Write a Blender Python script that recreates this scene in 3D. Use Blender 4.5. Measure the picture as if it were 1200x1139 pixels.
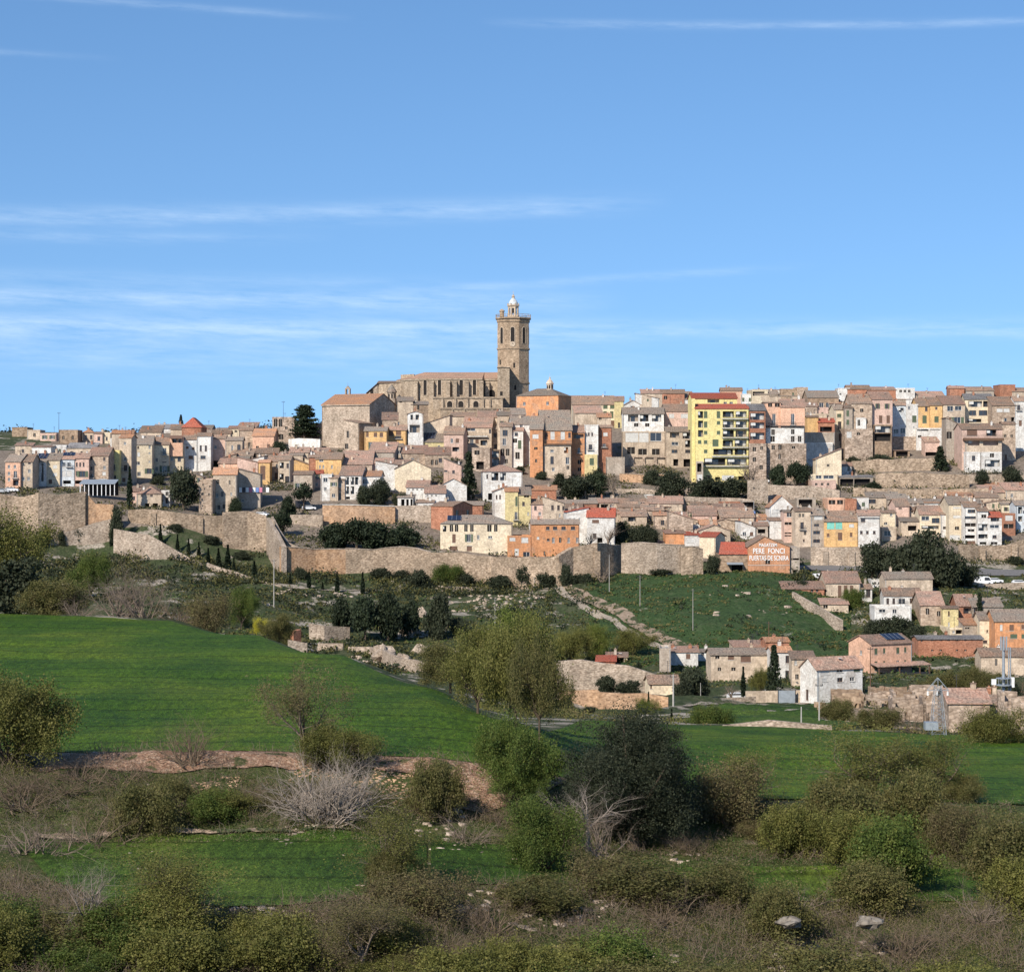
import bpy, math, random
import numpy as np
from mathutils import Vector, Matrix
R = math.radians
for o in list(bpy.data.objects): bpy.data.objects.remove(o)
SC = bpy.context.scene
COL = SC.collection
# ------------------------------------------------------------ camera
F = 2500.0          # focal length in photo pixels (photo 1200 wide)
HZ = 560.0          # horizon row of the photo
cam_d = bpy.data.cameras.new('camera'); cam = bpy.data.objects.new('camera', cam_d); COL.objects.link(cam)
cam.location = (0, 0, 0); cam.rotation_euler = (R(90), 0, 0)
cam_d.sensor_width = 36.0; cam_d.sensor_fit = 'HORIZONTAL'; cam_d.lens = 36.0*F/1200
cam_d.shift_y = -(569.5-HZ)/1200.0
cam_d.clip_start = 0.5; cam_d.clip_end = 30000
SC.camera = cam
# ------------------------------------------------------------ light
SUN_DIR = Vector((-0.43, -0.74, 0.60)).normalized()      # towards the sun
sun_el = math.asin(SUN_DIR.z); sun_az = math.atan2(SUN_DIR.x, SUN_DIR.y)
sl = bpy.data.lights.new('sun', 'SUN'); sl.energy = 4.4; sl.angle = R(0.5); sl.color = (1.0, 0.93, 0.82)
so = bpy.data.objects.new('sun', sl); COL.objects.link(so)
so.rotation_euler = (-SUN_DIR).to_track_quat('-Z', 'Y').to_euler()
SC.view_settings.view_transform = 'Standard'; SC.view_settings.look = 'None'
SC.view_settings.exposure = 0.38; SC.view_settings.gamma = 1.0
SC.view_settings.use_curve_mapping = False
SC.cycles.max_bounces = 5; SC.cycles.diffuse_bounces = 2; SC.cycles.transparent_max_bounces = 6
W = bpy.data.worlds.new("World"); SC.world = W; W.use_nodes = True
def build_world():
    nt = W.node_tree; N = nt.nodes; L = nt.links; N.clear()
    out = N.new('ShaderNodeOutputWorld'); bg = N.new('ShaderNodeBackground'); bg.inputs[1].default_value = 0.132
    sky = N.new('ShaderNodeTexSky'); sky.sky_type = 'NISHITA'; sky.sun_disc = False
    sky.sun_elevation = sun_el; sky.sun_rotation = sun_az
    sky.air_density = 1.0; sky.dust_density = 0.35; sky.ozone_density = 4.0; sky.altitude = 300
    tc = N.new('ShaderNodeTexCoord'); sx = N.new('ShaderNodeSeparateXYZ'); L.new(tc.outputs['Generated'], sx.inputs[0])
    # clear dry air: the band of pale haze at the horizon is lifted away
    up = N.new('ShaderNodeVectorMath'); up.operation = 'ADD'; up.inputs[1].default_value = (0, 0, .15); L.new(tc.outputs['Generated'], up.inputs[0])
    nm = N.new('ShaderNodeVectorMath'); nm.operation = 'NORMALIZE'; L.new(up.outputs[0], nm.inputs[0]); L.new(nm.outputs[0], sky.inputs['Vector'])
    def M(op, a, b=None, c=None, clamp=False):
        n = N.new('ShaderNodeMath'); n.operation = op; n.use_clamp = clamp
        for i, v in enumerate((a, b, c)):
            if v is None: continue
            if hasattr(v, 'links'): L.new(v, n.inputs[i])
            else: n.inputs[i].default_value = v
        return n.outputs[0]
    az = M('MULTIPLY', M('ARCTAN2', sx.outputs[0], sx.outputs[1]), F)
    el = M('MULTIPLY', M('ARCSINE', sx.outputs[2]), F)
    cv = N.new('ShaderNodeCombineXYZ'); L.new(M('MULTIPLY', az, 0.009), cv.inputs[0]); L.new(M('MULTIPLY', M('MULTIPLY_ADD', az, .03, el), 0.07), cv.inputs[1])
    nz = N.new('ShaderNodeTexNoise'); nz.inputs['Scale'].default_value = 1.0; nz.inputs['Detail'].default_value = 8; nz.inputs['Roughness'].default_value = .68
    L.new(cv.outputs[0], nz.inputs['Vector'])
    wob = M('MULTIPLY', M('SUBTRACT', nz.outputs[0], .5), 14)
    acc = None
    # high thin cirrus and contrails: (x0,y0,x1,y1,half width,opacity) as bearings in photo pixels
    for (x0, y0, x1, y1, w, op, wf) in [(-900,-20,420,31,4,.26,.2), (560,34,2400,72,4.5,.28,.2), (-600,70,150,83,3.5,.16,.3), (-900,292,790,239,11,.30,.6),
            (-900,292,400,281,6,.20,.6), (-900,350,740,353,11,.40,.6), (430,344,960,314,5,.22,.2), (-900,378,2400,396,11,.34,.5), (-900,400,760,398,26,.26,1.0),
            (-900,325,560,331,8,.15,1.0), (-400,420,900,432,22,.12,1.0), (500,455,2400,440,20,.08,1)]:
        a0, a1 = x0-600, x1-600; s = (y1-y0)/(x1-x0)
        line = M('MULTIPLY_ADD', az, -s, (HZ-y0)+s*a0)
        d = M('DIVIDE', M('SUBTRACT', M('MULTIPLY_ADD', wob, wf, el), line), w)
        g = M('POWER', 2.718, M('MULTIPLY', M('MULTIPLY', d, d), -1.0))
        f0 = M('MULTIPLY', M('SUBTRACT', az, a0), 1/110., clamp=True); f1 = M('MULTIPLY', M('SUBTRACT', a1, az), 1/150., clamp=True)
        g = M('MULTIPLY', M('MULTIPLY', g, op), M('MULTIPLY', f0, f1))
        acc = g if acc is None else M('ADD', acc, g)
    acc = M('MULTIPLY', acc, M('MULTIPLY_ADD', M('SUBTRACT', nz.outputs[0], .36), 3.0, 0.1, clamp=True), clamp=True)
    hs = N.new('ShaderNodeHueSaturation'); hs.inputs['Saturation'].default_value = 1.10; L.new(sky.outputs[0], hs.inputs['Color'])
    tint = N.new('ShaderNodeMixRGB'); tint.blend_type = 'MULTIPLY'; tint.inputs[0].default_value = 1.0; tint.inputs[2].default_value = (.96, .975, .96, 1)
    L.new(hs.outputs[0], tint.inputs[1])
    mx = N.new('ShaderNodeMixRGB'); mx.inputs[2].default_value = (4.6, 5.7, 7.0, 1)
    L.new(acc, mx.inputs[0]); L.new(tint.outputs[0], mx.inputs[1]); L.new(mx.outputs[0], bg.inputs[0]); L.new(bg.outputs[0], out.inputs[0])
build_world()
# ------------------------------------------------------------ helpers
def link(o): COL.objects.link(o); return o
def tag(o, label=None, cat=None, group=None, kind=None):
    if label: o['label'] = label
    if cat: o['category'] = cat
    if group: o['group'] = group
    if kind: o['kind'] = kind
    return o
def empty(name, loc, rz=0.0):
    o = bpy.data.objects.new(name, None); link(o); o.location = loc; o.rotation_euler = (0, 0, rz); o.empty_display_size = 1; return o
ORD = 'first second third fourth fifth sixth seventh eighth ninth tenth eleventh twelfth thirteenth fourteenth fifteenth sixteenth seventeenth eighteenth nineteenth twentieth'.split()+['twenty-'+w for w in 'first second third fourth fifth sixth seventh eighth ninth'.split()]
class MB:
    """collects faces; build() links them as one mesh object"""
    def __init__(s): s.v = []; s.f = []; s.m = []; s.uv = []
    def quad(s, pts, m=0, uv=None):
        i = len(s.v); s.v += [tuple(p) for p in pts]; s.f.append(tuple(range(i, i+len(pts)))); s.m.append(m)
        s.uv.append(uv if uv else [(p[0], p[2]) for p in pts])
    def box(s, x0, x1, y0, y1, z0, z1, m=0):
        a = [(x0,y0,z0),(x1,y0,z0),(x1,y1,z0),(x0,y1,z0),(x0,y0,z1),(x1,y0,z1),(x1,y1,z1),(x0,y1,z1)]
        for f in ((3,2,1,0),(4,5,6,7),(0,1,5,4),(1,2,6,5),(2,3,7,6),(3,0,4,7)): s.quad([a[i] for i in f], m)
    def prism(s, pts, y0, y1, m=0):
        """polygon pts (x,z) ccw seen from -y, extruded y0..y1"""
        n = len(pts)
        s.quad([(p[0], y0, p[1]) for p in pts], m); s.quad([(p[0], y1, p[1]) for p in reversed(pts)], m)
        for i in range(n):
            a, b = pts[i], pts[(i+1) % n]; s.quad([(a[0],y1,a[1]),(b[0],y1,b[1]),(b[0],y0,b[1]),(a[0],y0,a[1])], m)
    def ring(s, cx, cy, prof, n=12, m=0, ph=0.0):
        """lathe: prof list of (r,z)"""
        for k in range(n):
            a0 = ph+2*math.pi*k/n; a1 = ph+2*math.pi*(k+1)/n
            for (r0, z0), (r1, z1) in zip(prof[:-1], prof[1:]):
                p = [(cx+r0*math.cos(a0), cy+r0*math.sin(a0), z0), (cx+r0*math.cos(a1), cy+r0*math.sin(a1), z0), (cx+r1*math.cos(a1), cy+r1*math.sin(a1), z1), (cx+r1*math.cos(a0), cy+r1*math.sin(a0), z1)]
                if r1 < 1e-4: p = p[:3]
                if r0 < 1e-4: p = [p[0], p[2], p[3]]
                s.quad(p, m)
    def tube(s, p0, p1, r0, r1, n=5, m=0):
        p0 = Vector(p0); p1 = Vector(p1); d = (p1-p0)
        if d.length < 1e-5: return
        d.normalize(); u = d.orthogonal().normalized(); w = d.cross(u)
        A = [p0+(u*math.cos(t)+w*math.sin(t))*r0 for t in [2*math.pi*k/n for k in range(n)]]
        B = [p1+(u*math.cos(t)+w*math.sin(t))*r1 for t in [2*math.pi*k/n for k in range(n)]]
        for k in range(n): j = (k+1) % n; s.quad([A[k], A[j], B[j], B[k]], m)
        s.quad(B, m); s.quad(A[::-1], m)
    def mesh(s, name, mats):
        me = bpy.data.meshes.new(name); me.from_pydata(s.v, [], s.f)
        for m in mats: me.materials.append(m)
        me.polygons.foreach_set('material_index', s.m)
        ul = me.uv_layers.new(name='uv'); fl = [c for u in s.uv for p in u for c in p]; ul.data.foreach_set('uv', fl)
        me.update(); return me
    def build(s, name, mats, parent=None, loc=(0,0,0)):
        if not isinstance(mats, (list, tuple)): mats = [mats]
        o = bpy.data.objects.new(name, s.mesh(name, mats)); link(o); o.location = loc
        if parent: o.parent = parent
        return o
def npmesh(name, V, Q, mats, mi=None, smooth=False):
    """fast mesh: V (n,3), Q (m,k)"""
    me = bpy.data.meshes.new(name); V = np.asarray(V, np.float32); Q = np.asarray(Q, np.int32)
    me.vertices.add(len(V)); me.vertices.foreach_set('co', V.ravel())
    k = Q.shape[1]; me.loops.add(Q.size); me.loops.foreach_set('vertex_index', Q.ravel())
    me.polygons.add(len(Q)); me.polygons.foreach_set('loop_start', np.arange(0, Q.size, k, dtype=np.int32))
    for m in mats: me.materials.append(m)
    if mi is not None: me.polygons.foreach_set('material_index', np.asarray(mi, np.int32))
    if smooth: me.polygons.foreach_set('use_smooth', np.ones(len(Q), bool))
    me.update(calc_edges=True); return me
def obj(name, me, parent=None, loc=(0,0,0)):
    o = bpy.data.objects.new(name, me); link(o); o.location = loc
    if parent: o.parent = parent
    return o
# ------------------------------------------------------------ materials
def nmat(name, fn, rough=.9, spec=.2):
    m = bpy.data.materials.new(name); m.use_nodes = True; nt = m.node_tree; N = nt.nodes; L = nt.links
    b = N['Principled BSDF']; b.inputs['Roughness'].default_value = rough; b.inputs['Specular IOR Level'].default_value = spec
    fn(m, N, L, b); return m
def n_noise(N, L, vec, scale, detail=4, rough=.6):
    n = N.new('ShaderNodeTexNoise'); n.inputs['Scale'].default_value = scale; n.inputs['Detail'].default_value = detail; n.inputs['Roughness'].default_value = rough
    if vec is not None: L.new(vec, n.inputs['Vector'])
    return n.outputs[0]
def n_ramp(N, L, fac, stops):
    r = N.new('ShaderNodeValToRGB'); e = r.color_ramp.elements
    while len(e) < len(stops): e.new(.5)
    for i, (p, c) in enumerate(stops): e[i].position = p; e[i].color = tuple(c)+(1,) if len(c) == 3 else c
    L.new(fac, r.inputs[0]); return r.outputs[0]
def n_mix(N, L, f, a, b, blend='MIX'):
    n = N.new('ShaderNodeMixRGB'); n.blend_type = blend
    for i, v in enumerate((f, a, b)):
        if hasattr(v, 'links'): L.new(v, n.inputs[i])
        elif i == 0: n.inputs[0].default_value = v
        else: n.inputs[i].default_value = tuple(v)+(1,)
    return n.outputs[0]
def n_vec(N, L, scale, coord='Object', rand=True):
    tc = N.new('ShaderNodeTexCoord'); src = tc.outputs[coord]
    if rand:
        oi = N.new('ShaderNodeObjectInfo'); mu = N.new('ShaderNodeVectorMath'); mu.operation = 'MULTIPLY_ADD'
        cx = N.new('ShaderNodeCombineXYZ')
        for i in range(3): L.new(oi.outputs['Random'], cx.inputs[i])
        L.new(cx.outputs[0], mu.inputs[0]); mu.inputs[1].default_value = (91, 57, 73); L.new(src, mu.inputs[2]); src = mu.outputs[0]
    mp = N.new('ShaderNodeMapping'); mp.inputs['Scale'].default_value = scale; L.new(src, mp.inputs['Vector']); return mp.outputs[0]
def n_bump(N, L, b, h, strength, dist=.1):
    bp = N.new('ShaderNodeBump'); bp.inputs['Strength'].default_value = strength; bp.inputs['Distance'].default_value = dist
    L.new(h, bp.inputs['Height']); L.new(bp.outputs[0], b.inputs['Normal'])
def n_rand_value(N, L, col, amt=.25):
    oi = N.new('ShaderNodeObjectInfo'); mr = N.new('ShaderNodeMapRange'); mr.inputs[3].default_value = 1-amt; mr.inputs[4].default_value = 1+amt*.6
    L.new(oi.outputs['Random'], mr.inputs[0]); hs = N.new('ShaderNodeHueSaturation'); L.new(mr.outputs[0], hs.inputs['Value']); L.new(col, hs.inputs['Color']); return hs.outputs[0]
def plaster(name, c, dirt=.45):
    d = tuple(x*.62 for x in c); d2 = (c[0]*.55+.06, c[1]*.52+.05, c[2]*.5+.04)
    def fn(m, N, L, b):
        v1 = n_vec(N, L, (.35,.35,.3)); v2 = n_vec(N, L, (1.3,1.3,.16)); v3 = n_vec(N, L, (2.2,2.2,2.2))
        f1 = n_ramp(N, L, n_noise(N, L, v1, 1, 5, .65), [(.45,(0,0,0)), (.58,(1,1,1))])
        f2 = n_ramp(N, L, n_noise(N, L, v2, 1, 4), [(.50,(0,0,0)), (.62,(1,1,1))])
        col = n_mix(N, L, f1, c, n_mix(N, L, min(1,dirt*1.25), c, d2)); 
        k = N.new('ShaderNodeMath'); k.operation = 'MULTIPLY'; k.inputs[1].default_value = dirt*1.2; L.new(f2, k.inputs[0])
        col = n_mix(N, L, k.outputs[0], col, d)
        pf = n_ramp(N, L, n_noise(N, L, n_vec(N, L, (.28,.28,.42)), 1, 3, .5), [(.585,(0,0,0)), (.595,(1,1,1))]); k3 = N.new('ShaderNodeMath'); k3.operation = 'MULTIPLY'; k3.inputs[1].default_value = min(.8, dirt*1.3); L.new(pf, k3.inputs[0]); col = n_mix(N, L, k3.outputs[0], col, (c[0]*.3+.22, c[1]*.3+.17, c[2]*.3+.13))
        g = n_ramp(N, L, n_noise(N, L, v3, 1, 3), [(.38,(.78,.77,.76)), (.6,(1.06,1.06,1.06))])
        col = n_mix(N, L, 1.0, col, g, 'MULTIPLY'); L.new(n_rand_value(N, L, col, .12), b.inputs['Base Color'])
    return nmat(name, fn)
def stone(name, c1, c2, c3, sc=(1.0,1.0,1.8), bump=.5, patch=.5, rv=.12):
    def fn(m, N, L, b):
        v = n_vec(N, L, sc); vo = N.new('ShaderNodeTexVoronoi'); L.new(v, vo.inputs['Vector']); vo.inputs['Scale'].default_value = 1.0
        cell = N.new('ShaderNodeSeparateColor'); L.new(vo.outputs['Color'], cell.inputs[0])
        col = n_mix(N, L, cell.outputs[0], c1, c2)
        big = n_ramp(N, L, n_noise(N, L, n_vec(N, L, (.12,.12,.16)), 1, 5, .65), [(.42,(0,0,0)), (.62,(1,1,1))])
        k = N.new('ShaderNodeMath'); k.operation = 'MULTIPLY'; k.inputs[1].default_value = patch; L.new(big, k.inputs[0])
        col = n_mix(N, L, k.outputs[0], col, c3)
        mid = n_ramp(N, L, n_noise(N, L, n_vec(N, L, (.45,.45,.22)), 1, 5, .7), [(.3,(.68,.66,.64)), (.6,(1.12,1.12,1.12))]); col = n_mix(N, L, .85, col, mid, 'MULTIPLY')
        e = n_ramp(N, L, vo.outputs['Distance'], [(.35,(1,1,1)), (.85,(.55,.52,.5))])
        col = n_mix(N, L, .8, col, e, 'MULTIPLY')
        fine = n_ramp(N, L, n_noise(N, L, n_vec(N, L, (.9,.9,.9)), 1, 6, .7), [(.3,(.6,.6,.6)), (.65,(1.15,1.15,1.15))])
        col = n_mix(N, L, .8, col, fine, 'MULTIPLY')
        L.new(n_rand_value(N, L, col, rv), b.inputs['Base Color']); n_bump(N, L, b, e, bump, .15)
    return nmat(name, fn)
def tile(name, c1, c2, c3):
    def fn(m, N, L, b):
        tc = N.new('ShaderNodeTexCoord'); oi = N.new('ShaderNodeObjectInfo')
        def uvn(su, sv, det=4):
            mu = N.new('ShaderNodeVectorMath'); mu.operation = 'MULTIPLY_ADD'; cx = N.new('ShaderNodeCombineXYZ')
            L.new(oi.outputs['Random'], cx.inputs[0]); L.new(oi.outputs['Random'], cx.inputs[1]); L.new(cx.outputs[0], mu.inputs[0]); mu.inputs[1].default_value = (371, 193, 0); L.new(tc.outputs['UV'], mu.inputs[2])
            mp = N.new('ShaderNodeMapping'); mp.inputs['Scale'].default_value = (su, sv, 1); L.new(mu.outputs[0], mp.inputs['Vector']); return n_noise(N, L, mp.outputs[0], 1, det)
        a = n_ramp(N, L, uvn(2.6, .5), [(.36,(0,0,0)), (.64,(1,1,1))])
        bb = n_ramp(N, L, uvn(.22, .3, 5), [(.42,(0,0,0)), (.62,(1,1,1))])
        col = n_mix(N, L, a, c1, c2); col = n_mix(N, L, bb, col, c3)
        sp = n_ramp(N, L, uvn(2.6, 2.2, 3), [(.36,(.42,.42,.42)), (.62,(1.25,1.2,1.15))]); col = n_mix(N, L, .85, col, sp, 'MULTIPLY')
        L.new(n_rand_value(N, L, col, .3), b.inputs['Base Color']); n_bump(N, L, b, uvn(3.2, .35, 2), .5, .12)
    return nmat(name, fn)
def flat(name, c, rough=.8, spec=.3, metal=0, var=.2):
    def fn(m, N, L, b):
        g = n_ramp(N, L, n_noise(N, L, n_vec(N, L, (1.7,1.7,1.7)), 1, 3), [(.3,tuple(x*(1-var) for x in c)), (.7,tuple(min(1,x*(1+var*.5)) for x in c))])
        L.new(g, b.inputs['Base Color']); b.inputs['Metallic'].default_value = metal
    return nmat(name, fn, rough, spec)
def leafmat(name, c1, c2, c3=None, nscale=.5):
    def fn(m, N, L, b):
        f = n_ramp(N, L, n_noise(N, L, n_vec(N, L, (nscale,)*3), 1, 4, .7), [(.38,(0,0,0)), (.62,(1,1,1))]); col = n_mix(N, L, f, c1, c2)
        if c3:
            f3 = n_ramp(N, L, n_noise(N, L, n_vec(N, L, (nscale*4,)*3), 1, 2), [(.5,(0,0,0)), (.7,(1,1,1))]); col = n_mix(N, L, f3, col, c3)
        col = n_rand_value(N, L, col, .18); L.new(col, b.inputs['Base Color'])
        tr = N.new('ShaderNodeBsdfTranslucent'); L.new(col, tr.inputs[0]); mx = N.new('ShaderNodeMixShader'); mx.inputs[0].default_value = .22
        L.new(b.outputs[0], mx.inputs[1]); L.new(tr.outputs[0], mx.inputs[2]); L.new(mx.outputs[0], N['Material Output'].inputs[0])
    return nmat(name, fn, .7, .25)
WM = {
 'w': plaster('white_plaster', (.72,.69,.64), .35), 'c': plaster('cream_plaster', (.72,.60,.43), .3), 'y': plaster('yellow_plaster', (.70,.58,.30), .35),
 'Y': plaster('lemon_plaster', (.78,.66,.29), .13), 'p': plaster('pink_plaster', (.66,.46,.37), .3), 's': plaster('salmon_plaster', (.74,.45,.31), .28),
 'o': plaster('orange_plaster', (.66,.31,.15), .4), 'O': plaster('ochre_plaster', (.72,.45,.20), .35), 'b': plaster('beige_plaster', (.60,.48,.36), .5), 'g': plaster('grey_plaster', (.44,.37,.30), .5),
 'l': plaster('pale_blue_plaster', (.62,.66,.68), .3), 't': stone('tan_stone', (.46,.34,.25), (.56,.44,.33), (.36,.28,.22), (1.4,1.4,2.2), .3, .6),
 'r': stone('rubble_stone', (.36,.27,.20), (.64,.50,.39), (.30,.24,.19), (1.5,1.5,2.4), .7, .5), 'k': stone('brick', (.40,.17,.10), (.50,.24,.15), (.36,.2,.14), (2.2,2.2,5), .2, .5),
 'n': stone('brown_stone', (.36,.25,.17), (.44,.32,.22), (.25,.19,.14), (1.2,1.2,2), .4, .5)}
WN = {'w':'white','c':'cream','y':'yellow','Y':'lemon yellow','p':'pink','s':'salmon','o':'orange','O':'ochre','b':'beige','g':'grey','l':'pale blue','t':'tan stone','r':'rubble stone','k':'brick','n':'brown stone'}
TM = [tile('roof_tile_brown', (.28,.17,.12), (.40,.28,.20), (.24,.19,.15)), tile('roof_tile_rose', (.35,.20,.145), (.45,.30,.23), (.28,.21,.165)), tile('roof_tile_grey_brown', (.22,.165,.135), (.34,.27,.21), (.25,.22,.185)),
      tile('roof_tile_orange', (.52,.26,.14), (.58,.32,.19), (.42,.26,.18)), tile('roof_tile_red', (.36,.085,.05), (.44,.12,.075), (.36,.12,.08)), tile('roof_sheet_grey', (.22,.21,.21), (.30,.29,.28), (.18,.17,.17))]
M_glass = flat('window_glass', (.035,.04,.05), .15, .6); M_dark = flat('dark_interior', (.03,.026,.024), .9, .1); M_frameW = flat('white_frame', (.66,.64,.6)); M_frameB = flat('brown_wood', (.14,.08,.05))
M_shG = flat('green_shutter', (.10,.13,.08)); M_shB = flat('brown_shutter', (.17,.10,.07)); M_shW = flat('pale_shutter', (.6,.58,.54)); M_iron = flat('dark_iron', (.04,.04,.045), .6); M_conc = flat('concrete', (.42,.39,.35)); M_metal = flat('galvanised_metal', (.27,.30,.33), .5, .5)
M_solar = flat('solar_glass', (.02,.025,.045), .2, .6); M_white = flat('white_paint', (.8,.79,.77)); M_teal = flat('teal_board', (.22,.55,.45)); M_fab = [flat('cloth_white', (.8,.8,.78)), flat('cloth_pink', (.62,.22,.30)), flat('cloth_blue', (.16,.25,.5)), flat('cloth_dark', (.06,.06,.07))]
M_church = stone('church_stone', (.40,.31,.22), (.52,.41,.30), (.31,.245,.18), (1.5,1.5,2.6), .35, .5); M_tower = stone('tower_stone', (.36,.26,.175), (.46,.34,.235), (.30,.225,.155), (1.5,1.5,2.8), .3, .45)
M_chapel = stone('chapel_stone', (.42,.33,.25), (.56,.45,.35), (.36,.29,.22), (1.5,1.5,2.6), .3, .5)
M_twall = stone('town_wall_stone', (.33,.245,.17), (.58,.44,.32), (.27,.21,.15), (1.7,1.7,2.8), .8, .6); M_dry = stone('dry_stone', (.37,.29,.22), (.58,.47,.37), (.30,.245,.19), (2.0,2.0,3.4), .8, .5); M_grey = stone('grey_field_stone', (.24,.21,.17), (.40,.35,.29), (.2,.17,.13), (3,3,3), .9, .5)
M_wallorange = stone('warm_wall_stone', (.50,.30,.17), (.60,.39,.24), (.42,.29,.2), (1.7,1.7,3), .6, .6)
M_lime = plaster('limewash_brown', (.45,.36,.28), .5)
# ------------------------------------------------------------ terrain
ST = np.array([0,100,200,300,400,500,600,700,800,900,1000,1100,1200], float)
def zrow(z): return ('z', [z]*13 if not isinstance(z, (list, tuple)) else z)
ROWS = [
 (0, zrow(-1.8)), (20, zrow(-7)), (50, zrow(-16)), (80, zrow(-23.2)), (92, zrow([-24.6,-24.6,-24.4,-24.6,-25,-25.2,-25.4,-25.6,-25.8,-26,-26,-26,-26])),
 (104, zrow([-23.2,-23.8,-24.2,-24.2,-24.0,-24.4,-25.2,-25.6,-26,-26.3,-26.5,-26.5,-26.5])),
 (111, zrow([-22.6,-22.5,-22.5,-22.5,-22.5,-23.0,-24.6,-25.2,-25.6,-26.0,-26.2,-26.2,-26.2])),
 (119, zrow([-22.5,-22.5,-22.5,-22.5,-22.5,-22.6,-23.0,-23.6,-24.2,-24.8,-25.0,-25.0,-25.0])),
 (133, zrow([-22.4,-22.5,-22.5,-22.5,-22.5,-22.7,-23.1,-23.8,-24.3,-24.5,-24.5,-24.5,-24.5])),
 (140, [905,918,925,930,935,950,958,975,985,990,992,994,994]),
 (146, [886,886,885,885,887,893,903,928,940,945,946,948,950]),
 (150, [881,882,881,880,882,888,898,916,930,935,936,938,940]),
 (175, [834,834,834,834,834,836,846,885,905,908,910,911,912]),
 (200, [800,800,800,800,800,808,848,868,886,890,892,893,893]),
 (235, [764,764,764,764,768,802,850,858,870,873,876,877,877]),
 (262, [743,743,743,745,780,810,850,852,862,864,866,867,867]),
 (300, [720,721,725,755,788,815,842,845,851,853,858,862,863]),
 (360, [732,738,748,770,792,812,826,838,838,836,843,850,852]),
 (430, [738,742,752,772,782,795,805,812,814,815,813,822,826]),
 (480, [735,736,745,755,768,778,783,788,788,786,786,791,796]),
 (500, [730,730,738,742,753,763,768,775,772,768,772,774,776]),
 (520, [722,722,722,728,740,748,752,755,752,748,758,756,762]),
 (560, [690,692,690,702,712,716,712,705,700,700,712,706,712]),
 (590, [655,672,672,680,692,693,690,675,671,671,690,682,690]),
 (605, [632,655,650,668,674,676,680,672,668,668,672,666,672]),
 (612, [618,636,628,655,650,650,665,660,664,665,663,660,664]),
 (620, [606,614,610,640,641,642,650,648,655,658,655,652,655]),
 (640, [590,596,600,628,630,628,640,640,640,643,642,640,640]),
 (670, [575,578,590,592,592,596,612,612,615,618,618,612,615]),
 (710, [560,560,568,566,562,566,578,585,585,585,585,580,580]),
 (750, [540,545,550,542,535,538,548,555,555,555,550,545,545]),
 (800, [520,522,525,518,512,514,520,520,520,520,518,514,514]),
 (850, [509,509,509,505,500,495,495,490,488,485,485,483,483]),
 (900, [507,507,507,503,498,490,488,485,483,482,480,478,478]),
 (1000, zrow([21,21,21,22,24,26,27,28,28,29,30,30,30])), (1500, zrow(8.0)), (3000, zrow(-20.0)), (9000, zrow(-60.0)), (24000, zrow(-120.0))]
YR = np.array([r[0] for r in ROWS], float)
ZR = []
for yy, r in ROWS:
    if isinstance(r, tuple): ZR.append(np.array(r[1], float))
    else: ZR.append(-(np.array(r, float)-HZ)*yy/F)
ZR = np.array(ZR)
def vnoise(x, y, seed=0):
    xi = np.floor(x).astype(np.int64); yi = np.floor(y).astype(np.int64); xf = x-xi; yf = y-yi
    def h(a, b):
        n = (a*374761393+b*668265263+seed*1442695041) & 0xffffffff; n = ((n ^ (n >> 13))*1274126177) & 0xffffffff
        return ((n ^ (n >> 16)) & 0xffff)/65535.0
    u = xf*xf*(3-2*xf); v = yf*yf*(3-2*yf)
    return (h(xi,yi)*(1-u)+h(xi+1,yi)*u)*(1-v)+(h(xi,yi+1)*(1-u)+h(xi+1,yi+1)*u)*v-.5
EDGE_X = np.array([-400,0,200,300,400,450,500,560,600,640,680,760,860,980,1300], float); EDGE_Y = np.array([300,300,291,263,235,222,207,190,174,182,300,302,302,302,302], float)
def edge(px): return np.interp(px, EDGE_X, EDGE_Y)
def hbase(px, Y):
    px = np.asarray(px, float); Y = np.asarray(Y, float); px, Y = np.broadcast_arrays(px, Y)
    a = np.clip((px-ST[0])/100.0, 0, 11.9999); i = a.astype(int); fx = a-i
    fx = fx*fx*(3-2*fx)*.5+fx*.5
    j = np.clip(np.searchsorted(YR, Y, side='right')-1, 0, len(YR)-2); fy = np.clip((Y-YR[j])/(YR[j+1]-YR[j]), 0, 1)
    z0 = ZR[j,i]*(1-fx)+ZR[j,i+1]*fx; z1 = ZR[j+1,i]*(1-fx)+ZR[j+1,i+1]*fx
    return z0*(1-fy)+z1*fy
def hgt(px, Y):
    px = np.asarray(px, float); Y = np.asarray(Y, float); px, Y = np.broadcast_arrays(px, Y)
    z = hbase(px, Y); x = (px-600)/F*Y
    n1 = vnoise(x*.35, Y*.35, 1)+.5*vnoise(x*.8, Y*.8, 2)+.25*vnoise(x*2, Y*2, 3)
    n2 = vnoise(x*.06, Y*.06, 4)+.5*vnoise(x*.15, Y*.15, 5)+.3*vnoise(x*.4, Y*.4, 6)
    near = np.where(Y < 147, np.where((Y > 112) & (Y < 132), .06, .45), .08)
    und = (vnoise(x*.035+Y*.012, Y*.11-x*.02, 14)+.5*vnoise(x*.08, Y*.22, 15))*np.clip((Y-152)/25, 0, 1)*np.clip((edge(px)-6-Y)/20, 0, 1)*.75
    z = z+und
    far = np.clip((Y-310)/60, 0, 1)*np.clip((604-Y)/25, 0, 1)*2.4
    hill = np.clip((Y-900)/400, 0, 1)*6
    return z+n1*near*np.where(Y < 300, 1, 0)+n2*far+(vnoise(x*.004, Y*.004, 8)+.4*vnoise(x*.02, Y*.02, 9))*hill
def P(px, py, Y): return Vector(((px-600)/F*Y, Y, -(py-HZ)/F*Y))
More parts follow.
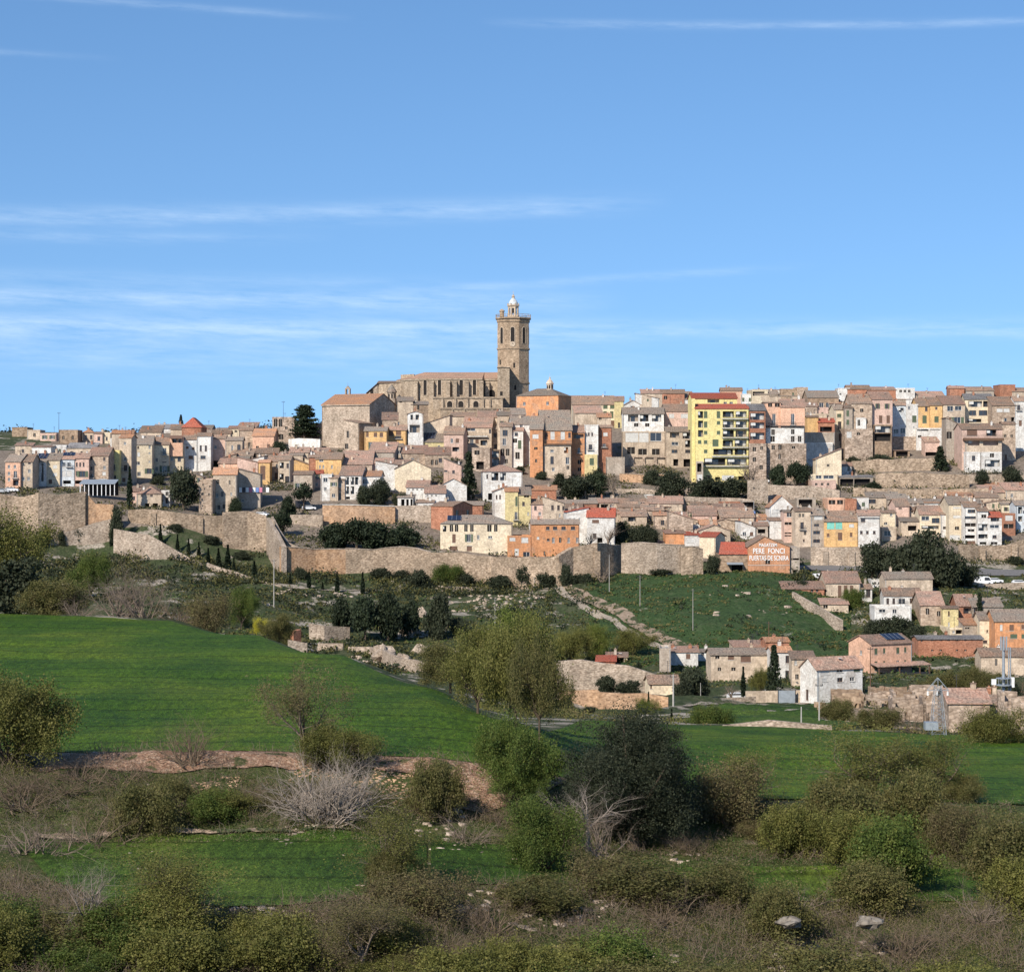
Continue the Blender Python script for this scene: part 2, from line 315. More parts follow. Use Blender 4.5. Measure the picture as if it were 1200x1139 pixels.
def gY(px, py, ymin=405, ymax=930):
    """depth at which the ground seen in column px first rises to row py, searching outward from ymin"""
    Ys = np.arange(ymin, ymax, .5); z = hbase(px, Ys); pp = HZ-z*F/Ys; k = np.argmax(pp <= py)
    return float(Ys[k]) if pp[k] <= py else float(ymax)
def G(px, Y): return Vector(((px-600)/F*Y, Y, float(hgt(px, Y))))
def rockgreen(name, greens, rocks, thr, sc=.05, fine=.6):
    def fn(m, N, L, b):
        v = n_vec(N, L, (sc,)*3, rand=False); f = n_noise(N, L, v, 1, 8, .68)
        col = n_ramp(N, L, n_noise(N, L, n_vec(N, L, (sc*5,)*3, rand=False), 1, 6, .7), [(.3,greens[0]), (.5,greens[1]), (.7,greens[2])])
        rc = n_ramp(N, L, n_noise(N, L, n_vec(N, L, (fine,fine,fine), rand=False), 1, 5, .7), [(.3,rocks[0]), (.65,rocks[1])])
        mk = n_ramp(N, L, f, [(thr,(0,0,0)), (thr+.04,(1,1,1))]); col = n_mix(N, L, mk, col, rc)
        sp = n_ramp(N, L, n_noise(N, L, n_vec(N, L, (fine*2.5,)*3, rand=False), 1, 4, .75), [(.3,(.45,.45,.45)), (.7,(1.3,1.3,1.3))]); col = n_mix(N, L, .9, col, sp, 'MULTIPLY')
        L.new(col, b.inputs['Base Color']); n_bump(N, L, b, n_noise(N, L, n_vec(N, L, (fine*1.5,)*3, rand=False), 1, 5, .7), .9, .5)
    return nmat(name, fn, .95, .1)
M_scrubland = rockgreen('scrubland_soil', [(.05,.07,.02), (.08,.10,.03), (.14,.11,.06)], [(.22,.17,.12), (.34,.27,.2)], .60, .35, 1.6)
M_hill = rockgreen('hillside_turf', [(.036,.050,.022), (.060,.076,.034), (.105,.10,.06)], [(.22,.185,.14), (.46,.4,.33)], .545, .09, .7)
M_hillock = rockgreen('hillock_grass', [(.030,.052,.022), (.045,.078,.028), (.075,.092,.045)], [(.22,.2,.15), (.4,.35,.28)], .64, .08, .5)
M_town = rockgreen('town_earth', [(.16,.13,.10), (.24,.19,.15), (.30,.25,.19)], [(.1,.11,.06), (.14,.13,.08)], .58, .08, .5)
M_gully = rockgreen('gully_earth', [(.30,.22,.15), (.38,.28,.20), (.44,.34,.26)], [(.05,.07,.03), (.09,.1,.05)], .50, .35, 1.2)
M_far = rockgreen('far_hills', [(.08,.085,.05), (.13,.12,.08), (.2,.17,.12)], [(.2,.17,.13), (.3,.26,.2)], .55, .01, .05)
def wheat(name, a, b_, c):
    def fn(m, N, L, b):
        v = n_vec(N, L, (.07,.045,.05), rand=False); f = n_noise(N, L, v, 1, 5, .6); col = n_ramp(N, L, f, [(.38,a), (.5,b_), (.62,c)])
        v2 = n_vec(N, L, (2.2,.7,1), rand=False); g = n_ramp(N, L, n_noise(N, L, v2, 1, 5, .75), [(.40,(.55,.58,.55)), (.60,(1.3,1.28,1.2))]); col = n_mix(N, L, .9, col, g, 'MULTIPLY')
        v4 = n_vec(N, L, (9,3.5,1), rand=False); g4 = n_ramp(N, L, n_noise(N, L, v4, 1, 2, .7), [(.42,(.6,.6,.6)), (.58,(1.25,1.25,1.25))]); col = n_mix(N, L, .8, col, g4, 'MULTIPLY')
        v3 = n_vec(N, L, (.09,.035,1), rand=False); w = n_ramp(N, L, n_noise(N, L, v3, 1, 4, .65), [(.4,(.66,.74,.7)), (.62,(1.12,1.06,.95))]); col = n_mix(N, L, .9, col, w, 'MULTIPLY')
        wv = N.new('ShaderNodeTexWave'); wv.inputs['Scale'].default_value = .055; wv.inputs['Distortion'].default_value = 1.6; wv.inputs['Detail'].default_value = 3; wv.inputs['Detail Scale'].default_value = .6; L.new(n_vec(N, L, (.35,1,0), rand=False), wv.inputs['Vector']); wv.bands_direction = 'Y'
        tr = n_ramp(N, L, wv.outputs[0], [(.015,(.52,.5,.42)), (.06,(1,1,1))]); col = n_mix(N, L, .75, col, tr, 'MULTIPLY')
        wd = n_ramp(N, L, n_noise(N, L, n_vec(N, L, (.8,.5,1), rand=False), 1, 4, .8), [(.66,(0,0,0)), (.70,(1,1,1))]); col = n_mix(N, L, wd, col, (.16,.16,.05))
        L.new(col, b.inputs['Base Color']); n_bump(N, L, b, n_noise(N, L, n_vec(N, L, (4,1.6,1), rand=False), 1, 4, .8), .8, .3)
    return nmat(name, fn, .8, .15)
M_wheat = wheat('young_wheat', (.050,.105,.008), (.078,.140,.010), (.112,.165,.014)); M_wheat2 = wheat('dark_young_wheat', (.048,.092,.014), (.068,.120,.018), (.095,.14,.022))
M_bank = rockgreen('stony_bank', [(.26,.14,.09), (.42,.25,.16), (.62,.46,.34)], [(.07,.08,.03), (.12,.12,.05)], .56, .55, 2.2)
M_track = rockgreen('gravel_track', [(.34,.28,.21), (.42,.35,.27), (.48,.4,.32)], [(.2,.2,.12), (.3,.27,.2)], .68, .4, 1.5)
M_tar = flat('old_asphalt', (.16,.15,.145))
def build_terrain():
    pxs = np.concatenate([np.arange(-1500,-120,60), np.arange(-120,1330,7.5), np.arange(1330,2700,60)])
    Ys = np.concatenate([np.arange(0,80,8), np.arange(80,152,.6), np.arange(152,320,2.5), np.arange(320,660,2.5), np.arange(660,1000,8), [1040,1100,1200,1350,1500,1800,2200,2700,3300,4500,6500,9000,14000,24000]])
    A, B = np.meshgrid(pxs, Ys); Yw = np.maximum(B, .0); Z = hgt(A, B); X = (A-600)/F*np.maximum(Yw, 30)
    V = np.stack([X, Yw, Z], -1).reshape(-1,3); n = len(pxs); i, j = np.meshgrid(np.arange(n-1), np.arange(len(Ys)-1)); q = (j*n+i).ravel()
    Q = np.stack([q, q+1, q+n+1, q+n], -1); cx = A[:-1,:-1].ravel()+3; cy = (B[:-1,:-1].ravel()+B[1:,:-1].ravel())/2
    mi = np.full(len(Q), 1); mi[cy < 148] = 0
    hk = (cy > 485) & (cy < 600) & (cx > 690) & (cx < 1000); mi[hk] = 2
    mi[(cy > 618)] = 3; mi[(cy > 905)] = 4; mi[(cy > 780) & (cx < 60)] = 1
    me = npmesh('ground', V, Q, [M_scrubland, M_hill, M_hillock, M_town, M_far], mi, True)
    o = obj('ground', me); tag(o, 'rough grassy and stony ground of the valley and the town hill', 'ground', kind='structure')
build_terrain()
def strip(name, pxs, Yn, Yf, mat, label, rows=40, off=.06, kind='structure', under=None):
    pxs = np.asarray(pxs, float); t = np.linspace(0, 1, rows); A = np.repeat(pxs[None,:], rows, 0)
    B = Yn(pxs)[None,:]*(1-t[:,None])+Yf(pxs)[None,:]*t[:,None]; Z = hgt(A, B)+off; X = (A-600)/F*B
    V = np.stack([X,B,Z], -1).reshape(-1,3); n = len(pxs); i, j = np.meshgrid(np.arange(n-1), np.arange(rows-1)); q = (j*n+i).ravel()
    o = obj(name, npmesh(name, V, np.stack([q,q+1,q+n+1,q+n], -1), [mat], None, True)); tag(o, label, name.split('_')[-1], kind=kind); return o
ip = lambda xs, ys: (lambda p: np.interp(p, xs, ys))
strip('wheat_field', np.arange(-700,1900,7.5), lambda p: 148.6+.5*np.sin(p*.03), lambda p: edge(p), M_wheat, 'bright green field of young wheat over the hilltop and down to the right', 70, .12)
strip('grass_terrace', np.arange(842,1011,4), ip([842,860,900,980,1010],[322,306,304,304,330]), ip([842,900,980,1010],[385,404,404,345]), M_wheat2, 'darker green strip of field in front of the farm walls', 30, .15)
strip('lower_field', np.arange(20,505,5), ip([20,60,130,260,300,400,440,505],[131,119,112.5,111,111.5,113.5,116,118]), ip([20,60,120,170,505],[131.5,132,133,134,134]), M_wheat2, 'small dark green field curving round at the lower left', 40, .08)
strip('lower_meadow', np.arange(505,1185,6), ip([505,600,700,1185],[118.5,121,124,125]), ip([505,600,1185],[133.5,133.5,133]), M_wheat2, 'narrow green meadow strip running to the lower right', 24, .08)
strip('stony_bank', np.arange(25,680,4), ip([25,200,330,420,480,520,560,620,680],[142.0,143.0,143.9,145.0,144.2,141.0,140.2,142.5,147]), ip([25,680],[148.6,148.6]), M_bank, 'pink stony earth bank below the wheat field', 14, .10)
strip('field_path', np.arange(40,420,4), ip([40,120,170,420],[132.3,133.3,134.1,134.2]), ip([40,120,170,420],[133.5,134.0,134.6,134.4]), M_gully, 'pale narrow path along the top of the lower field', 4, .16)
def ribbon(name, pts, w, mat, label, off=.25, ymin=405, n=80):
    """a path through photo points; every point is put on the ground there"""
    pp = [G(p[0], gY(p[0], p[1], ymin)) for p in pts]; V = []; 
    dens = []
    for a, b in zip(pp[:-1], pp[1:]):
        m = max(2, int((b-a).length/3))
        for k in range(m): dens.append(a.lerp(b, k/m))
    dens.append(pp[-1]); Q = []
    for k, c in enumerate(dens):
        d = (dens[min(k+1, len(dens)-1)]-dens[max(k-1, 0)]); d.z = 0; d.normalize(); s = Vector((-d.y, d.x, 0))*w/2
        for q in (c+s, c-s):
            px = 600+q.x*F/q.y; V.append((q.x, q.y, float(hgt(px, q.y))+off))
    V = np.array(V)
    for k in range(len(dens)-1): Q.append((2*k, 2*k+1, 2*k+3, 2*k+2))
    o = obj(name, npmesh(name, V, np.array(Q), [mat])); tag(o, label, 'path', kind='structure'); return o
ribbon('path', [(135,628),(180,643),(230,660),(285,677),(330,688),(380,695),(430,693),(500,692),(600,690),(650,689)], 3.2, M_track, 'pale path running along the foot of the town wall past the cypresses')
ribbon('footpath', [(650,689),(690,712),(730,735),(775,755)], 2.2, M_track, 'thin pale footpath descending the slope beside the gully')
ribbon('gully', [(660,690),(700,703),(740,728),(790,752),(815,765)], 4.5, M_gully, 'eroded pinkish gully down the side of the green hillock', .3)
ribbon('road', [(935,666),(1000,668),(1080,668),(1140,670),(1210,672)], 6, M_tar, 'road below the retaining wall on the right')
ribbon('farm_track', [(798,832),(840,826),(900,822),(1000,820),(1060,822)], 3.5, M_track, 'pale farm track along the garden walls', .2, 300)
# ------------------------------------------------------------ buildings
rnd = random.Random(7)
WCACHE = {}
DEEP = {'l': 1.3, 'a': 1.6, 'n': .35}
def win_mesh(w, h, kind):
    w = max(.3, round(w, 1)); h = max(.3, round(h, 1)); key = (w, h, kind, rnd.randint(0,3) if kind == 'l' else 0)
    if key in WCACHE: return WCACHE[key]
    m = MB(); dp = DEEP.get(kind, .22)-.05; hw = w/2
    if kind in 'wWb':
        m.quad([(-hw,dp,0),(hw,dp,0),(hw,dp,h),(-hw,dp,h)], 0); f = .09
        for a in ((-hw,-hw+f,0,h),(hw-f,hw,0,h),(-f/2,f/2,f,h-f),(-hw+f,hw-f,0,f),(-hw+f,hw-f,h-f,h)): m.box(a[0],a[1],dp-.06,dp-.004,a[2],a[3],1)
        if kind != 'b': m.box(-hw-.12,hw+.12,-.08,.05,-.1,-.002,2)
        if kind == 'W':   # open shutters lying on the wall
            for s in (-1, 1): m.box(min(s*hw*1.04, s*hw*1.9), max(s*hw*1.04, s*hw*1.9), -.07, -.01, 0, h, 3)
        if kind == 'b':
            m.box(-hw-.5,hw+.5,-.75,-.003,-.22,-.04,2)
            k = int((w+1)/.22)
            for i in range(k+1): x = -hw-.45+(w+.9)*i/k; m.box(x-.02,x+.02,-.72,-.68,-.04,.95,4)
            m.box(-hw-.48,hw+.48,-.73,-.67,.95,1.01,4)
    elif kind in 'sSB':
        mi = {'s':3,'S':5,'B':6}[kind]; m.box(-hw,hw,dp-.1,dp,0,h,mi); z = .12
        while z < h-.1: m.box(-hw+.05,hw-.05,dp-.13,dp-.102,z,z+.07,mi); z += .2
        m.box(-hw-.1,hw+.1,-.06,.05,-.09,-.002,2)
    elif kind == 'd':
        m.box(-hw,hw,dp-.08,dp,0,h,6); m.box(-hw,hw,dp-.12,dp-.082,h*.62,h*.66,6); m.box(hw-.25,hw-.18,dp-.14,dp-.082,h*.45,h*.5,4); m.box(-hw-.1,hw+.1,-.1,.02,h+.02,h+.15,2)
    elif kind == 'l':  # loggia
        m.quad([(-hw,dp,0),(hw,dp,0),(hw,dp,h),(-hw,dp,h)], (7,2,7,8)[key[3]]); m.box(-hw*.45,hw*.35,dp-.05,dp-.004,.02,h*.8,0)
        if key[3] in (0, 1): m.box(hw*.45,hw*.8,dp-.06,dp-.004,.02,h*.75,5)
        if key[3] in (1, 2): m.box(-hw*.9,-hw*.25,.12,.16,h*.45,h*.9,5)
        k = max(2, int(w/.3))
        for i in range(k+1): x = -hw+.03+(w-.06)*i/k; m.box(x-.02,x+.02,.04,.08,0,min(.95,h*.4),4)
        m.box(-hw,hw,.03,.09,min(.95,h*.4),min(1.0,h*.4+.06),4)
    elif kind == 'a':
        m.quad([(-hw,dp,0),(hw,dp,0),(hw,dp,h),(-hw,dp,h)], 7)
    elif kind == 'n':
        m.quad([(-hw,dp,0),(hw,dp,0),(hw,dp,h),(-hw,dp,h)], 7); m.box(-.05,.05,dp-.1,dp-.004,0,h,2)
    me = m.mesh('window_'+kind, [M_glass, M_frameW if rnd.random() < .5 else M_frameB, M_conc, M_shG, M_iron, M_shW, M_shB, M_dark, WM['g']]); WCACHE[key] = me; return me
KN = {'w':'window','W':'window','b':'balcony','s':'shutter','S':'shutter','B':'shutter','d':'door','l':'loggia','a':'opening','n':'opening'}
def wall_face(m, T, Wd, H0, H1, ops, mi=0, top=None):
    """vertical wall from (0,H0) to (Wd,H1) with rectangular holes; T maps (x,depth,z)"""
    xs = sorted({0.0, Wd} | {a for o in ops for a in (o[0], o[0]+o[2])}); zs = sorted({H0, H1} | {a for o in ops for a in (o[1], o[1]+o[3])})
    for xa, xb in zip(xs[:-1], xs[1:]):
        for za, zb in zip(zs[:-1], zs[1:]):
            cx, cz = (xa+xb)/2, (za+zb)/2
            if any(o[0] < cx < o[0]+o[2] and o[1] < cz < o[1]+o[3] for o in ops): continue
            m.quad([T(xa,0,za),T(xb,0,za),T(xb,0,zb),T(xa,0,zb)], mi)
    for o in ops:
        x, z, w, h = o[:4]; d = DEEP.get(o[4], .22)
        m.quad([T(x,0,z),T(x,d,z),T(x+w,d,z),T(x+w,0,z)], mi); m.quad([T(x,0,z+h),T(x+w,0,z+h),T(x+w,d,z+h),T(x,d,z+h)], mi)
        m.quad([T(x,0,z),T(x,0,z+h),T(x,d,z+h),T(x,d,z)], mi); m.quad([T(x+w,0,z),T(x+w,d,z),T(x+w,d,z+h),T(x+w,0,z+h)], mi)
def clean_ops(ops, Wd, H0, H1):
    out = []
    for o in ops:
        x, z, w, h = o[:4]; x = max(.12, x); z = max(H0+.05, z); w = min(w, Wd-.12-x); h = min(h, H1-.12-z)
        if w < .25 or h < .25: continue
        if any(x < p[0]+p[2]+.04 and p[0] < x+w+.04 and z < p[1]+p[3]+.04 and p[1] < z+h+.04 for p in out): continue
        out.append((x, z, w, h, o[4]))
    return out
def auto_ops(c, r, Wd, H, rg, style='w'):
    ops = []; cw = Wd/c; fh = H/r; mw = rg.choice([.8,.9,1.05]); mh = rg.choice([1.2,1.4,1.6])
    alt = {'w': 'wwwWsB', 'l': 'lllw', 's': 'sSsw', 'b': 'wbbw', 'W': 'WWWs', 'r': 'nnwn'}[style]
    for j in range(r):
        kk = rg.choice(alt); fm = rg.choice([1,1,.8])
        for i in range(c):
            if rg.random() < .10: continue
            k = kk if rg.random() < .75 else rg.choice(alt); w = mw*(1.9 if k == 'l' else 1); h = mh*fm*(1.2 if k in 'lb' else 1)
            w = min(w, cw*.72); h = min(h, fh*.72); x = (i+.5)*cw-w/2+rg.uniform(-.1,.1)*cw; z = j*fh+fh*.28
            if j == 0 and H > 5:
                z = .15 if rg.random() < .5 else fh*.3
                if z < .3: k = rg.choice('dwn'); h = min(2.1, fh*.75)
            ops.append((x, z, w, h, k))
    return ops
def roof_uvquad(m, pts, mi, along):
    """roof face; u runs along the eave vector, v up the slope"""
    p = [Vector(q) for q in pts]; e = Vector(along).normalized(); n = (p[1]-p[0]).cross(p[2]-p[0])
    if n.length < 1e-6: n = Vector((0,0,1))
    n.normalize(); s = n.cross(e); m.quad(pts, mi, [(q.dot(e), q.dot(s)) for q in p])
def slab(m, pts, mi, along, t=.16):
    """thick roof plate from the four/three corners of its top (ccw from above)"""
    roof_uvquad(m, pts, mi, along); lo = [(p[0],p[1],p[2]-t) for p in pts]; roof_uvquad(m, lo[::-1], mi, along)
    for i in range(len(pts)):
        j = (i+1) % len(pts); m.quad([lo[i], lo[j], pts[j], pts[i]], mi)
ROOTS = {}
def house(x0, x1, yt, yb, col, roof='f', rh=6, wins='-', sx=0, yaw=None, Y=None, label=None, group=None, ymin=608, tilem=None, seed=0, name='house', cat='house', D=None, ants=True, found=4.0, chim=True, sidewin=True):
    rg = random.Random(int(x0*13+yt*7+seed)); xc = (x0+x1)/2
    if Y is None: Y = gY(xc, yb, ymin)
    s = Y/F; 
    if yaw is None: yaw = (26 if sx > 0 else -26) if sx else rg.uniform(-5, 5)
    ya = R(yaw); Wd = (x1-x0)*s/math.cos(ya); H = max(1.2, (yb-yt)*s); rise = max(.15, rh*s)
    if D is None:
        if sx: D = abs(sx)*s/math.sin(abs(ya))
        elif roof in 'fh': D = min(17, max(7, rise/.40*2))
        elif roof == 'b': D = min(18, max(6, rise/.34))
        else: D = rg.uniform(8, 11)
    base = P(xc, yb, Y); root = empty(name, base, ya); hw = Wd/2
    if roof == 't': rise = .0
    m = MB(); Tf = lambda x, d, z: (x-hw, d, z); Tb = lambda x, d, z: (hw-x, D-d, z); Tl = lambda x, d, z: (-hw+d, D-x, z); Tr = lambda x, d, z: (hw-d, x, z)
    ops = []
    if isinstance(wins, str):
        if wins != '-':
            st = 'w'
            if wins[-1] in 'lsbWr': st = wins[-1]; wins = wins[:-1]
            c, r = wins.split('x'); ops = auto_ops(int(c), int(r), Wd, H, rg, st)
    else:
        for o in wins:
            k = o[4] if len(o) > 4 else 'w'; ops.append(((o[0]-x0)*s/math.cos(ya), (yb-o[1]-o[3])*s, o[2]*s/math.cos(ya), o[3]*s, k))
    ops = clean_ops(ops, Wd, 0, H)
    wall_face(m, Tf, Wd, -found, H, ops)
    sops = []
    if sx and sidewin and H > 3.5 and D > 5: sops = clean_ops(auto_ops(max(1, int(D/5)), max(1, int(H/3.2)), D, H, rg), D, 0, H)
    lops = sops if sx > 0 else []; rops = sops if sx < 0 else []
    HL = HR = H; HB = H
    if roof == 'L': HR = H+rise
    if roof == 'R': HL = H+rise
    if roof == 'b': HB = H+rise
    wall_face(m, Tl, D, -found, H, lops); wall_face(m, Tr, D, -found, H, rops); wall_face(m, Tb, Wd, -found, H, [])
    if roof in 'LR':   # mono-pitch sideways: finish the tops
        hx = hw if roof == 'L' else -hw; lx = -hx; sg = 1 if roof == 'L' else -1
        a = [(lx,0,H),(hx,0,H),(hx,0,H+rise)]; b = [(lx,D,H),(hx,D,H+rise),(hx,D,H)]
        if sg < 0: a = a[::-1]; b = b[::-1]
        m.quad(a, 0); m.quad(b, 0); c = [(hx,0,H),(hx,D,H),(hx,D,H+rise),(hx,0,H+rise)]; m.quad(c if sg > 0 else c[::-1], 0)
    if roof == 'b':
        m.quad([(-hw,D,H),(-hw,0,H),(-hw,D,H+rise)], 0); m.quad([(hw,0,H),(hw,D,H),(hw,D,H+rise)], 0); m.quad([(hw,D,H),(-hw,D,H),(-hw,D,H+rise),(hw,D,H+rise)], 0)
    if roof == 'f': m.quad([(-hw,D,H),(-hw,0,H),(-hw,D/2,H+rise)], 0); m.quad([(hw,0,H),(hw,D,H),(hw,D/2,H+rise)], 0)
    if roof == 'g': m.quad([(-hw,0,H),(hw,0,H),(0,0,H+rise)], 0); m.quad([(hw,D,H),(-hw,D,H),(0,D,H+rise)], 0)
    walls = m.build('wall', [WM[col] if isinstance(col, str) else col], root)
    # roof
    tm = TM[tilem] if tilem is not None else TM[rg.choices([0,1,2,3], [40,32,22,6])[0]]
    r = MB(); o = .32; g = .05; ro = None
    if roof == 'f':
        k = rise/(D/2)*o; za = H+g-k+.1
        slab(r, [(-hw-o,-o,za),(hw+o,-o,za),(hw+o,D/2,H+rise+g+.1),(-hw-o,D/2,H+rise+g+.1)], 0, (1,0,0)); slab(r, [(hw+o,D+o,za),(-hw-o,D+o,za),(-hw-o,D/2+.01,H+rise+g+.1),(hw+o,D/2+.01,H+rise+g+.1)], 0, (1,0,0))
    elif roof == 'g':
        k = rise/hw*o; za = H+g-k+.1
        slab(r, [(-hw-o,D+o,za),(-hw-o,-o,za),(0,-o,H+rise+g+.1),(0,D+o,H+rise+g+.1)], 0, (0,1,0)); slab(r, [(hw+o,-o,za),(hw+o,D+o,za),(.01,D+o,H+rise+g+.1),(.01,-o,H+rise+g+.1)], 0, (0,1,0))
    elif roof == 'b':
        k = rise/D*o; slab(r, [(-hw-o,-o,H+g-k+.1),(hw+o,-o,H+g-k+.1),(hw+o,D+o,H+rise+g+k+.1),(-hw-o,D+o,H+rise+g+k+.1)], 0, (1,0,0))
    elif roof in 'LR':
        k = rise/Wd*o; zl, zr = (H+g-k, H+rise+g+k) if roof == 'L' else (H+rise+g+k, H+g-k)
        slab(r, [(-hw-o,-o,zl+.1),(hw+o,-o,zr+.1),(hw+o,D+o,zr+.1),(-hw-o,D+o,zl+.1)], 0, (0,1,0))
    elif roof == 'h':
        q = min(hw, D/2); X = hw-q; Yr = (q, D-q) if X < .01 else (D/2, D/2); z0 = H+.04; z1 = H+rise+.1; c = [(-hw-o,-o,z0),(hw+o,-o,z0),(hw+o,D+o,z0),(-hw-o,D+o,z0)]
        ra = (-X, Yr[0], z1); rb = (X, Yr[1], z1)
        if X < .01: ra = (0, D/2-(D/2-hw), z1); rb = (0, D/2+(D/2-hw), z1); roof_uvquad(r, [c[0],c[1],ra], 0, (1,0,0)); roof_uvquad(r, [c[1],c[2],rb,ra], 0, (0,1,0)); roof_uvquad(r, [c[2],c[3],rb], 0, (1,0,0)); roof_uvquad(r, [c[3],c[0],ra,rb], 0, (0,1,0))
        else: roof_uvquad(r, [c[0],c[1],rb,ra], 0, (1,0,0)); roof_uvquad(r, [c[1],c[2],rb], 0, (0,1,0)); roof_uvquad(r, [c[2],c[3],ra,rb], 0, (1,0,0)); roof_uvquad(r, [c[3],c[0],ra], 0, (0,1,0))
        r.quad(c[::-1], 0)
    if r.f: ro = r.build('roof', [tm], root)
    else:
        r.quad([(-hw+.2,.2,H-.35),(hw-.2,.2,H-.35),(hw-.2,D-.2,H-.35),(-hw+.2,D-.2,H-.35)], 0)
        for a in ((-hw-.04,hw+.04,-.04,.22),(-hw-.04,hw+.04,D-.22,D+.04),(-hw-.04,-hw+.22,.22,D-.22),(hw-.22,hw+.04,.22,D-.22)): r.box(a[0],a[1],a[2],a[3],H-.36,H+.12,1)
        ro = r.build('roof', [M_conc, walls.data.materials[0]], root)
    def top(x, y):
        if roof == 'f': return H+rise*(1-abs(y-D/2)/(D/2))
        if roof == 'g': return H+rise*(1-abs(x)/hw)
        if roof == 'b': return H+rise*y/D
        if roof == 'L': return H+rise*(x+hw)/Wd
        if roof == 'R': return H+rise*(hw-x)/Wd
        if roof == 'h': return H+rise*.5
        return H-.35
    if chim and roof != 't':
        for k in range(rg.choice([0,1,1,2])):
            x = rg.uniform(-.75,.75)*hw; y = rg.uniform(.3,.8)*D; z = top(x, y); c = MB(); w = rg.uniform(.25,.4); hh = rg.uniform(.8,1.4)
            c.box(x-w,x+w,y-.3,y+.3,z-.6,z+hh,0); c.box(x-w-.08,x+w+.08,y-.38,y+.38,z+hh,z+hh+.12,1); c.box(x-.1,x+.1,y-.1,y+.1,z+hh+.12,z+hh+.35,0)
            c.build('chimney', [rg.choice([WM['k'],WM['w'],WM['b'],WM['g']]), TM[0]], ro)
    if ants and rg.random() < .5:
        x = rg.uniform(-.6,.6)*hw; y = rg.uniform(.4,.8)*D; z = top(x, y); c = MB(); hh = rg.uniform(1.8,3.4); c.box(x-.035,x+.035,y-.035,y+.035,z-.3,z+hh)
        for q in (.98,.86,.74): c.box(x-.5*q,x+.5*q,y-.02,y+.02,z+hh*q,z+hh*q+.04)
        c.box(x-.02,x+.02,y-.5,y+.5,z+hh-.1,z+hh-.05); c.build('antenna', M_iron, root)
    if ants and rg.random() < .18:
        x = rg.uniform(-.6,.6)*hw; z = top(x, D*.3); c = MB(); c.tube((x,D*.3,z-.3),(x,D*.3,z+.7),.03,.03,4); c.ring(x, D*.3-.1, [(0,z+.45),(.38,z+.62),(.4,z+.66)], 10, 1); c.build('satellite_dish', [M_iron, M_white], root)
    if sx or (ants and rg.random() < .5):   # gutter and downpipe
        c = MB(); x = hw-.2 if rg.random() < .5 else -hw+.2; c.box(x-.05,x+.05,-.12,-.02,0,H-.1); c.build('downpipe', rg.choice([M_iron, M_metal, M_shB]), root)
    for (x, z, w, h, k) in ops:
        q = obj(KN[k], win_mesh(w, h, k), root, (x+w/2-hw, 0, z))
    for (x, z, w, h, k) in sops:
        if sx > 0: q = obj(KN[k], win_mesh(w, h, k), root, (-hw, D-x-w/2, z)); q.rotation_euler = (0,0,R(-90))
        else: q = obj(KN[k], win_mesh(w, h, k), root, (hw, x+w/2, z)); q.rotation_euler = (0,0,R(90))
    root['dims'] = [Wd, D, H, rise, s]
    return tag(root, label, cat, group)
def adj(x0, x1, yt, yb):
    w, h = x1-x0, yb-yt
    a = 'tall' if h > 33 else ('low' if h < 13 else ''); b = 'narrow' if w < 12 else ('wide' if w > 34 else '')
    return ' '.join(t for t in (a, b) if t)
RD = {'f':'tiled','g':'gabled','L':'lean-to roofed','R':'slant roofed','b':'sloping roofed','h':'hip roofed','t':'flat roofed'}
ROWDATA = []
def row(place, group, text, **kw):
    items = []
    for ln in text.strip().splitlines():
        lab = None
        if '|' in ln: ln, lab = ln.split('|'); lab = lab.strip()
        t = ln.split(); B = [q for q in t if q[0] == 'B' and q[1:2].isdigit()]; t = [q for q in t if q not in B]
        if not t: continue
        items.append((float(t[0]), float(t[1]), float(t[2]), float(t[3]), t[4], t[5], float(t[6]), t[7] if len(t) > 7 else '-', float(t[8]) if len(t) > 8 else 0, int(t[9]) if len(t) > 9 and t[9] != '-' else None, lab, B[0][1:] if B else None))
    items.sort(key=lambda a: (a[0]+a[1]))
    for i, it in enumerate(items):
        x0, x1, yt, yb, col, roof, rh, wins, sx, tm, lab, B = it; k2 = dict(kw)
        if B: k2['Y'] = gY((x0+x1)/2, float(B[:3]), kw.get('ymin', 608))+float(B[3:] or 0); k2['found'] = 13.0
        if wins.startswith('@'): wins = eval(wins[1:])
        a = adj(x0, x1, yt, yb); nm = WN[col]
        l = lab or ('%s %s %s house, %s from left %s' % (a, nm, RD[roof], ORD[i], place)).strip()
        if len(l.split()) > 16: l = '%s %s house, %s from left %s' % (nm, RD[roof].split()[0], ORD[i], place)
        if len(l.split()) > 16: l = '%s house, %s from left %s' % (nm, ORD[i], place)
        if len(l.split()) > 16: print('LONG', l)
        house(x0, x1, yt, yb, col, roof, rh, wins, sx, label=l, group=group, tilem=tm, seed=i, **k2)

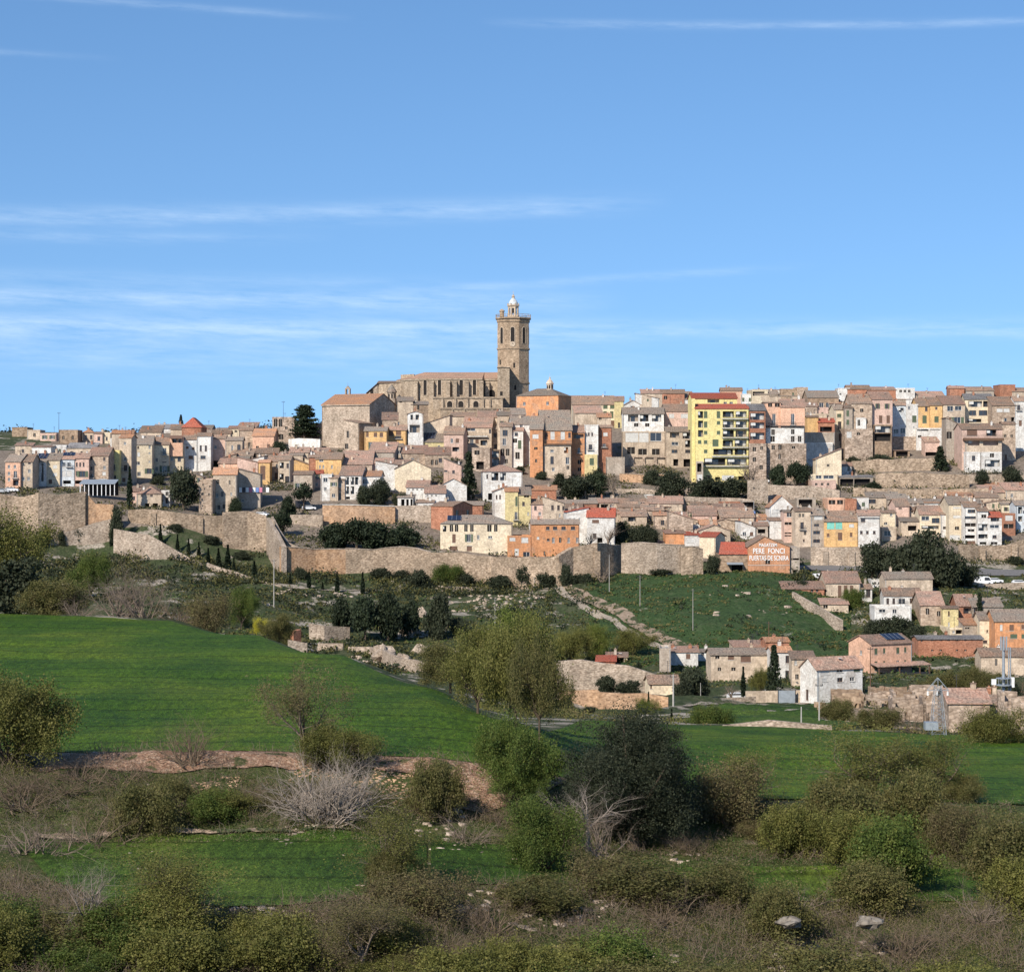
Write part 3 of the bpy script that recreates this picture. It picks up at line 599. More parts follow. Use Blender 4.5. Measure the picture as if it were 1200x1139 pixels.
def filler(n, xa, xb, yb, hlo, hhi, place, group, seed, ymin=612, cols='tbbgcpwrb', jit=4):
    rg = random.Random(seed); st = (xb-xa)/n
    for i in range(n):
        w = rg.uniform(.75,1.15)*st; xc = xa+st*(i+.5); b = yb+rg.uniform(-jit,jit); h = rg.uniform(hlo,hhi); c = rg.choice(cols); rf = rg.choice('fffbbgRLt'); rh = {'f':rg.uniform(3,7),'b':rg.uniform(4,8),'g':3,'R':4,'L':4,'t':1}[rf]
        nw = max(1, int(w/7)); nh = max(1, int(h/10))
        l = 'small %s %s house, %s from left %s' % (WN[c], RD[rf], ORD[i], place)
        if len(l.split()) > 16: l = 'small %s house, %s from left %s' % (WN[c], ORD[i], place)
        if len(l.split()) > 16: l = '%s house, %s from left %s' % (WN[c], ORD[i], place)
        house(xc-w/2, xc+w/2, b-h, b, c, rf, rh, '%dx%d' % (nw, nh), label=l, group=group, seed=seed+i, ymin=ymin, D=rg.uniform(6,9) if rf in 'fbt' else None)
# ------------------------------------------------------------ the town, row by row (photo pixels)
tw = [(43,543,3,21,'l'),(48,543,3,21,'l')]
row('in the cliff-top row at far left', 'houses in the row above the cliff at far left', '''
6 24 541 574 s f 9 @[(9,545,3,4),(16,545,3,4),(9,553,3,4),(16,552,4,8,'b'),(9,560,3,4),(15,563,7,6,'l')] 0 2 | salmon house with brown tiled roof at the left end of the cliff-top row
24 38 541 574 b f 9 @[(33,550,3,4),(26,559,3,4),(32,559,3,4),(33,542,3,2)]
38 54 541 570 w f 9 @tw 0 2 | white house with two tall joined glazed slits in the cliff-top row at far left
54 70 539 570 c f 8 @[(62,545,5,4,'S'),(62,554,5,4,'S'),(57,562,4,5,'d')] 0 2
70 87 538 570 l f 7 @[(73,542,4,5),(79,542,4,5,'b'),(73,552,4,6,'S'),(78,552,6,6,'S'),(74,563,9,4,'a')] 0 1 | pale blue grey house with two columns of windows in the cliff-top row
87 104 537 570 p f 6 @[(89,542,2,5),(93,542,2,5),(97,542,2,5),(89,552,2,6),(93,552,7,7,'W'),(88,563,8,4,'a')] 0 1
104 127 534 570 t f 10 @[(106,535,2.5,4),(121,536,2.5,4),(106,547,2.5,4),(121,546,3,4),(106,555,3,5,'b'),(120,553,4,4,'S'),(116,561,9,4,'S')]
127 140 528 567 Y t 1 @[(132,529,2,3),(132,536,2,4),(132,544,3,7,'b'),(130,557,6,6)] 0 - | narrow lemon yellow four-storey house in the cliff-top row at far left
140 154 513 567 b f 4 @[(145,518,3,3),(145,536,3,4),(145,545,4,7,'b'),(143,560,4,5,'d')] 0 3
''')
row('in the pale row behind the big dark pine', 'houses in the pale row behind the dark pine', '''
154 178 521 560 c f 11 @[(161,523,2,3),(174,522,2.5,4),(161,530,3,5,'S'),(174,530,2,2),(159,541,5,4),(174,540,2,2),(161,553,4,5),(172,549,7,6,'W')]
178 198 521 557 c f 9 @[(184,515.5,8,4.5,'l'),(191,525,4,8,'b'),(182,537,3,4),(190,541,5,1),(182,547,3,5),(190,546,6,7,'W')]
198 215 521 556 c t 1 @[(200,524,3,5),(208,524,4,7,'b'),(200,535,3,5),(208,535,4,6)] 0 - | cream house with dark red and blue awning behind the big pine
215 231 515 553 w f 5 @[(218,523,3,3,'B'),(225,524,3,3,'B'),(221,534,5,4,'B')] 0 0 | bright white house left of its white twin behind the big pine
231 247 511 552 w f 4 @[(234,522,2.5,7),(240,522,2.5,7),(235,534,6,4)] 0 0 | bright white house with paired tall slots, right of its white twin
247 264 514 547 p f 5 @[(248,510.5,6,4,'l'),(251,522,3,4),(250,541,6,7,'a')]
264 284 516 546 b f 4 @[(266,511,9,4,'l'),(271,522,2.5,9),(278,521,4,10,'b')]
''')
house(199, 214, 512, 521, 's', 't', 1, [(202,513,5,6,'l'),(209,513,3,6,'l')], Y=735, label='blue glazed attic terrace under a dark red awning on the cream house', name='rooftop_attic', cat='attic', ants=False)
row('along the skyline left of the tower', 'distant houses on the left skyline', '''
14 32 501 512 n t 1 - | ruined roofless brown building on the skyline at far left
32 47 504 515 b t 1 1x1r
47 66 508 517 p t 1 2x1
69 91 504 520 n t 1 2x1r | square ruined brown tower house with a mast on the left skyline
97 110 507 518 b h 4 2x1
110 120 508 520 p f 2 1x1
120 130 507 520 c t 1 1x1
129 139 514 524 w t 1 1x1
''', ymin=640)
row('in the low roofs behind the cliff-top row', 'low buildings behind the cliff-top row', '''
18 38 522 534 b b 3 1x1
37 60 524 536 w b 2 2x1
62 78 522 535 w t 1 1x1 0 -
78 112 525 536 b b 6 3x1 0 5 | low building with pale grey metal roof behind the cliff-top row
131 156 508 530 b f 4 - 0 3
''', ymin=640)
row('on the skyline above the two white houses', 'houses on the skyline above the white pair', '''
181 200 502 512 w f 5 1x1 0 5
200 222 503 520 b f 6 2x1
222 248 503 515 t f 5 2x1
248 270 508 522 b f 4 1x1
268 284 502 514 c f 3 @[(269,504,2.5,3,'n'),(275,504,2.5,3,'n')]
280 296 504 526 t f 6 2x1
296 321 511 530 s f 9 2x1 0 3
''', ymin=640)
house(213, 236, 501, 508, 'k', 'h', 12, '-', label='steep dark red hipped roof rising beside a pointed fir on the left skyline', Y=790, tilem=4, chim=False)
house(319, 345, 489, 520, 'r', 't', 0, [(321,491,4,9,'n'),(327,491,4,9,'n'),(327,509,5,6,'n'),(334,500,3,3,'n')], label='roofless pale ruined house with two dark square openings left of the cedar', Y=795)
house(345, 378, 496, 522, 'r', 't', 0, '3x2r', label='crumbling pale stone ruin half hidden behind the cedar', Y=797, D=8)
row('beside the wall right of the big dark pine', 'houses stepping down right of the dark pine', '''
160 189 579 595 b h 9 @[(165,580,3,2),(176,580,3,2),(170,590,5,5,'a'),(179,590,6,5,'a')]
189 199 575 595 w t 1 @[(194,575,3.5,6,'n'),(194,583,3.5,7,'n')]
152 163 576 590 p b 6 1x1
233 249 562 603 t t 1 @[(237,567,2,2,'n'),(245,569,2,2,'n'),(237,577,2,3,'n'),(244,578,2,3,'n')] | tall narrow ruined stone house with jagged top by the dark pine
250 277 556 603 b f 8 @[(254,562,3,5,'n'),(268,563,2,5,'n'),(252,578,4,5,'w'),(259,576,3,6,'w'),(270,577,2,4,'w'),(255,592,3,5,'n'),(261,591,3,5,'n')] 0 3
277 305 556 596 g R 7 @[(277,574,3,4),(283,585,3,3)] | bare grey side wall hung with washing right of the big dark pine
280 298 566 592 y f 4 1x1
''', ymin=612, sidewin=False)
row('in the cluster above the small car park', 'houses in the cluster left of the church', '''
270 296 534 548 t f 8 2x1 0 0
284 304 530 543 b f 4 2x1
256 278 543 556 s f 6 1x1 0 1
278 302 542 556 p R 6 - 0 1
303 316 542 568 O f 3 @[(305,546,6,16,'B')]
313 328 541 562 t f 7 2x2
326 340 539 566 b f 5 2x2l
339 366 546 556 O R 10 - 0 0 | ochre side wall under a sloping roof in the cluster above the car park
344 366 556 578 g f 4 2x1
362 374 536 558 k f 3 1x1
370 400 538 558 O f 8 @[(374,538,5,3,'w'),(374,545,2,4,'w'),(378,545,2,4,'w'),(388,545,2,4)] 0 0
366 378 555 572 p f 4 1x2 0 4
376 389 556 587 w t 1 @[(379,560,5,5),(380,571,3,4)] | narrow white house with a terrace above the car park
386 396 560 587 b f 3 1x2
394 404 562 586 t f 4 1x2
398 424 557 586 w f 11 @[(405,559,4,9,'l'),(411,559,4,9,'l'),(416,559,4,9,'l'),(405,570,4,9,'l'),(411,570,4,9,'l'),(405,582,5,3,'a')] 0 1 | white house with two tiers of dark arches under a rose roof
424 446 558 585 w f 6 @[(425,562,5,5)]
400 412 537 546 s b 5 - 0 1
340 362 530 545 b f 6 2x1
300 326 531 545 t f 6 2x1
360 385 531 540 t b 6 -
''', ymin=615)
row('below the chapel with the brown orange roof', 'roofs crowded below the chapel', '''
427 453 505 532 O f 5 @[(429,506,3,6,'B'),(438,507,4,5,'B'),(445,507,4,5,'B'),(433,518,3,9,'W'),(440,519,2,2)] B536+0 | ochre yellow house with dark windows beside the chapel buttress
452 476 504 523 O f 6 @[(455,505,6,6,'B'),(464,505,6,5,'B'),(463,511,7,3,'b')] B534+0
478 496 485 512 w g 3 @[(481,486,3,6,'l'),(487,486,4,6,'l'),(480,498,12,9,'l')] B535+2 | white gabled house with a grey dormer below the church
488 521 518 534 y f 12 @[(490,521,12,4,'B'),(513,522,3,5,'w')] 0 2 | yellow house under dark solar panels below the church
450 472 523 536 g b 5 3x1
496 527 497 512 b L 10 - 0 1 B535+8
482 502 474 486 n b 4 @[(489,475,2.5,5,'n')] B522+0 | dark brown stone outbuilding by the church apse
466 484 470 482 b b 5 @[(468,470,3,2,'n')] B522+0
448 466 492 504 t b 9 - 0 1 B535+6
520 543 509 537 p f 10 @[(528,514,3,5),(534,514,4,5,'B'),(521,524,3,4),(530,524,8,5,'l')] 0 0
543 576 501 530 b f 13 @[(546,502,11,3,'w'),(556,502,7,4,'w'),(545,515,4,6,'B'),(551,515,4,6,'w'),(557,515,4,5,'B'),(563,516,8,6,'l'),(573,503,3,5)] 0 1 | wide house with long pale balcony and broad tiled roof below the church
576 586 503 530 t f 5 1x2
586 600 500 548 g f 5 @[(589,504,6,7,'w'),(589,514,4,8,'w'),(587,526,4,8,'n'),(593,526,4,8,'n'),(592,538,3,5,'n')] | tall narrow grey stone house with stacked windows right of the arched wall
600 613 505 548 w f 4 @[(603,507,4,4,'w'),(601,514,5,5,'n'),(607,516,4,10,'s'),(604,530,5,8,'n')]
583 600 487 503 b f 5 2x1 0 2 B540+15
600 616 486 500 p b 8 1x1 0 2 B545+12
560 592 489 502 b b 8 - 0 1 B535+14
528 556 488 500 b b 5 3x1 B530+14
553 574 525 553 r t 1 @[(556,528,6,5,'n'),(558,541,9,9,'a')] | rubble wall with one big round arch below the wide balcony house
573 586 527 549 n t 1 @[(574,528,11,8,'l'),(574,537,11,9,'l')] | dark open two-tier loggia between the arched wall and the grey stone house
''', ymin=640)
row('in the pink and white roofs left of the conifer', 'roofs between the pine clump and the conifer', '''
463 505 549 577 c g 10 - | big blank cream gable wall above the pine clump
440 466 545 575 w R 5 1x1
432 462 530 548 g b 12 - 0 1
400 436 544 556 t b 16 - 0 1
436 460 543 556 p b 6 - 0 1
470 500 531 545 t b 9 1x1 0 1
498 528 533 548 t b 9 @[(505,539,3,6,'n'),(510,539,3,6,'n'),(514,537,4,5)] 0 1
520 541 546 570 p R 9 @[(530,540,3,4),(530,551,3,4),(516,551,4,2)] | pink gabled house with two small dark windows left of the conifer
476 502 571 590 w f 8 @[(478,573,2,1.5,'n'),(483,573,2,1.5,'n'),(488,573,2,1.5,'n'),(493,573,2,1.5,'n')] 0 1
498 522 578 596 w f 9 @[(500,580,2,1.5,'n'),(505,580,2,1.5,'n'),(510,580,2,1.5,'n')] 0 1
516 547 569 592 w g 8 - | white gable end with no windows just left of the dark conifer
466 484 583 597 w b 3 @[(470,585,4,9,'a'),(476,585,3,9,'a'),(481,585,3,9,'a')]
488 508 589 600 w b 3 @[(490,593,4,7,'a'),(496,592,4,8,'a'),(502,592,4,8,'a'),(507,591,5,5,'a')] | long low white outbuilding with dark arcade below the white gable
''', ymin=622)
row('along the town wall in the middle', 'buildings on the town wall in the middle', '''
566 612 553 590 w h 8 @[(576,554,8,9,'l'),(586,554,7,9,'l'),(570,556,2,5),(572,578,5,8,'a')] 0 1 | white villa with hip roof and two dark porches right of the conifer
505 531 593 622 k f 5 - -22 0 | long brick barn with patched red walls above the cream villa
531 566 592 606 k b 4 - 0 2
578 594 576 612 w L 6 @[(581,580,2,5),(585,580,2,5)]
592 607 576 616 y f 5 @[(604,582,3,11,'s'),(603,600,4,9,'b')] 0 3
607 622 580 616 y f 9 @[(614,580,6,3,'n'),(612,588,3,5),(618,600,2,4)] 0 2
616 652 574 588 k f 5 - 0 3
622 636 591 616 p f 6 @[(626,593,3,5),(631,600,3,4),(634,604,3,6)]
636 662 590 616 b R 8 @[(646,592,3,6),(653,592,3,6),(659,593,3,5),(655,602,2,4),(660,602,2,4)] | stone house with three windows under a slanting eave right of yellow houses
516 600 614 648 c h 10 @[(519,616,4,7,'l'),(527,615,4,8,'n'),(533,615,4,8,'n'),(544,615,4,8,'n'),(551,615,4,8,'n'),(571,615,5,8,'n'),(579,615,4,8,'n'),(530,626,4,10,'B'),(547,626,5,9,'W'),(559,627,3,5),(572,628,5,3),(527,640,9,5,'B'),(547,640,6,6,'d')] 0 2 | large cream villa with paired attic windows standing on the town wall
580 596 627 651 n t 0 - | low dark rubble outbuilding in front of the cream villa
595 623 628 653 o t 1 @[(597,630,7,4,'S'),(611,630,8,6,'S'),(603,643,5,8,'S'),(613,647,8,6,'w')] | lower orange block with flat terrace beside the long orange house
623 679 614 652 o f 5 @[(640,617,4,4,'w'),(648,617,5,4,'w'),(658,617,5,4,'w'),(669,617,5,4,'w'),(629,629,3,3,'S'),(641,631,3,3,'w'),(647,630,3,6,'w'),(655,630,3,6,'n'),(665,630,3,6,'w'),(675,630,3,6,'w'),(637,646,2,5,'n')] 0 2 | long orange house with small white framed windows on the town wall
622 637 614 628 w t 1 @[(624,617,10,6,'l')]
664 690 600 640 w L 5 @[(667,607,2,4),(672,607,2,4),(678,607,2,4)] 0 4
688 720 606 642 w f 10 @[(694,609,8,4,'B'),(695,625,4,6,'w'),(700,630,6,6,'a')] 0 4 | white house with bright red tiled roof by bare trees on the wall
''', ymin=612)
row('in the rose roofs above the dark pine hedge', 'low houses with rose roofs above the pine hedge', '''
655 700 590 602 k f 4 1x1 0 2
690 712 588 600 g b 4 -
702 724 589 602 b f 4 @[(704,591,9,4,'a'),(715,591,4,5)] 0 1
724 760 594 604 r b 9 @[(738,588,5,4,'n')] 0 0
728 758 605 616 b b 7 @[(736,606,9,5,'l')] 0 0
758 782 580 588 w t 1 @[(761,581,5,4,'n'),(770,581,5,4,'n')] | small pale block with two dark windows above the rose roofs
760 800 590 602 b b 8 - 0 1
752 778 598 608 b b 5 @[(753,592,10,4,'l')]
766 786 604 620 r b 3 1x1
784 812 608 632 r R 9 @[(786,601,8,4,'n')] 0 1 | rubble gable with white verge sloping down right of the pine hedge
700 728 602 612 b b 5 1x1 0 1
''', ymin=618)
row('behind the warehouse with the painted sign', 'buildings around the sign warehouse', '''
780 803 625 638 o b 3 - 0 1 | small orange shed on the town wall left of the cream block
803 820 627 640 w b 3 @[(805,630,8,6,'S')] 0 4
820 838 629 656 c f 5 - -14 4 | tall plain cream block standing on the town wall left of the warehouse
806 820 616 628 w t 1 -
818 856 622 636 b g 7 @[(847,619,4,3,'n')] 0 1
812 840 604 618 p b 7 1x1 0 1
838 872 600 614 b b 9 - 0 1
845 884 606 622 b b 10 - 0 0
846 872 588 602 k t 1 - 0 - | plain brick block among the roofs above the warehouse
868 886 618 632 w R 7 2x1
884 900 616 632 g f 4 @[(888,620,9,5,'a')]
870 884 587 606 g t 1 @[(870,588,14,9,'a')] B606+0 | blue tarpaulin shelter in front of a dark opening above the warehouse
''', ymin=622)
row('above the warehouse on the right', 'tall houses above the sign warehouse', '''
902 930 594 622 w g 13 @[(905,597,13,4,'S'),(915,600,3,6,'w'),(904,602,8,4,'S')] 0 3 | gabled house with orange roof and white lower wall above the warehouse
902 919 610 632 w b 3 @[(906,613,8,5,'S')]
919 932 600 636 p f 2 @[(922,601,6,5,'w'),(919,612,9,3,'n'),(919,624,8,1.5,'n'),(919,627,8,1.5,'n')]
932 950 599 641 b f 4 @[(936,602,2.5,4,'n'),(940,602,2.5,4,'n'),(938,612,4,8,'b'),(942,623,3,4,'n'),(941,632,2,3)] | tall grey beige house with paired windows and balcony above the warehouse
934 956 584 597 g t 0 @[(936,585,16,9,'a')]
950 966 604 641 g f 8 @[(954,604,10,5,'S'),(954,614,6,3,'w'),(953,622,8,4,'w'),(953,632,8,4,'w')]
966 1006 611 641 O f 12 @[(969,611,9,9,'s'),(979,611,8,9,'s'),(995,614,6,4,'S'),(969,625,3,4,'B'),(982,624,5,9,'B'),(996,624,3,5,'B')] 0 0 | ochre house with two turquoise shuttered bays above the right road
1006 1031 604 641 w f 6 @[(1003,600,9,3,'n'),(1014,600,9,3,'n'),(1009,608,5,4,'w'),(1017,609,11,3,'S'),(1008,622,3,4),(1015,622,3,4),(1023,622,3,4)] 0 1 | white three-window-wide house left of the big dark pines
970 990 584 600 s t 0 @[(971,586,8,5,'n'),(981,586,7,5,'n')]
990 1004 585 600 k t 0 -
1034 1050 601 620 c f 3 @[(1043,602,3,3),(1036,612,4,3)]
1033 1051 618 634 b t 0 @[(1036,622,8,6,'w')]
''', ymin=614)
row('in the white row above the retaining wall', 'white row above the retaining wall on the right', '''
1050 1066 593 614 p f 8 @[(1053,595,4,1.5),(1053,609,4,3)]
1064 1082 598 612 b f 4 @[(1068,598,2,3)]
1056 1078 611 628 b b 4 @[(1058,608,5,5,'w'),(1064,616,10,6,'a')]
1078 1106 603 628 c f 10 @[(1080,605,9,5,'w'),(1092,607,9,6,'w'),(1080,616,20,4,'l'),(1083,622,14,5,'a')] | cream house with long balcony under a brown roof above the dark pines
1104 1113 603 630 w f 2 @[(1105,617,5,3),(1109,626,4,3)]
1112 1130 591 634 c f 9 @[(1117,594,9,2,'S'),(1117,604,9,3,'S'),(1119,617,5,4,'n'),(1113,627,12,6,'S')] | tall cream house in the white row above the retaining wall
1130 1146 594 638 w f 6 @[(1134,597,9,4,'w'),(1130,605,14,3,'w'),(1131,613,13,4,'n'),(1134,620,8,3,'n'),(1131,627,12,4,'a'),(1132,634,11,4,'B')] 0 0 | white house with stacked glazed balconies second among the tall white houses
1146 1158 599 640 w f 5 @[(1150,603,6,4,'n'),(1146,614,12,8,'l'),(1146,626,12,5,'l'),(1148,635,8,3,'n')] 0 0 | narrow white house with dark double loggia in the white row
1158 1174 606 640 w f 6 @[(1161,606,10,5,'l'),(1160,615,11,4,'w'),(1163,627,5,4,'w'),(1161,635,8,3,'n')] 0 4 | white house with pale blue bands closing the white row on its right
1174 1190 602 628 k t 1 @[(1178,604,9,6,'S'),(1176,614,12,5,'n')] 0 - | dark red brick house with a wide shutter right of the white row
1174 1192 591 602 c b 3 2x1
1190 1212 592 624 l f 5 @[(1193,594,5,8,'l'),(1199,594,5,8,'l'),(1193,605,5,6,'l')] 0 2
''', ymin=614)
row('in the roofs behind the white row', 'roofs behind the white row', '''
1082 1114 589 598 o b 3 2x1 0 3
1066 1082 590 602 g b 5 -
1040 1064 585 596 g f 6 1x1
1017 1040 583 596 b b 6 @[(1006,585,9,5,'w')]
1004 1018 584 597 w t 1 1x1
1112 1140 580 590 s b 3 - 0 3
1158 1180 571 578 o b 5 @[(1164,567,2,2,'n')] 0 3 | small orange gable above the roofs behind the white row
1144 1170 583 594 b b 6 2x1 0 0
1150 1180 577 586 b b 8 - 0 1
1178 1215 574 586 b b 8 2x1 0 1
1128 1150 590 598 k b 5 -
1180 1196 566 574 l b 3 -
''', ymin=650)
row('among the balconied houses under the orange convent', 'houses under the orange convent', '''
621 636 503 560 o f 16 @[(624,509,7,5,'S'),(626,524,4,3,'n'),(627,538,2.5,4,'n')] 0 2
634 670 504 518 o f 24 @[(645,506,5,9,'S'),(657,506,5,9,'S'),(638,507,4,8,'B'),(666,507,3,6)] 0 2 B560+0 | wide orange upper storey with long dark balcony under a huge brown roof
637 669 521 556 b f 1 @[(645,527,4,3,'w'),(645,535,4,9,'w'),(647,548,3,4,'w'),(661,524,5,7,'l'),(663,536,4,8,'w'),(664,546,3,4,'n')] B560-1.5 | pale stained plaster house below the long dark balcony
669 685 507 558 o f 9 @[(672,509,12,5,'l'),(677,525,3,6,'b'),(677,539,4,5,'n'),(677,548,4,4,'n')] 0 1
685 701 498 533 w t 1 @[(689,507,2,4,'w'),(693,507,2,4,'w'),(690,521,4,6,'b')] B558+0 | narrow bright white house between orange ones under the convent
685 700 533 556 y t 0 @[(691,537,5,8,'s')] B558-1.2 | yellow lower storey under the narrow bright white house
701 717 501 533 k f 3 @[(707,507,5,4,'S'),(706,520,4,4,'b')] 0 0 B558+2 | red brick house right of the narrow bright white one
674 706 484 500 b b 9 - 0 1 B540+6
700 716 489 499 b b 5 @[(702,489,3,3,'n')] B545+4
600 622 497 512 w f 10 1x2 0 2 B548+3
612 622 512 545 w f 2 @[(613,516,4,6,'n'),(616,527,4,5,'n')]
''', ymin=650)
row('on the skyline between the convent and the yellow flats', 'houses between the convent and the yellow flats', '''
670 721 474 500 c f 11 @[(707,475,5,4,'s'),(715,475,5,4,'s'),(707,482,4,6,'s'),(715,482,4,8,'s'),(716,494,4,7,'B')] 0 0 | long cream house with green shutters under a broad sloping roof
720 731 470 502 y f 6 1x1 0 -
731 752 475 490 w g 6 @[(739,476,5,5,'w')] | white gabled house right of the yellow strip on the skyline
745 772 467 480 w R 6 1x1
730 778 485 507 w f 8 @[(736,486,12,8,'l'),(750,486,10,8,'l'),(764,486,11,8,'l'),(743,496,5,4,'n'),(756,496,5,4,'n')] 0 2 B546+2 | white house with three dark arched loggias left of the pink house
730 779 506 536 b t 0 @[(733,507,15,11,'S'),(749,507,11,11,'S'),(762,506,13,11,'w'),(735,524,9,8,'n'),(748,526,10,7,'n'),(764,526,9,7,'n')] 0 - B546+.8 | stained middle storeys with glazed panels under the three dark loggias
779 812 482 503 p f 9 @[(784,485,6,5,'S'),(798,485,8,5,'S')] 0 0 B548+10 | pink upper house with white shutters left of the yellow flats
781 813 506 548 b f 6 @[(785,507,11,6,'l'),(800,507,13,7,'l'),(787,518,8,4,'w'),(803,516,7,8,'l'),(787,527,7,4,'w'),(803,527,7,4,'w'),(789,538,6,8,'a'),(801,538,11,9,'a')] 0 2 | tan house with columned terraces below the pink house
739 788 535 546 r t 0 @[(743,536,10,8,'a'),(756,536,10,8,'a'),(770,536,12,8,'a')] | low rubble arcade of three arches in the terraced gardens
774 802 461 475 k f 5 @[(778,464,4,4,'n')] 0 0
752 776 461 474 b b 5 2x1 0 1
790 812 468 480 w b 10 - 0 0
710 732 536 557 g t 1 - | plain grey brown shed in the garden left of the orange terrace wall
''', ymin=650)
# the yellow block of flats
yo = [(818,482,6,8,'l'),(825,482,4,8,'s'),(840,482,4,8,'s'),(847,482,13,7,'l'),(862,482,13,7,'l'),(818,493,6,8,'l'),(825,494,4,7,'s'),(840,493.5,4,4,'s'),(847,493,13,8,'l'),(862,493,13,8,'l'),
      (818,504,6,8,'l'),(825,505,4,4,'s'),(840,505,4,4,'s'),(847,504,13,8,'l'),(862,504,13,8,'l'),(818,516,4,4,'s'),(825,516,4,4,'s'),(835,515,7,8,'s'),(847,516,12,7,'l'),(861,515,14,8,'l'),(825,527,4,4,'s'),
      (836,526,23,7,'l'),(861,526,14,7,'l'),(825,537,25,8,'l'),(852,537,23,8,'l'),(827,557,6,5,'B'),(838,559,6,4,'a'),(846,557,14,6,'S'),(865,558,10,6,'a')]
fl = house(815, 877, 479, 566, 'Y', 'f', 6, yo, label='large lemon yellow block of flats with red roof and stacked balconies', name='apartment_block', cat='apartment block', tilem=4, Y=735, D=14, chim=False)
s_ = fl['dims'][4]; hw_ = fl['dims'][0]/2
for k, (a, b, y) in enumerate([(846,876.5,490.5),(846,876.5,501.5),(846,876.5,512.5),(846,876.5,524),(834,876.5,534.5),(823,876.5,546)]):
    m = MB(); m.box((a-846)*s_, (b-846)*s_, -1.1, -.003, (566-y)*s_-.25, (566-y)*s_); 
    n = int((b-a)*s_/.35)
    for i in range(n+1): x = (a-846)*s_+.05+((b-a)*s_-.1)*i/n; m.box(x-.025,x+.025,-1.06,-1.0,(566-y)*s_,(566-y)*s_+.95,1)
    m.box((a-846)*s_, (b-846)*s_,-1.07,-.99,(566-y)*s_+.95,(566-y)*s_+1.02,1); m.build('balcony', [WM['w'], M_iron], fl)
m = MB(); m.box((811-846)*s_-.0,(815-846)*s_-.05,1.5,9,-4,(566-467)*s_); m.build('side_wing', [WM['Y']], fl)
house(811, 864, 467, 490, 'Y', 'f', 7, [(829,468,14,4,'l'),(848,471,4,2.5),(855,471,4,2.5)], label='set back top storey of the yellow flats under a second red roof', name='penthouse', cat='penthouse', tilem=4, Y=751, D=11, ants=True)
house(816, 824, 541, 573, 'g', 't', 0, [(817,543,5,10,'a'),(817,556,6,7,'S')], Y=729, label='narrow grey stair annex at the foot of the yellow flats', name='stair_annex', cat='annex', ants=False)
row('right of the yellow flats in the upper town', 'houses right of the yellow flats', '''
878 897 481 525 k f 8 @[(879,484,17,8,'l'),(879,495,17,7,'l'),(879,507,17,8,'l')] 0 5 B566+0 | dark red house with three tiers of glazed balconies right of the yellow flats
878 898 520 566 r t 0 @[(882,524,4,5,'n'),(891,523,3,4,'n'),(882,536,4,5,'n'),(890,545,4,5,'n')] B566-1.2
897 915 472 502 s f 1 @[(900,473,5,4,'n'),(908,473,6,4,'n'),(905,485,4,14,'b')] B562+0
915 943 477 502 s f 10 @[(927,485,4,13,'b')] 0 1 B562+0 | peach house wall with a very long dark balcony right of the yellow flats
897 942 502 520 w t 0 @[(904,502,4,8,'n'),(927,502,4,7,'n'),(903,511,5,7,'n'),(927,511,4,7,'n'),(935,511,4,7,'n')] B562-1.2 | whitewashed lower storey under the very long dark balcony
898 945 520 560 r t 0 @[(904,522,4,5,'n'),(912,521,4,6,'n'),(912,532,3,6,'n'),(928,523,4,3,'n')] B562-2.4
942 978 507 520 g t 1 - B545+0 | bare grey concrete wall below the orange wooden hut
942 976 519 542 w t 0 - B545-1.5 | whitewashed garden wall below the bare grey concrete wall
946 959 489 508 O f 2 - B545+5 | orange wooden hut standing on the concrete terrace
959 978 495 508 k b 5 @[(961,500,14,6,'a')] 0 4 B545+5
950 978 485 494 b t 1 2x1 B530+10
978 990 480 507 c f 6 @[(981,485,5,4,'s'),(982,494,4,9,'b')] 0 2 B535+0
978 990 507 530 c t 0 @[(983,508,4,9,'B'),(984,518,3,4,'n')] B535-1
990 999 478 514 g f 4 @[(992,481,3,7,'s'),(992,492,3,6,'s')] B540+0
998 1022 473 503 t f 12 @[(1008,479,4,4,'n'),(1003,491,4,8,'n'),(1014,492,3,5,'n')] 0 0 B540+2 | tan rubble house with white painted centre right of the cream narrow house
1003 1015 490 501 w t 0 @[(1005,492,3,7,'n')] B540+1 | white plastered bay in the tan rubble house
990 1023 503 540 r t 0 @[(992,506,6,7,'S'),(1004,507,4,3,'n')]
956 986 538 560 c L 12 @[(969,544,3,3,'n')] 0 1 B572+3
950 982 556 572 c t 1 @[(956,557,7,4,'w'),(965,557,12,4,'w')] | cream shed with glazed front in the terraces below the concrete wall
951 980 563 575 p t 0 @[(955,566,3,3,'n'),(962,566,3,3,'n'),(969,566,3,3,'n')] B575-1
979 998 546 557 w f 4 @[(982,547,5,6,'w'),(993,546,3,6,'w')]
984 1023 559 572 g b 2 @[(984,561,16,9,'a'),(1001,561,19,9,'a')] 0 5 | long open grey shelter with dark bays in the upper terraces
''', ymin=650)
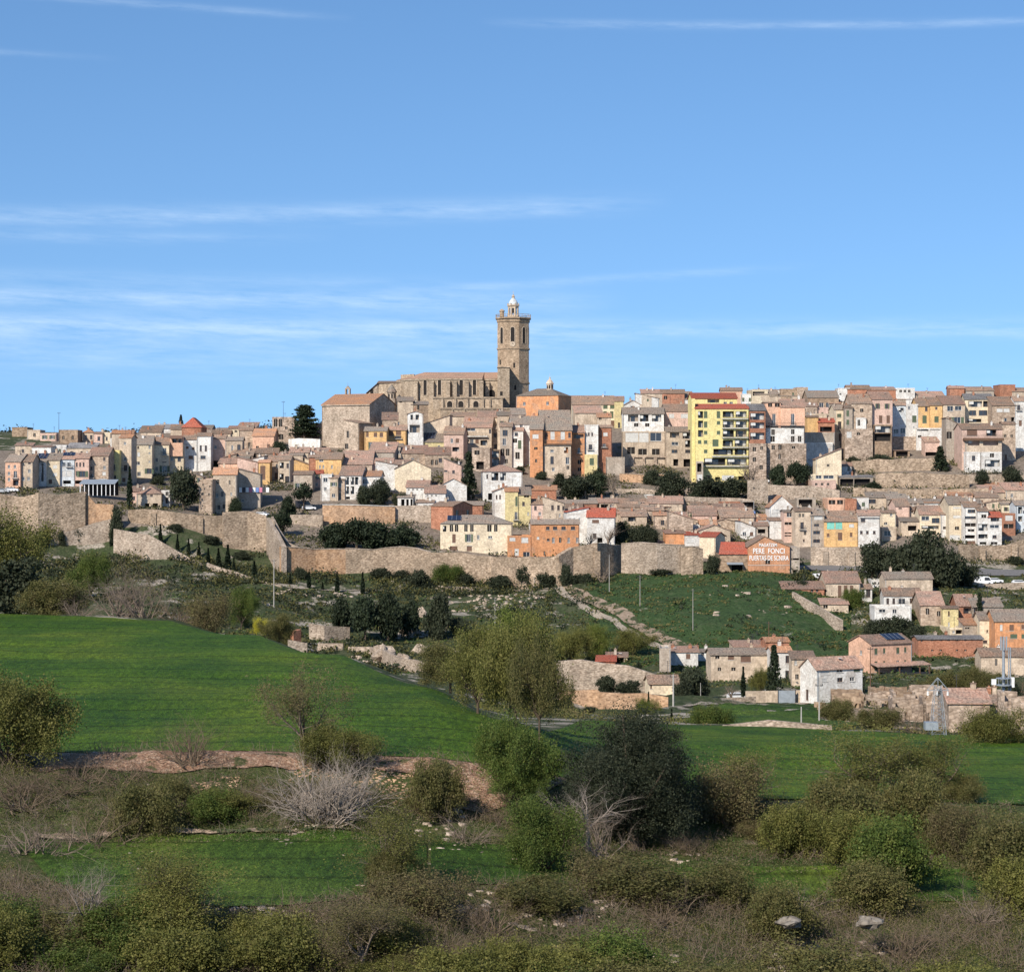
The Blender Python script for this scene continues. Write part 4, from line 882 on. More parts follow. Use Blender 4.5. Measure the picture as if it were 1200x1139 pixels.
row('in the colourful row at upper right', 'colourful row at upper right', '''
1022 1046 468 498 p f 10 @[(1027,473,3,6,'W'),(1038,473,3,6,'W'),(1030,487,4,9,'B'),(1039,487,4,9,'B')] 0 1 B540+6 | pink house with four tall windows starting the colourful upper right row
1024 1045 498 520 n t 0 @[(1025,499,19,8,'l'),(1025,508,19,9,'a')] B540+4 | dark open veranda under the pink house at upper right
1046 1062 475 512 l f 5 @[(1053,478,6,5,'l'),(1052,490,7,7,'S'),(1047,503,6,5,'w'),(1055,502,6,6,'w')] B530+4
1062 1076 474 508 w t 1 @[(1064,476,3,4),(1069,487,5,8,'s'),(1070,500,2,2)] B530+5
1076 1090 476 502 O f 10 @[(1084,477,3,5),(1081,487,5,9,'s')] 0 0 B530+6
1090 1105 475 502 O f 10 @[(1096,477,2.5,3),(1095,488,5,7,'s')] 0 0 B530+6
1074 1104 502 522 w t 0 @[(1075,497,13,8,'l'),(1090,498,12,6,'l'),(1076,510,4,3,'n')] B530+4 | white terraces under the two ochre houses at upper right
1105 1131 474 504 b f 11 @[(1110,476,7,6,'w'),(1119,476,8,5,'w'),(1112,489,4,9,'B'),(1118,489,8,7,'W')] 0 1 B530+6
1131 1163 468 500 c f 7 @[(1135,470,16,7,'l'),(1152,470,8,7,'l'),(1136,481,8,6,'w'),(1147,481,10,6,'w'),(1134,491,16,4,'l')] 0 5 B530+10 | cream house with stacked balconies and grey roof at upper right
1163 1190 475 500 t f 11 @[(1168,479,7,4,'S'),(1176,479,7,4,'S'),(1174,490,6,6,'w'),(1185,489,6,7,'a')] 0 0 B535+10
1189 1212 470 500 w f 6 2x2b 0 0 B535+10
1127 1175 503 512 p f 7 @[(1133,503,12,8,'B'),(1156,503,12,8,'l')] 0 0 B553+2 | wide pink upper storey with a jutting dark balcony at far right
1131 1174 514 532 b t 0 @[(1134,516,14,6,'l'),(1152,516,18,6,'l')] B553+1 | mid storey of arches and dark eaves below the jutting balcony
1131 1149 530 548 w t 0 @[(1139,534,4,6,'w')] B553-.5
1150 1174 530 553 w t 0 @[(1160,529,5,7,'n'),(1154,539,18,8,'l')] B553-.5 | white arcaded garden house below the jutting dark balcony
1109 1130 500 540 g R 10 @[(1104,506,6,8,'n')]
1084 1101 518 535 p b 6 @[(1082,530,18,5,'a')] 0 1
1046 1076 512 528 r t 0 -
1048 1066 528 536 n b 0 @[(1050,529,14,6,'a')]
1175 1190 497 540 t f 3 2x2r
1188 1212 500 516 c f 3 @[(1190,503,4,8,'w'),(1196,503,4,8,'w')]
''', ymin=650)
row('on the skyline at upper right', 'rooftops on the skyline at upper right', '''
845 870 458 468 s f 4 1x1 0 0
868 882 462 474 w t 1 2x1
880 900 457 470 c t 1 @[(882,459,14,5,'l')]
884 912 462 478 b b 6 2x1 0 2
902 936 464 478 b b 7 2x1 0 2
915 935 456 466 n t 1 2x1 0 -
947 983 466 486 n f 9 @[(952,472,5,7,'w'),(960,472,5,7,'w'),(968,472,5,7,'w'),(976,472,4,7,'w')] 0 2 | old stone hall with long brown roof and four windows on the skyline
934 947 454 480 t t 1 - | plain stone tower block left of the old stone hall
982 996 455 468 w t 1 @[(984,461,2,2,'n')] 0 - | white box shaped rooftop house on the skyline
993 1020 456 476 k f 5 1x1 0 0
1016 1050 457 470 k b 4 2x1 0 1
1050 1072 455 464 w t 1 @[(1054,457,3,3,'n'),(1059,457,3,3,'n'),(1064,457,3,3,'n')] | white rooftop storey with three small openings on the skyline
1048 1078 468 476 b b 6 - 0 0
1074 1108 466 478 b b 8 - 0 1
1112 1130 455 468 k f 3 -
1132 1165 458 470 g b 5 -
1172 1190 451 474 k t 1 - | red brick block with two antennas on the upper right skyline
1186 1215 459 474 b b 5 1x1 0 0
''', ymin=700)
row('in the brown roofed group at middle right', 'houses of the brown roofed group at middle right', '''
968 1008 683 704 b f 12 @[(982,686,4,14,'B'),(989,686,4,14,'B'),(996,686,4,14,'B')] 0 1 | long barn with timber columns under a wide rose roof at middle right
1008 1022 690 704 w f 5 @[(1010,691,3,9,'n'),(1015,691,5,9,'w')]
1021 1037 680 690 w t 1 @[(1024,682,3,3,'n'),(1029,682,3,3,'n')]
1037 1093 678 700 b f 7 - 0 2 | big plain barn with pale gable behind the white houses at middle right
1036 1079 698 716 w f 8 @[(1039,701,3,8,'w'),(1046,701,3,8,'w'),(1053,701,8,7,'b'),(1066,701,3,6,'w')] 0 0 | white house with balcony stepping down a slope at middle right
1025 1068 711 733 w t 1 @[(1030,714,8,4,'w'),(1046,714,5,5,'w'),(1040,724,4,5,'w'),(1049,724,4,5,'w')] | lower white house with terraces above the green bushes at middle right
1079 1106 709 733 t f 14 @[(1085,713,4,7,'n'),(1098,716,4,6,'n')] 0 1
1105 1123 713 738 y f 2 @[(1111,716,2,6),(1111,729,2,5)] 0 0
1122 1142 710 732 k f 12 @[(1129,712,10,7,'l'),(1124,726,3,6)] 0 1
1140 1175 711 736 g f 9 @[(1141,712,4,18,'w'),(1158,716,3,4,'n')] 0 2
1148 1166 726 758 c f 8 @[(1156,738,2,3),(1160,736,2,5),(1152,750,5,4,'w')] 0 2
1166 1212 728 766 o f 12 @[(1172,732,3,7,'S'),(1183,732,5,7,'B'),(1197,732,5,5,'B'),(1184,743,8,5,'s'),(1197,743,6,5,'s')] 0 2 | large orange house with brown roof at the right edge, middle height
1113 1130 736 748 c t 0 @[(1116,739,3,3),(1120,738,8,5,'a')]
1130 1148 732 752 g b 5 @[(1131,735,5,2,'n')]
962 994 708 716 b b 5 @[(965,709,5,4,'n')] 0 1 | low tiled shed at the top right corner of the green hillock
917 966 690 697 k b 7 @[(950,690,3,4,'n'),(956,690,3,4,'n')] 0 1 | roofless low brick sheds below the sign warehouse
1150 1212 769 792 b f 8 @[(1166,772,3,8,'n')] 0 0 | wide low tan house behind the tall steel mast
''', ymin=430)
row('along the lane at the foot of the hill', 'buildings along the lane at the foot of the hill', '''
1076 1152 749 772 k f 3 @[(1079,749,2,3,'n'),(1091,749,3,2,'n'),(1101,749,3,2,'n'),(1110,749,3,2,'n'),(1120,749,3,2,'n'),(1130,749,3,2,'n'),(1091,761,3,2,'n'),(1101,761,3,2,'n'),(1120,761,3,2,'n'),(1130,761,3,2,'n')] 0 5 | long low red brick building with two rows of small vents
1019 1071 754 792 s f 9 @[(1023,759,4,7,'s'),(1034,759,3,6,'s'),(1051,759,4,7,'s'),(1061,759,3,6,'s'),(1023,774,4,11,'s'),(1034,774,3,6,'s'),(1051,774,4,11,'b'),(1061,774,3,6,'s')] 20 1 | pink salmon house with solar panels and green shutters near the mast
955 1013 783 822 w f 12 @[(960,784,11,6,'S'),(980,784,8,4,'w'),(1002,784,8,4,'s'),(962,794,7,4,'S'),(981,794,7,5,'w'),(997,794,6,5,'w')] 15 1 | white two-storey house with rose tiled roof on the valley floor
928 955 772 806 b b 6 @[(931,774,3,5,'w'),(932,790,4,6,'n')] 0 0
905 928 764 800 w f 5 2x2 0 3
898 925 752 772 k f 4 - 0 3
833 905 767 797 b f 6 @[(838,768,5,4,'n'),(853,768,7,5,'B'),(868,769,12,7,'B'),(841,782,4,4,'n'),(857,782,5,4,'n')] 0 2 | long beige farm building with two orange boarded windows
816 834 764 774 w f 2 @[(822,765,3,3,'n'),(828,765,3,3,'n')]
784 818 764 782 w b 4 @[(804,766,5,6,'B')] 0 1
773 786 760 790 g t 1 -
860 900 758 768 b b 5 - 0 1
761 796 801 818 c f 8 @[(788,802,3,6,'B'),(762,802,2,5,'w')] 0 0 | small cream cottage with tan roof in front of the long beige farm
699 721 775 783 k b 4 - 0 4 | little shed with bright dark red roof in the valley gardens
689 705 788 798 w b 2 @[(694,790,2,5,'n')]
711 735 770 779 b b 3 @[(713,770,18,7,'a')] 0 1 | open tiled shelter with dark bays in the valley gardens
''', ymin=405)

filler(9, 262, 402, 549, 8, 14, 'in the upper band of roofs under the ruins', 'small roofs left of the chapel', 11)
filler(5, 404, 500, 563, 8, 13, 'in the tight roofs above the blank cream gable', 'small roofs under the chapel', 12)
filler(6, 470, 600, 518, 8, 14, 'in the strip just under the church terraces', 'small roofs under the church', 13, ymin=640)
filler(10, 640, 880, 600, 6, 10, 'in the band of sheds under the terraces', 'sheds under the terraces', 14, ymin=625)
filler(9, 655, 885, 612, 6, 11, 'in the lower band of sheds above the pine hedge', 'sheds above the pine hedge', 15, ymin=620)
filler(8, 1004, 1200, 596, 7, 12, 'behind the white row, upper line of roofs', 'roofs behind the white row', 16, ymin=625)
filler(10, 985, 1205, 520, 16, 26, 'in the line behind the colourful upper right row', 'houses behind the colourful row', 17, ymin=660)
filler(7, 900, 1000, 488, 10, 16, 'in the roofs right of the yellow penthouse', 'roofs right of the penthouse', 18, ymin=700)
filler(8, 600, 770, 492, 8, 14, 'in the roofs right of the convent', 'roofs right of the convent', 19, ymin=720)
filler(6, 165, 300, 516, 8, 12, 'in the roofs behind the white pair', 'roofs behind the white pair', 20, ymin=650)
filler(5, 205, 262, 566, 6, 9, 'between the white pair and the ruined tower', 'roofs near the ruined tower', 21, ymin=625)
filler(6, 780, 900, 622, 7, 12, 'just behind the sign warehouse roofs', 'roofs behind the sign warehouse', 22, ymin=618)
# ------------------------------------------------------------ pieces added to houses
def find(lbl):
    for o in SC.objects:
        if o.get('label', '').startswith(lbl): return o
def add_balcony(o, x0, x1, y, yb, drop=.5, mat=None, rail=True, depth=1.2):
    Wd, D, H, rise, s = o['dims']; xc0 = None
    m = MB(); m.box(x0*s, x1*s, -depth, -.004, (yb-y)*s-drop, (yb-y)*s)
    if rail:
        n = max(2, int((x1-x0)*s/.4))
        for i in range(n+1): x = x0*s+.05+((x1-x0)*s-.1)*i/n; m.box(x-.025,x+.025,-depth+.04,-depth+.09,(yb-y)*s,(yb-y)*s+.95,1)
        m.box(x0*s,x1*s,-depth+.03,-depth+.1,(yb-y)*s+.95,(yb-y)*s+1.02,1)
    m.build('balcony', [mat or M_dark, M_iron], o)
add_balcony(find('wide orange upper storey'), -20, 18, 520, 518, .5, M_frameB, True, 1.6)
add_balcony(find('peach house wall'), -31, 13, 499, 502, .35, M_iron, True, 1.5)
add_balcony(find('wide pink upper storey'), -23, 24, 513.5, 512, .9, M_frameB, True, 2.2)
add_balcony(find('wide house with long pale'), -14, 12, 511, 530, .35, WM['w'], True, 1.2)
add_balcony(find('white three-window'), -11, 12, 606, 641, .15, WM['w'], False, .6)
def solar(o, xa, xb, fy0, fy1):
    """panel lying on the front slope of a pitched roof; xa, xb metres, fy0..fy1 fraction up the slope"""
    Wd, D, H, rise, s = o['dims']; m = MB(); z = lambda f: H+rise*f+.42
    y = lambda f: D/2*f
    slab(m, [(xa,y(fy0),z(fy0)),(xb,y(fy0),z(fy0)),(xb,y(fy1),z(fy1)),(xa,y(fy1),z(fy1))], 0, (1,0,0), .08)
    n = int((xb-xa)/1.1)
    for i in range(n+1): x = xa+(xb-xa)*i/n; slab(m, [(x-.03,y(fy0),z(fy0)+.02),(x+.03,y(fy0),z(fy0)+.02),(x+.03,y(fy1),z(fy1)+.02),(x-.03,y(fy1),z(fy1)+.02)], 1, (1,0,0), .03)
    m.build('solar_panel', [M_solar, M_metal], o)
solar(find('pink salmon house'), -.5, 4.4, .25, .9); solar(find('yellow house under dark'), -4.6, 1.2, .25, .85); solar(find('large cream villa'), -8.5, -4.5, .3, .8)
solar(find('pale blue grey house'), -1.6, 2.2, .45, .95); solar(find('white house with two tall'), -1.8, 1.8, .3, .95)
# turquoise shutters on the ochre house, chimney-like porch of the pink house
o = find('ochre house with two turquoise'); 
for c in o.children:
    if c.name.startswith('shutter') and c.location.z > 3.5 and c.location.x < 1:
        c.data = c.data.copy(); c.data.materials[3] = M_teal; c['label'] = 'turquoise shutters'
o = find('pink salmon house'); Wd, D, H, rise, s = o['dims']
m = MB(); slab(m, [(-Wd/2-.5,-3.2,2.55),(Wd/2+3,-3.2,2.55),(Wd/2+3,-.02,3.1),(-Wd/2-.5,-.02,3.1)], 0, (1,0,0)); m.build('porch_roof', [TM[1]], o)
for x in (-Wd/2, 0, Wd/2, Wd/2+2.6): m = MB(); m.box(x-.12,x+.12,-3.0,-2.8,-3,2.45); m.build('post', M_frameB, o)
m = MB(); m.box(-Wd/2,Wd/2+2.8,-2.95,-2.88,0,.9); m.build('railing', M_iron, o)
o = find('long barn with timber')
m = MB(); m.box(-5.2,5.4,-.9,-.02,-1.2,.1); m.build('plinth', WM['t'], o)
o = find('gabled house with orange'); 
o = find('blue tarpaulin'); o_t = MB(); slab(o_t, [(-1.9,-2.4,1.0),(1.9,-2.4,.6),(2.2,-.1,1.9),(-2,-.1,2.0)], 0, (1,0,0), .05); o_t.build('tarpaulin', M_fab[2], o)
o = find('blue glazed attic'); Wd, D, H, rise, s = o['dims']; m = MB(); slab(m, [(-Wd/2,-1.6,H-.6),(Wd/2,-1.6,H-.6),(Wd/2,.4,H+.5),(-Wd/2,.4,H+.5)], 0, (1,0,0), .06); m.build('awning', M_shB, o)
# ------------------------------------------------------------ warehouse with the painted sign
def warehouse():
    Y = 596.0; s = Y/F; yb = 674; root = empty('warehouse', P(901, yb, Y), R(0)); hw = 24.5*s; H = (yb-641)*s; D = 15.0; A = (641-629)*s
    m = MB(); ops = clean_ops([(20.5*s, (yb-661)*s, 5.5*s, 5*s, 'n')], 2*hw, 0, H)
    wall_face(m, lambda x,d,z: (x-hw,d,z), 2*hw, 0, H, ops)
    m.quad([(-hw,0,H),(hw,0,H),(-1.2,0,H+A)], 0)
    wall_face(m, lambda x,d,z: (hw-d,x,z), D, 0, H, []); wall_face(m, lambda x,d,z: (hw-x,D-d,z), 2*hw, 0, H, []); wall_face(m, lambda x,d,z: (-hw+d,D-x,z), D, 0, H, []); m.quad([(hw,D,H),(-hw,D,H),(-1.2,D,H+A)], 0)
    m.build('wall', [plaster('painted_brick', (.54,.27,.15), .4)], root)
    m = MB(); m.box(-hw-.15, hw+.15, -.2, D, -7, -.003); m.build('plinth', [M_conc], root)
    m = MB(); slab(m, [(-hw-.3,D+.3,H+.05),(-hw-.3,-.25,H+.05),(-1.2,-.25,H+A+.2),(-1.2,D+.3,H+A+.2)], 0, (0,1,0)); slab(m, [(hw+.3,-.25,H+.05),(hw+.3,D+.3,H+.05),(-1.19,D+.3,H+A+.2),(-1.19,-.25,H+A+.2)], 0, (0,1,0)); m.build('roof', [TM[0]], root)
    for (x,z,w,h,k) in ops: obj('window', win_mesh(w,h,'n'), root, (x+w/2-hw,0,z))
    # left wing in the corner view
    wl = 33*s; m = MB(); o2 = clean_ops([(14*s, .1, 13*s, 12*s, 'a')], wl, 0, 25*s); wall_face(m, lambda x,d,z: (x-hw-wl,d+.6,z), wl-.01, -6, 25*s, o2); wall_face(m, lambda x,d,z: (-hw-wl+d,D-x,z), D-.6, -6, 25*s, [])
    m.build('wing', [WM['n']], root); m = MB(); slab(m, [(-hw-wl-.3,.2,25*s),(-hw-.02,.2,25*s),(-hw-.02,9,25*s+13*s),(-hw-wl+5*s,9,25*s+13*s)], 0, (1,0,0)); m.build('roof', [TM[4]], root)
    for (x,z,w,h,k) in o2: obj('gateway', win_mesh(w,h,'a'), root, (x+w/2-hw-wl,.6,z))
    m = MB(); slab(m, [(-hw-wl+8*s,-1.5,13*s),(-hw-6*s,-1.5,13*s),(-hw-6*s,.55,15*s),(-hw-wl+8*s,.55,15*s)], 0, (1,0,0), .08); m.build('canopy', [M_metal], root)
    m = MB(); m.box(-hw,hw,-.04,-.003,11.3*s,12*s); m.build('string_course', [M_conc], root)
    # right lean-to
    m = MB(); wr = 12*s; wall_face(m, lambda x,d,z: (x+hw+.02,d+1.0,z), wr, -5, H*.98, clean_ops([(1,-.2,4.5*s,7*s,'n'),(.4,4.2,10*s,.5,'n')], wr, -5, H*.9)); m.quad([(hw+wr+.02,1,-5),(hw+wr+.02,D,-5),(hw+wr+.02,D,H*.98),(hw+wr+.02,1,H*.98)], 0); m.quad([(hw+.02,1,H*.98),(hw+wr+.02,1,H*.98),(hw+wr+.02,D,H*.98),(hw+.02,D,H*.98)], 0); m.build('annex', [WM['g']], root)
    for txt, size, yy, xx in (('MAGATZEM', 4.0, 640.5, 900), ('PERE  FONCI', 6.4, 648.5, 901), ('PUERTAS DE SCNIRA', 5.8, 656.5, 901)):
        c = bpy.data.curves.new('lettering', 'FONT'); c.body = txt; c.size = size*s*1.35; c.align_x = 'CENTER'; c.extrude = .03; c.offset = .02
        t = bpy.data.objects.new('lettering', c); link(t); bpy.context.view_layer.update()
        me = bpy.data.meshes.new_from_object(t); bpy.data.objects.remove(t); me.materials.clear(); me.materials.append(M_white)
        t = obj('lettering', me, root, ((xx-901)*s, -.045, (yb-yy)*s)); t.rotation_euler = (R(90),0,0); wmax = 46*s if 'PU' in txt else (37*s if 'PERE' in txt else 21*s); dx = me.vertices and (max(v.co.x for v in me.vertices)-min(v.co.x for v in me.vertices)); t.scale = (wmax/dx, 1, 1)
    tag(root, 'ochre orange warehouse with white painted lettering on its gable', 'warehouse')
warehouse()
# ------------------------------------------------------------ church, tower, chapel, convent
def arch_pts(w, h, n=8, cx=0, z0=0):
    r = w/2; p = [(cx-r, z0), (cx+r, z0), (cx+r, z0+h-r)]
    for k in range(1, n): a = math.pi*k/n; p.append((cx+r*math.cos(a), z0+h-r+r*math.sin(a)))
    p.append((cx-r, z0+h-r)); return p
def place(o, x, y, z, ang): o.location = (x, y, z); o.rotation_euler = (0, 0, ang); return o
def arch_window(w, h, frame_mat, glass=None):
    """frame ring standing 8 cm proud of the wall, dark glass 12 cm behind the frame's face"""
    m = MB(); o_ = arch_pts(w+.5, h+.35, 8, 0, -.1); i_ = arch_pts(w, h, 8, 0, 0); n = len(o_)
    for k in range(n):
        j = (k+1) % n; a, b, c, d = o_[k], o_[j], i_[j], i_[k]; m.quad([(a[0],-.12,a[1]),(b[0],-.12,b[1]),(c[0],-.12,c[1]),(d[0],-.12,d[1])], 0)
        m.quad([(a[0],0,a[1]),(b[0],0,b[1]),(b[0],-.12,b[1]),(a[0],-.12,a[1])], 0); m.quad([(d[0],-.12,d[1]),(c[0],-.12,c[1]),(c[0],-.01,c[1]),(d[0],-.01,d[1])], 0)
    m.quad([(p[0],-.012,p[1]) for p in i_], 1); return m.mesh('arch_window', [frame_mat, glass or M_dark])
def poly_block(name, pts, z0, z1, mat, parent, cap=True):
    """vertical prism over a ccw plan polygon"""
    m = MB(); n = len(pts)
    for i in range(n): a, b = pts[i], pts[(i+1) % n]; m.quad([(a[0],a[1],z0),(b[0],b[1],z0),(b[0],b[1],z1),(a[0],a[1],z1)], 0)
    if cap: m.quad([(p[0],p[1],z1) for p in pts], 0)
    return m.build(name, [mat], parent)
def tower():
    Y = 826.0; s = Y/F; z = lambda y: (500-y)*s; root = empty('bell_tower', P(601.5, 500, Y), 0); Rr = 19.6*s; ph = R(-90+20)
    def oct_(r): return [(r*math.cos(ph+k*math.pi/4), r*math.sin(ph+k*math.pi/4)) for k in range(8)]
    poly_block('shaft', oct_(Rr), -6, z(375), M_tower, root)
    for nm, y, e in (('string_course', 410, .35), ('string_course', 450, .3), ('cornice', 374.5, .85)):
        poly_block(nm, oct_(Rr+e), z(y)-.02, z(y)+(.5 if e < 1 else .7), M_tower, root)
    poly_block('corbel_band', oct_(Rr+.35), z(378), z(375.2), M_tower, root, False)
    m = MB(); pts = oct_(Rr+.7)   # parapet railing
    for i in range(8):
        a, b = Vector(pts[i]), Vector(pts[(i+1) % 8])
        for k in range(7): q = a.lerp(b, k/7); m.box(q.x-.07,q.x+.07,q.y-.07,q.y+.07,z(374.5)+.7,z(374.5)+1.7)
        m.tube((a.x,a.y,z(374.5)+1.75),(b.x,b.y,z(374.5)+1.75),.08,.08,4)
    m.build('railing', [M_tower], root)
    apo = Rr*math.cos(math.pi/8)
    bw = arch_window(1.5, 6.2, WM['b']); bw2 = arch_window(1.9, 3.0, WM['w'])
    for k in range(8):
        a = ph+math.pi/8+k*math.pi/4; x, y = math.cos(a)*(apo+.01), math.sin(a)*(apo+.01)
        o = place(obj('belfry_window', bw, root), x, y, z(407)+1.2, a+math.pi/2)
        if abs(((a+math.pi/2) % (2*math.pi))-R(0)) < .3 or k in (7, 0):
            pass
    # clock on the front face
    a = ph-math.pi/8; x, y = math.cos(a)*(apo+.15), math.sin(a)*(apo+.15); m = MB(); m.ring(0, 0, [(0,.06),(.95,.06),(1.05,0),(1.05,-.2)], 20, 0); m.ring(0,0,[(0,.075),(.12,.075)],8,1)
    m.box(-.05,.05,0,.8,.07,.1,1); m.box(-.05,.55,-.05,.05,.07,.1,1); c = m.build('clock', [WM['b'], M_iron], root); c.location = (x, y, z(404.5)); c.rotation_euler = (R(90),0,a+math.pi/2)
    for (dy, dx) in ((428,-.9),(432,.6),(458,1.0)):
        a = ph-math.pi/8-(math.pi/4 if dx < 0 else 0); o = obj('slit_window', win_mesh(.6,1.8,'n'), root); place(o, math.cos(a)*(apo-.28)+math.cos(a+math.pi/2)*dx, math.sin(a)*(apo-.28)+math.sin(a+math.pi/2)*dx, z(dy), a+math.pi/2)
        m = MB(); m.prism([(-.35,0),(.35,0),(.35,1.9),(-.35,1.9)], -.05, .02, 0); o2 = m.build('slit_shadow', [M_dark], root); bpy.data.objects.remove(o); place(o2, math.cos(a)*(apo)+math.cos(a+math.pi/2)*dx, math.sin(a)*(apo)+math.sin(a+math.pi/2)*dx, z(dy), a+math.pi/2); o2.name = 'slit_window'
    # corner turret
    m = MB(); m.ring(-4.4, -2.2, [(.85,z(374.5)+.7),(.85,z(366)),(1.1,z(366)),(1.1,z(365)),(.3,z(363)),(0,z(362.6))], 8, 0); m.build('turret', [M_tower], root)
    # lantern
    m = MB(); rl = 5.6*s
    for k in range(8):
        a = ph+k*math.pi/4; m.tube((rl*math.cos(a),rl*math.sin(a),z(374.5)+.7),(rl*math.cos(a),rl*math.sin(a),z(359)),.42,.36,6)
        a2 = a+math.pi/8; m.box(rl*.93*math.cos(a2)-.5,rl*.93*math.cos(a2)+.5,rl*.93*math.sin(a2)-.35,rl*.93*math.sin(a2)+.35,z(374.5)+.7,z(369.5)); 
    m.ring(0,0,[(rl*.9,z(361.5)),(rl*1.12,z(361.5)),(rl*1.12,z(360)),(rl*.9,z(360))],8,0,ph); m.ring(0,0,[(rl*.86,z(360)),(rl*1.35,z(359)),(rl*1.35,z(357.6)),(rl*.9,z(357.2))],8,0,ph); m.build('lantern', [WM['b']], root)
    m = MB(); m.ring(0,0,[(rl*.98,z(357.4)),(rl*.94,z(355)),(rl*.72,z(352.4)),(rl*.45,z(350.8)),(rl*.4,z(350)),(0,z(349.8))],16,0); m.build('dome', [WM['l']], root)
    m = MB(); m.ring(0,0,[(.55,z(350)),(.5,z(348.2)),(.72,z(348)),(.55,z(347)),(.2,z(345.8)),(.3,z(345.4)),(0,z(344.8))],8,0); m.tube((0,0,z(345)),(0,0,z(341)),.06,.03,4); m.box(-.35,.35,-.03,.03,z(342.8),z(342.8)+.1); m.build('finial', [WM['b']], root)
    m = MB()
    for k in range(8): a = ph+k*math.pi/4; m.ring(rl*1.2*math.cos(a), rl*1.2*math.sin(a), [(.16,z(357.6)),(.3,z(356.6)),(.1,z(355.8)),(0,z(355.2))], 6, 0)
    m.build('pinnacles', [WM['b']], root)
    m = MB(); m.ring(0,0,[(.2,z(362)),(.55,z(364.5)),(.75,z(366.8)),(.8,z(367)),(0,z(366.6))],10,0); m.build('bell', [M_iron], root)
    tag(root, 'tall octagonal stone bell tower with white domed lantern', 'bell tower')
tower()
def church():
    Y = 814.0; s = Y/F; X = lambda x: (x-515)*s; z = lambda y: (520-y)*s; root = empty('church', P(515, 520, Y), 0)
    # plan of the nave and rounded apse end seen from the side, ccw from above, bays break forward towards the right
    plan = [(X(472), 8), (X(487), 2.5), (X(509), 1), (X(526), 0), (X(565), 0), (X(567), 4), (X(586), 4), (X(592), 4), (X(592), 22), (X(472), 22), (X(462), 15)]
    poly_block('nave_wall', plan, -4, z(444), M_church, root)
    cp = [((p[0]-X(525))*1.006+X(525), p[1]-.35 if p[1] < 10 else p[1]+.3) for p in plan]; poly_block('cornice', cp, z(445.3), z(443.6), M_church, root)
    m = MB(); zr = z(434.5); r0, r1 = (X(496), 12, zr), (X(584), 12, zr); e = [(p[0], p[1], z(443.4)) for p in cp]
    for i in range(len(e)):
        a, b = e[i], e[(i+1) % len(e)]; cxm = (a[0]+b[0])/2
        ra = r0 if a[0] < X(520) else (r1 if a[0] > X(585) else (a[0], 12, zr)); rb = r0 if b[0] < X(520) else (r1 if b[0] > X(585) else (b[0], 12, zr)); along = Vector(b)-Vector(a)
        if (Vector(ra)-Vector(rb)).length < .01: roof_uvquad(m, [a, b, rb], 0, along)
        else: roof_uvquad(m, [a, b, rb, ra], 0, along)
    m.build('roof', [tile('church_roof_tile', (.36,.22,.15), (.45,.28,.2), (.32,.22,.16))], root)
    def facade_pt(x):
        for a, b in zip(plan[:5], plan[1:6]):
            if a[0] <= x <= b[0]: t = (x-a[0])/(b[0]-a[0]); return a[1]+(b[1]-a[1])*t, math.atan2(b[1]-a[1], b[0]-a[0])
        return 0, 0
    aw = arch_window(1.3, 6.0, WM['b']); 
    for x in (498, 515, 540.5, 556):
        y, an = facade_pt(X(x)); o = obj('lancet_window', aw, root); place(o, X(x), y-.01, z(463), an)
    for x in (488, 507, 526, 533, 547, 564, 571):   # buttresses
        y, an = facade_pt(X(x)) if x < 565 else (4, 0); m = MB(); m.box(-.8,.8,-1.9,-.01,-3,z(449)); m.prism([(-.8,z(449)),(.8,z(449)),(.8,z(446.5)),(-.8,z(446.5))], -1.0, -.01); m.box(-.95,.95,-2.1,-.01,z(449),z(448.2)); o = m.build('buttress', [M_church], root); place(o, X(x), y, 0, an)
    # side chapels, two stepped tiers
    poly_block('side_chapels', [(X(508),-6),(X(590),-6),(X(590),.3),(X(508),.3)], -4, z(467), M_church, root); poly_block('chapel_cornice', [(X(507.5),-6.4),(X(591),-6.4),(X(591),.3),(X(507.5),.3)], z(467.4), z(466), M_church, root)
    poly_block('lower_tier', [(X(517),-9.5),(X(598),-9.5),(X(598),-5.9),(X(517),-5.9)], -6, z(480), M_church, root); poly_block('lower_cornice', [(X(516.5),-9.9),(X(599),-9.9),(X(599),-5.9),(X(516.5),-5.9)], z(480.4), z(479), M_church, root)
    ca = arch_window(2.0, 2.4, WM['b'])
    for x in (527.5, 540.5, 558): place(obj('round_window', ca, root), X(x), -6.01, z(478), 0)
    for x in (519, 534, 548, 566, 574, 588): m = MB(); m.box(-.4,.4,-.8,-.01,-3,z(468)); place(m.build('pilaster', [M_church], root), X(x), -6, 0, 0)
    for x in (531, 545, 560, 577): m = MB(); m.box(-.35,.35,-.7,-.01,-5,z(481)); place(m.build('pilaster', [M_church], root), X(x), -9.5, 0, 0)
    place(obj('round_window', arch_window(1.2, 1.4, WM['b']), root), X(538), -9.51, z(489), 0)
    # stair turret against the tower and the wall between
    poly_block('stair_turret', [(X(583),-1.5),(X(597),-1.5),(X(597),7),(X(583),7)], -4, z(431), M_church, root); poly_block('turret_coping', [(X(582.5),-1.9),(X(597.5),-1.9),(X(597.5),7.2),(X(582.5),7.2)], z(431), z(430), M_church, root)
    m = MB(); m.prism(arch_pts(2.6, 3.0), -.03, .02); place(m.build('arched_recess', [M_dark], root), X(576), 3.98, z(465.5), 0)
    m = MB(); m.prism([(-.5,0),(.5,0),(.5,1.6),(-.5,1.6)], -.03, .02); place(m.build('window', [M_dark], root), X(587.5), -1.52, z(464), 0)
    # transept and west block
    poly_block('transept', [(X(440),14),(X(472),10),(X(472),24),(X(440),24)], -6, z(447), M_church, root)
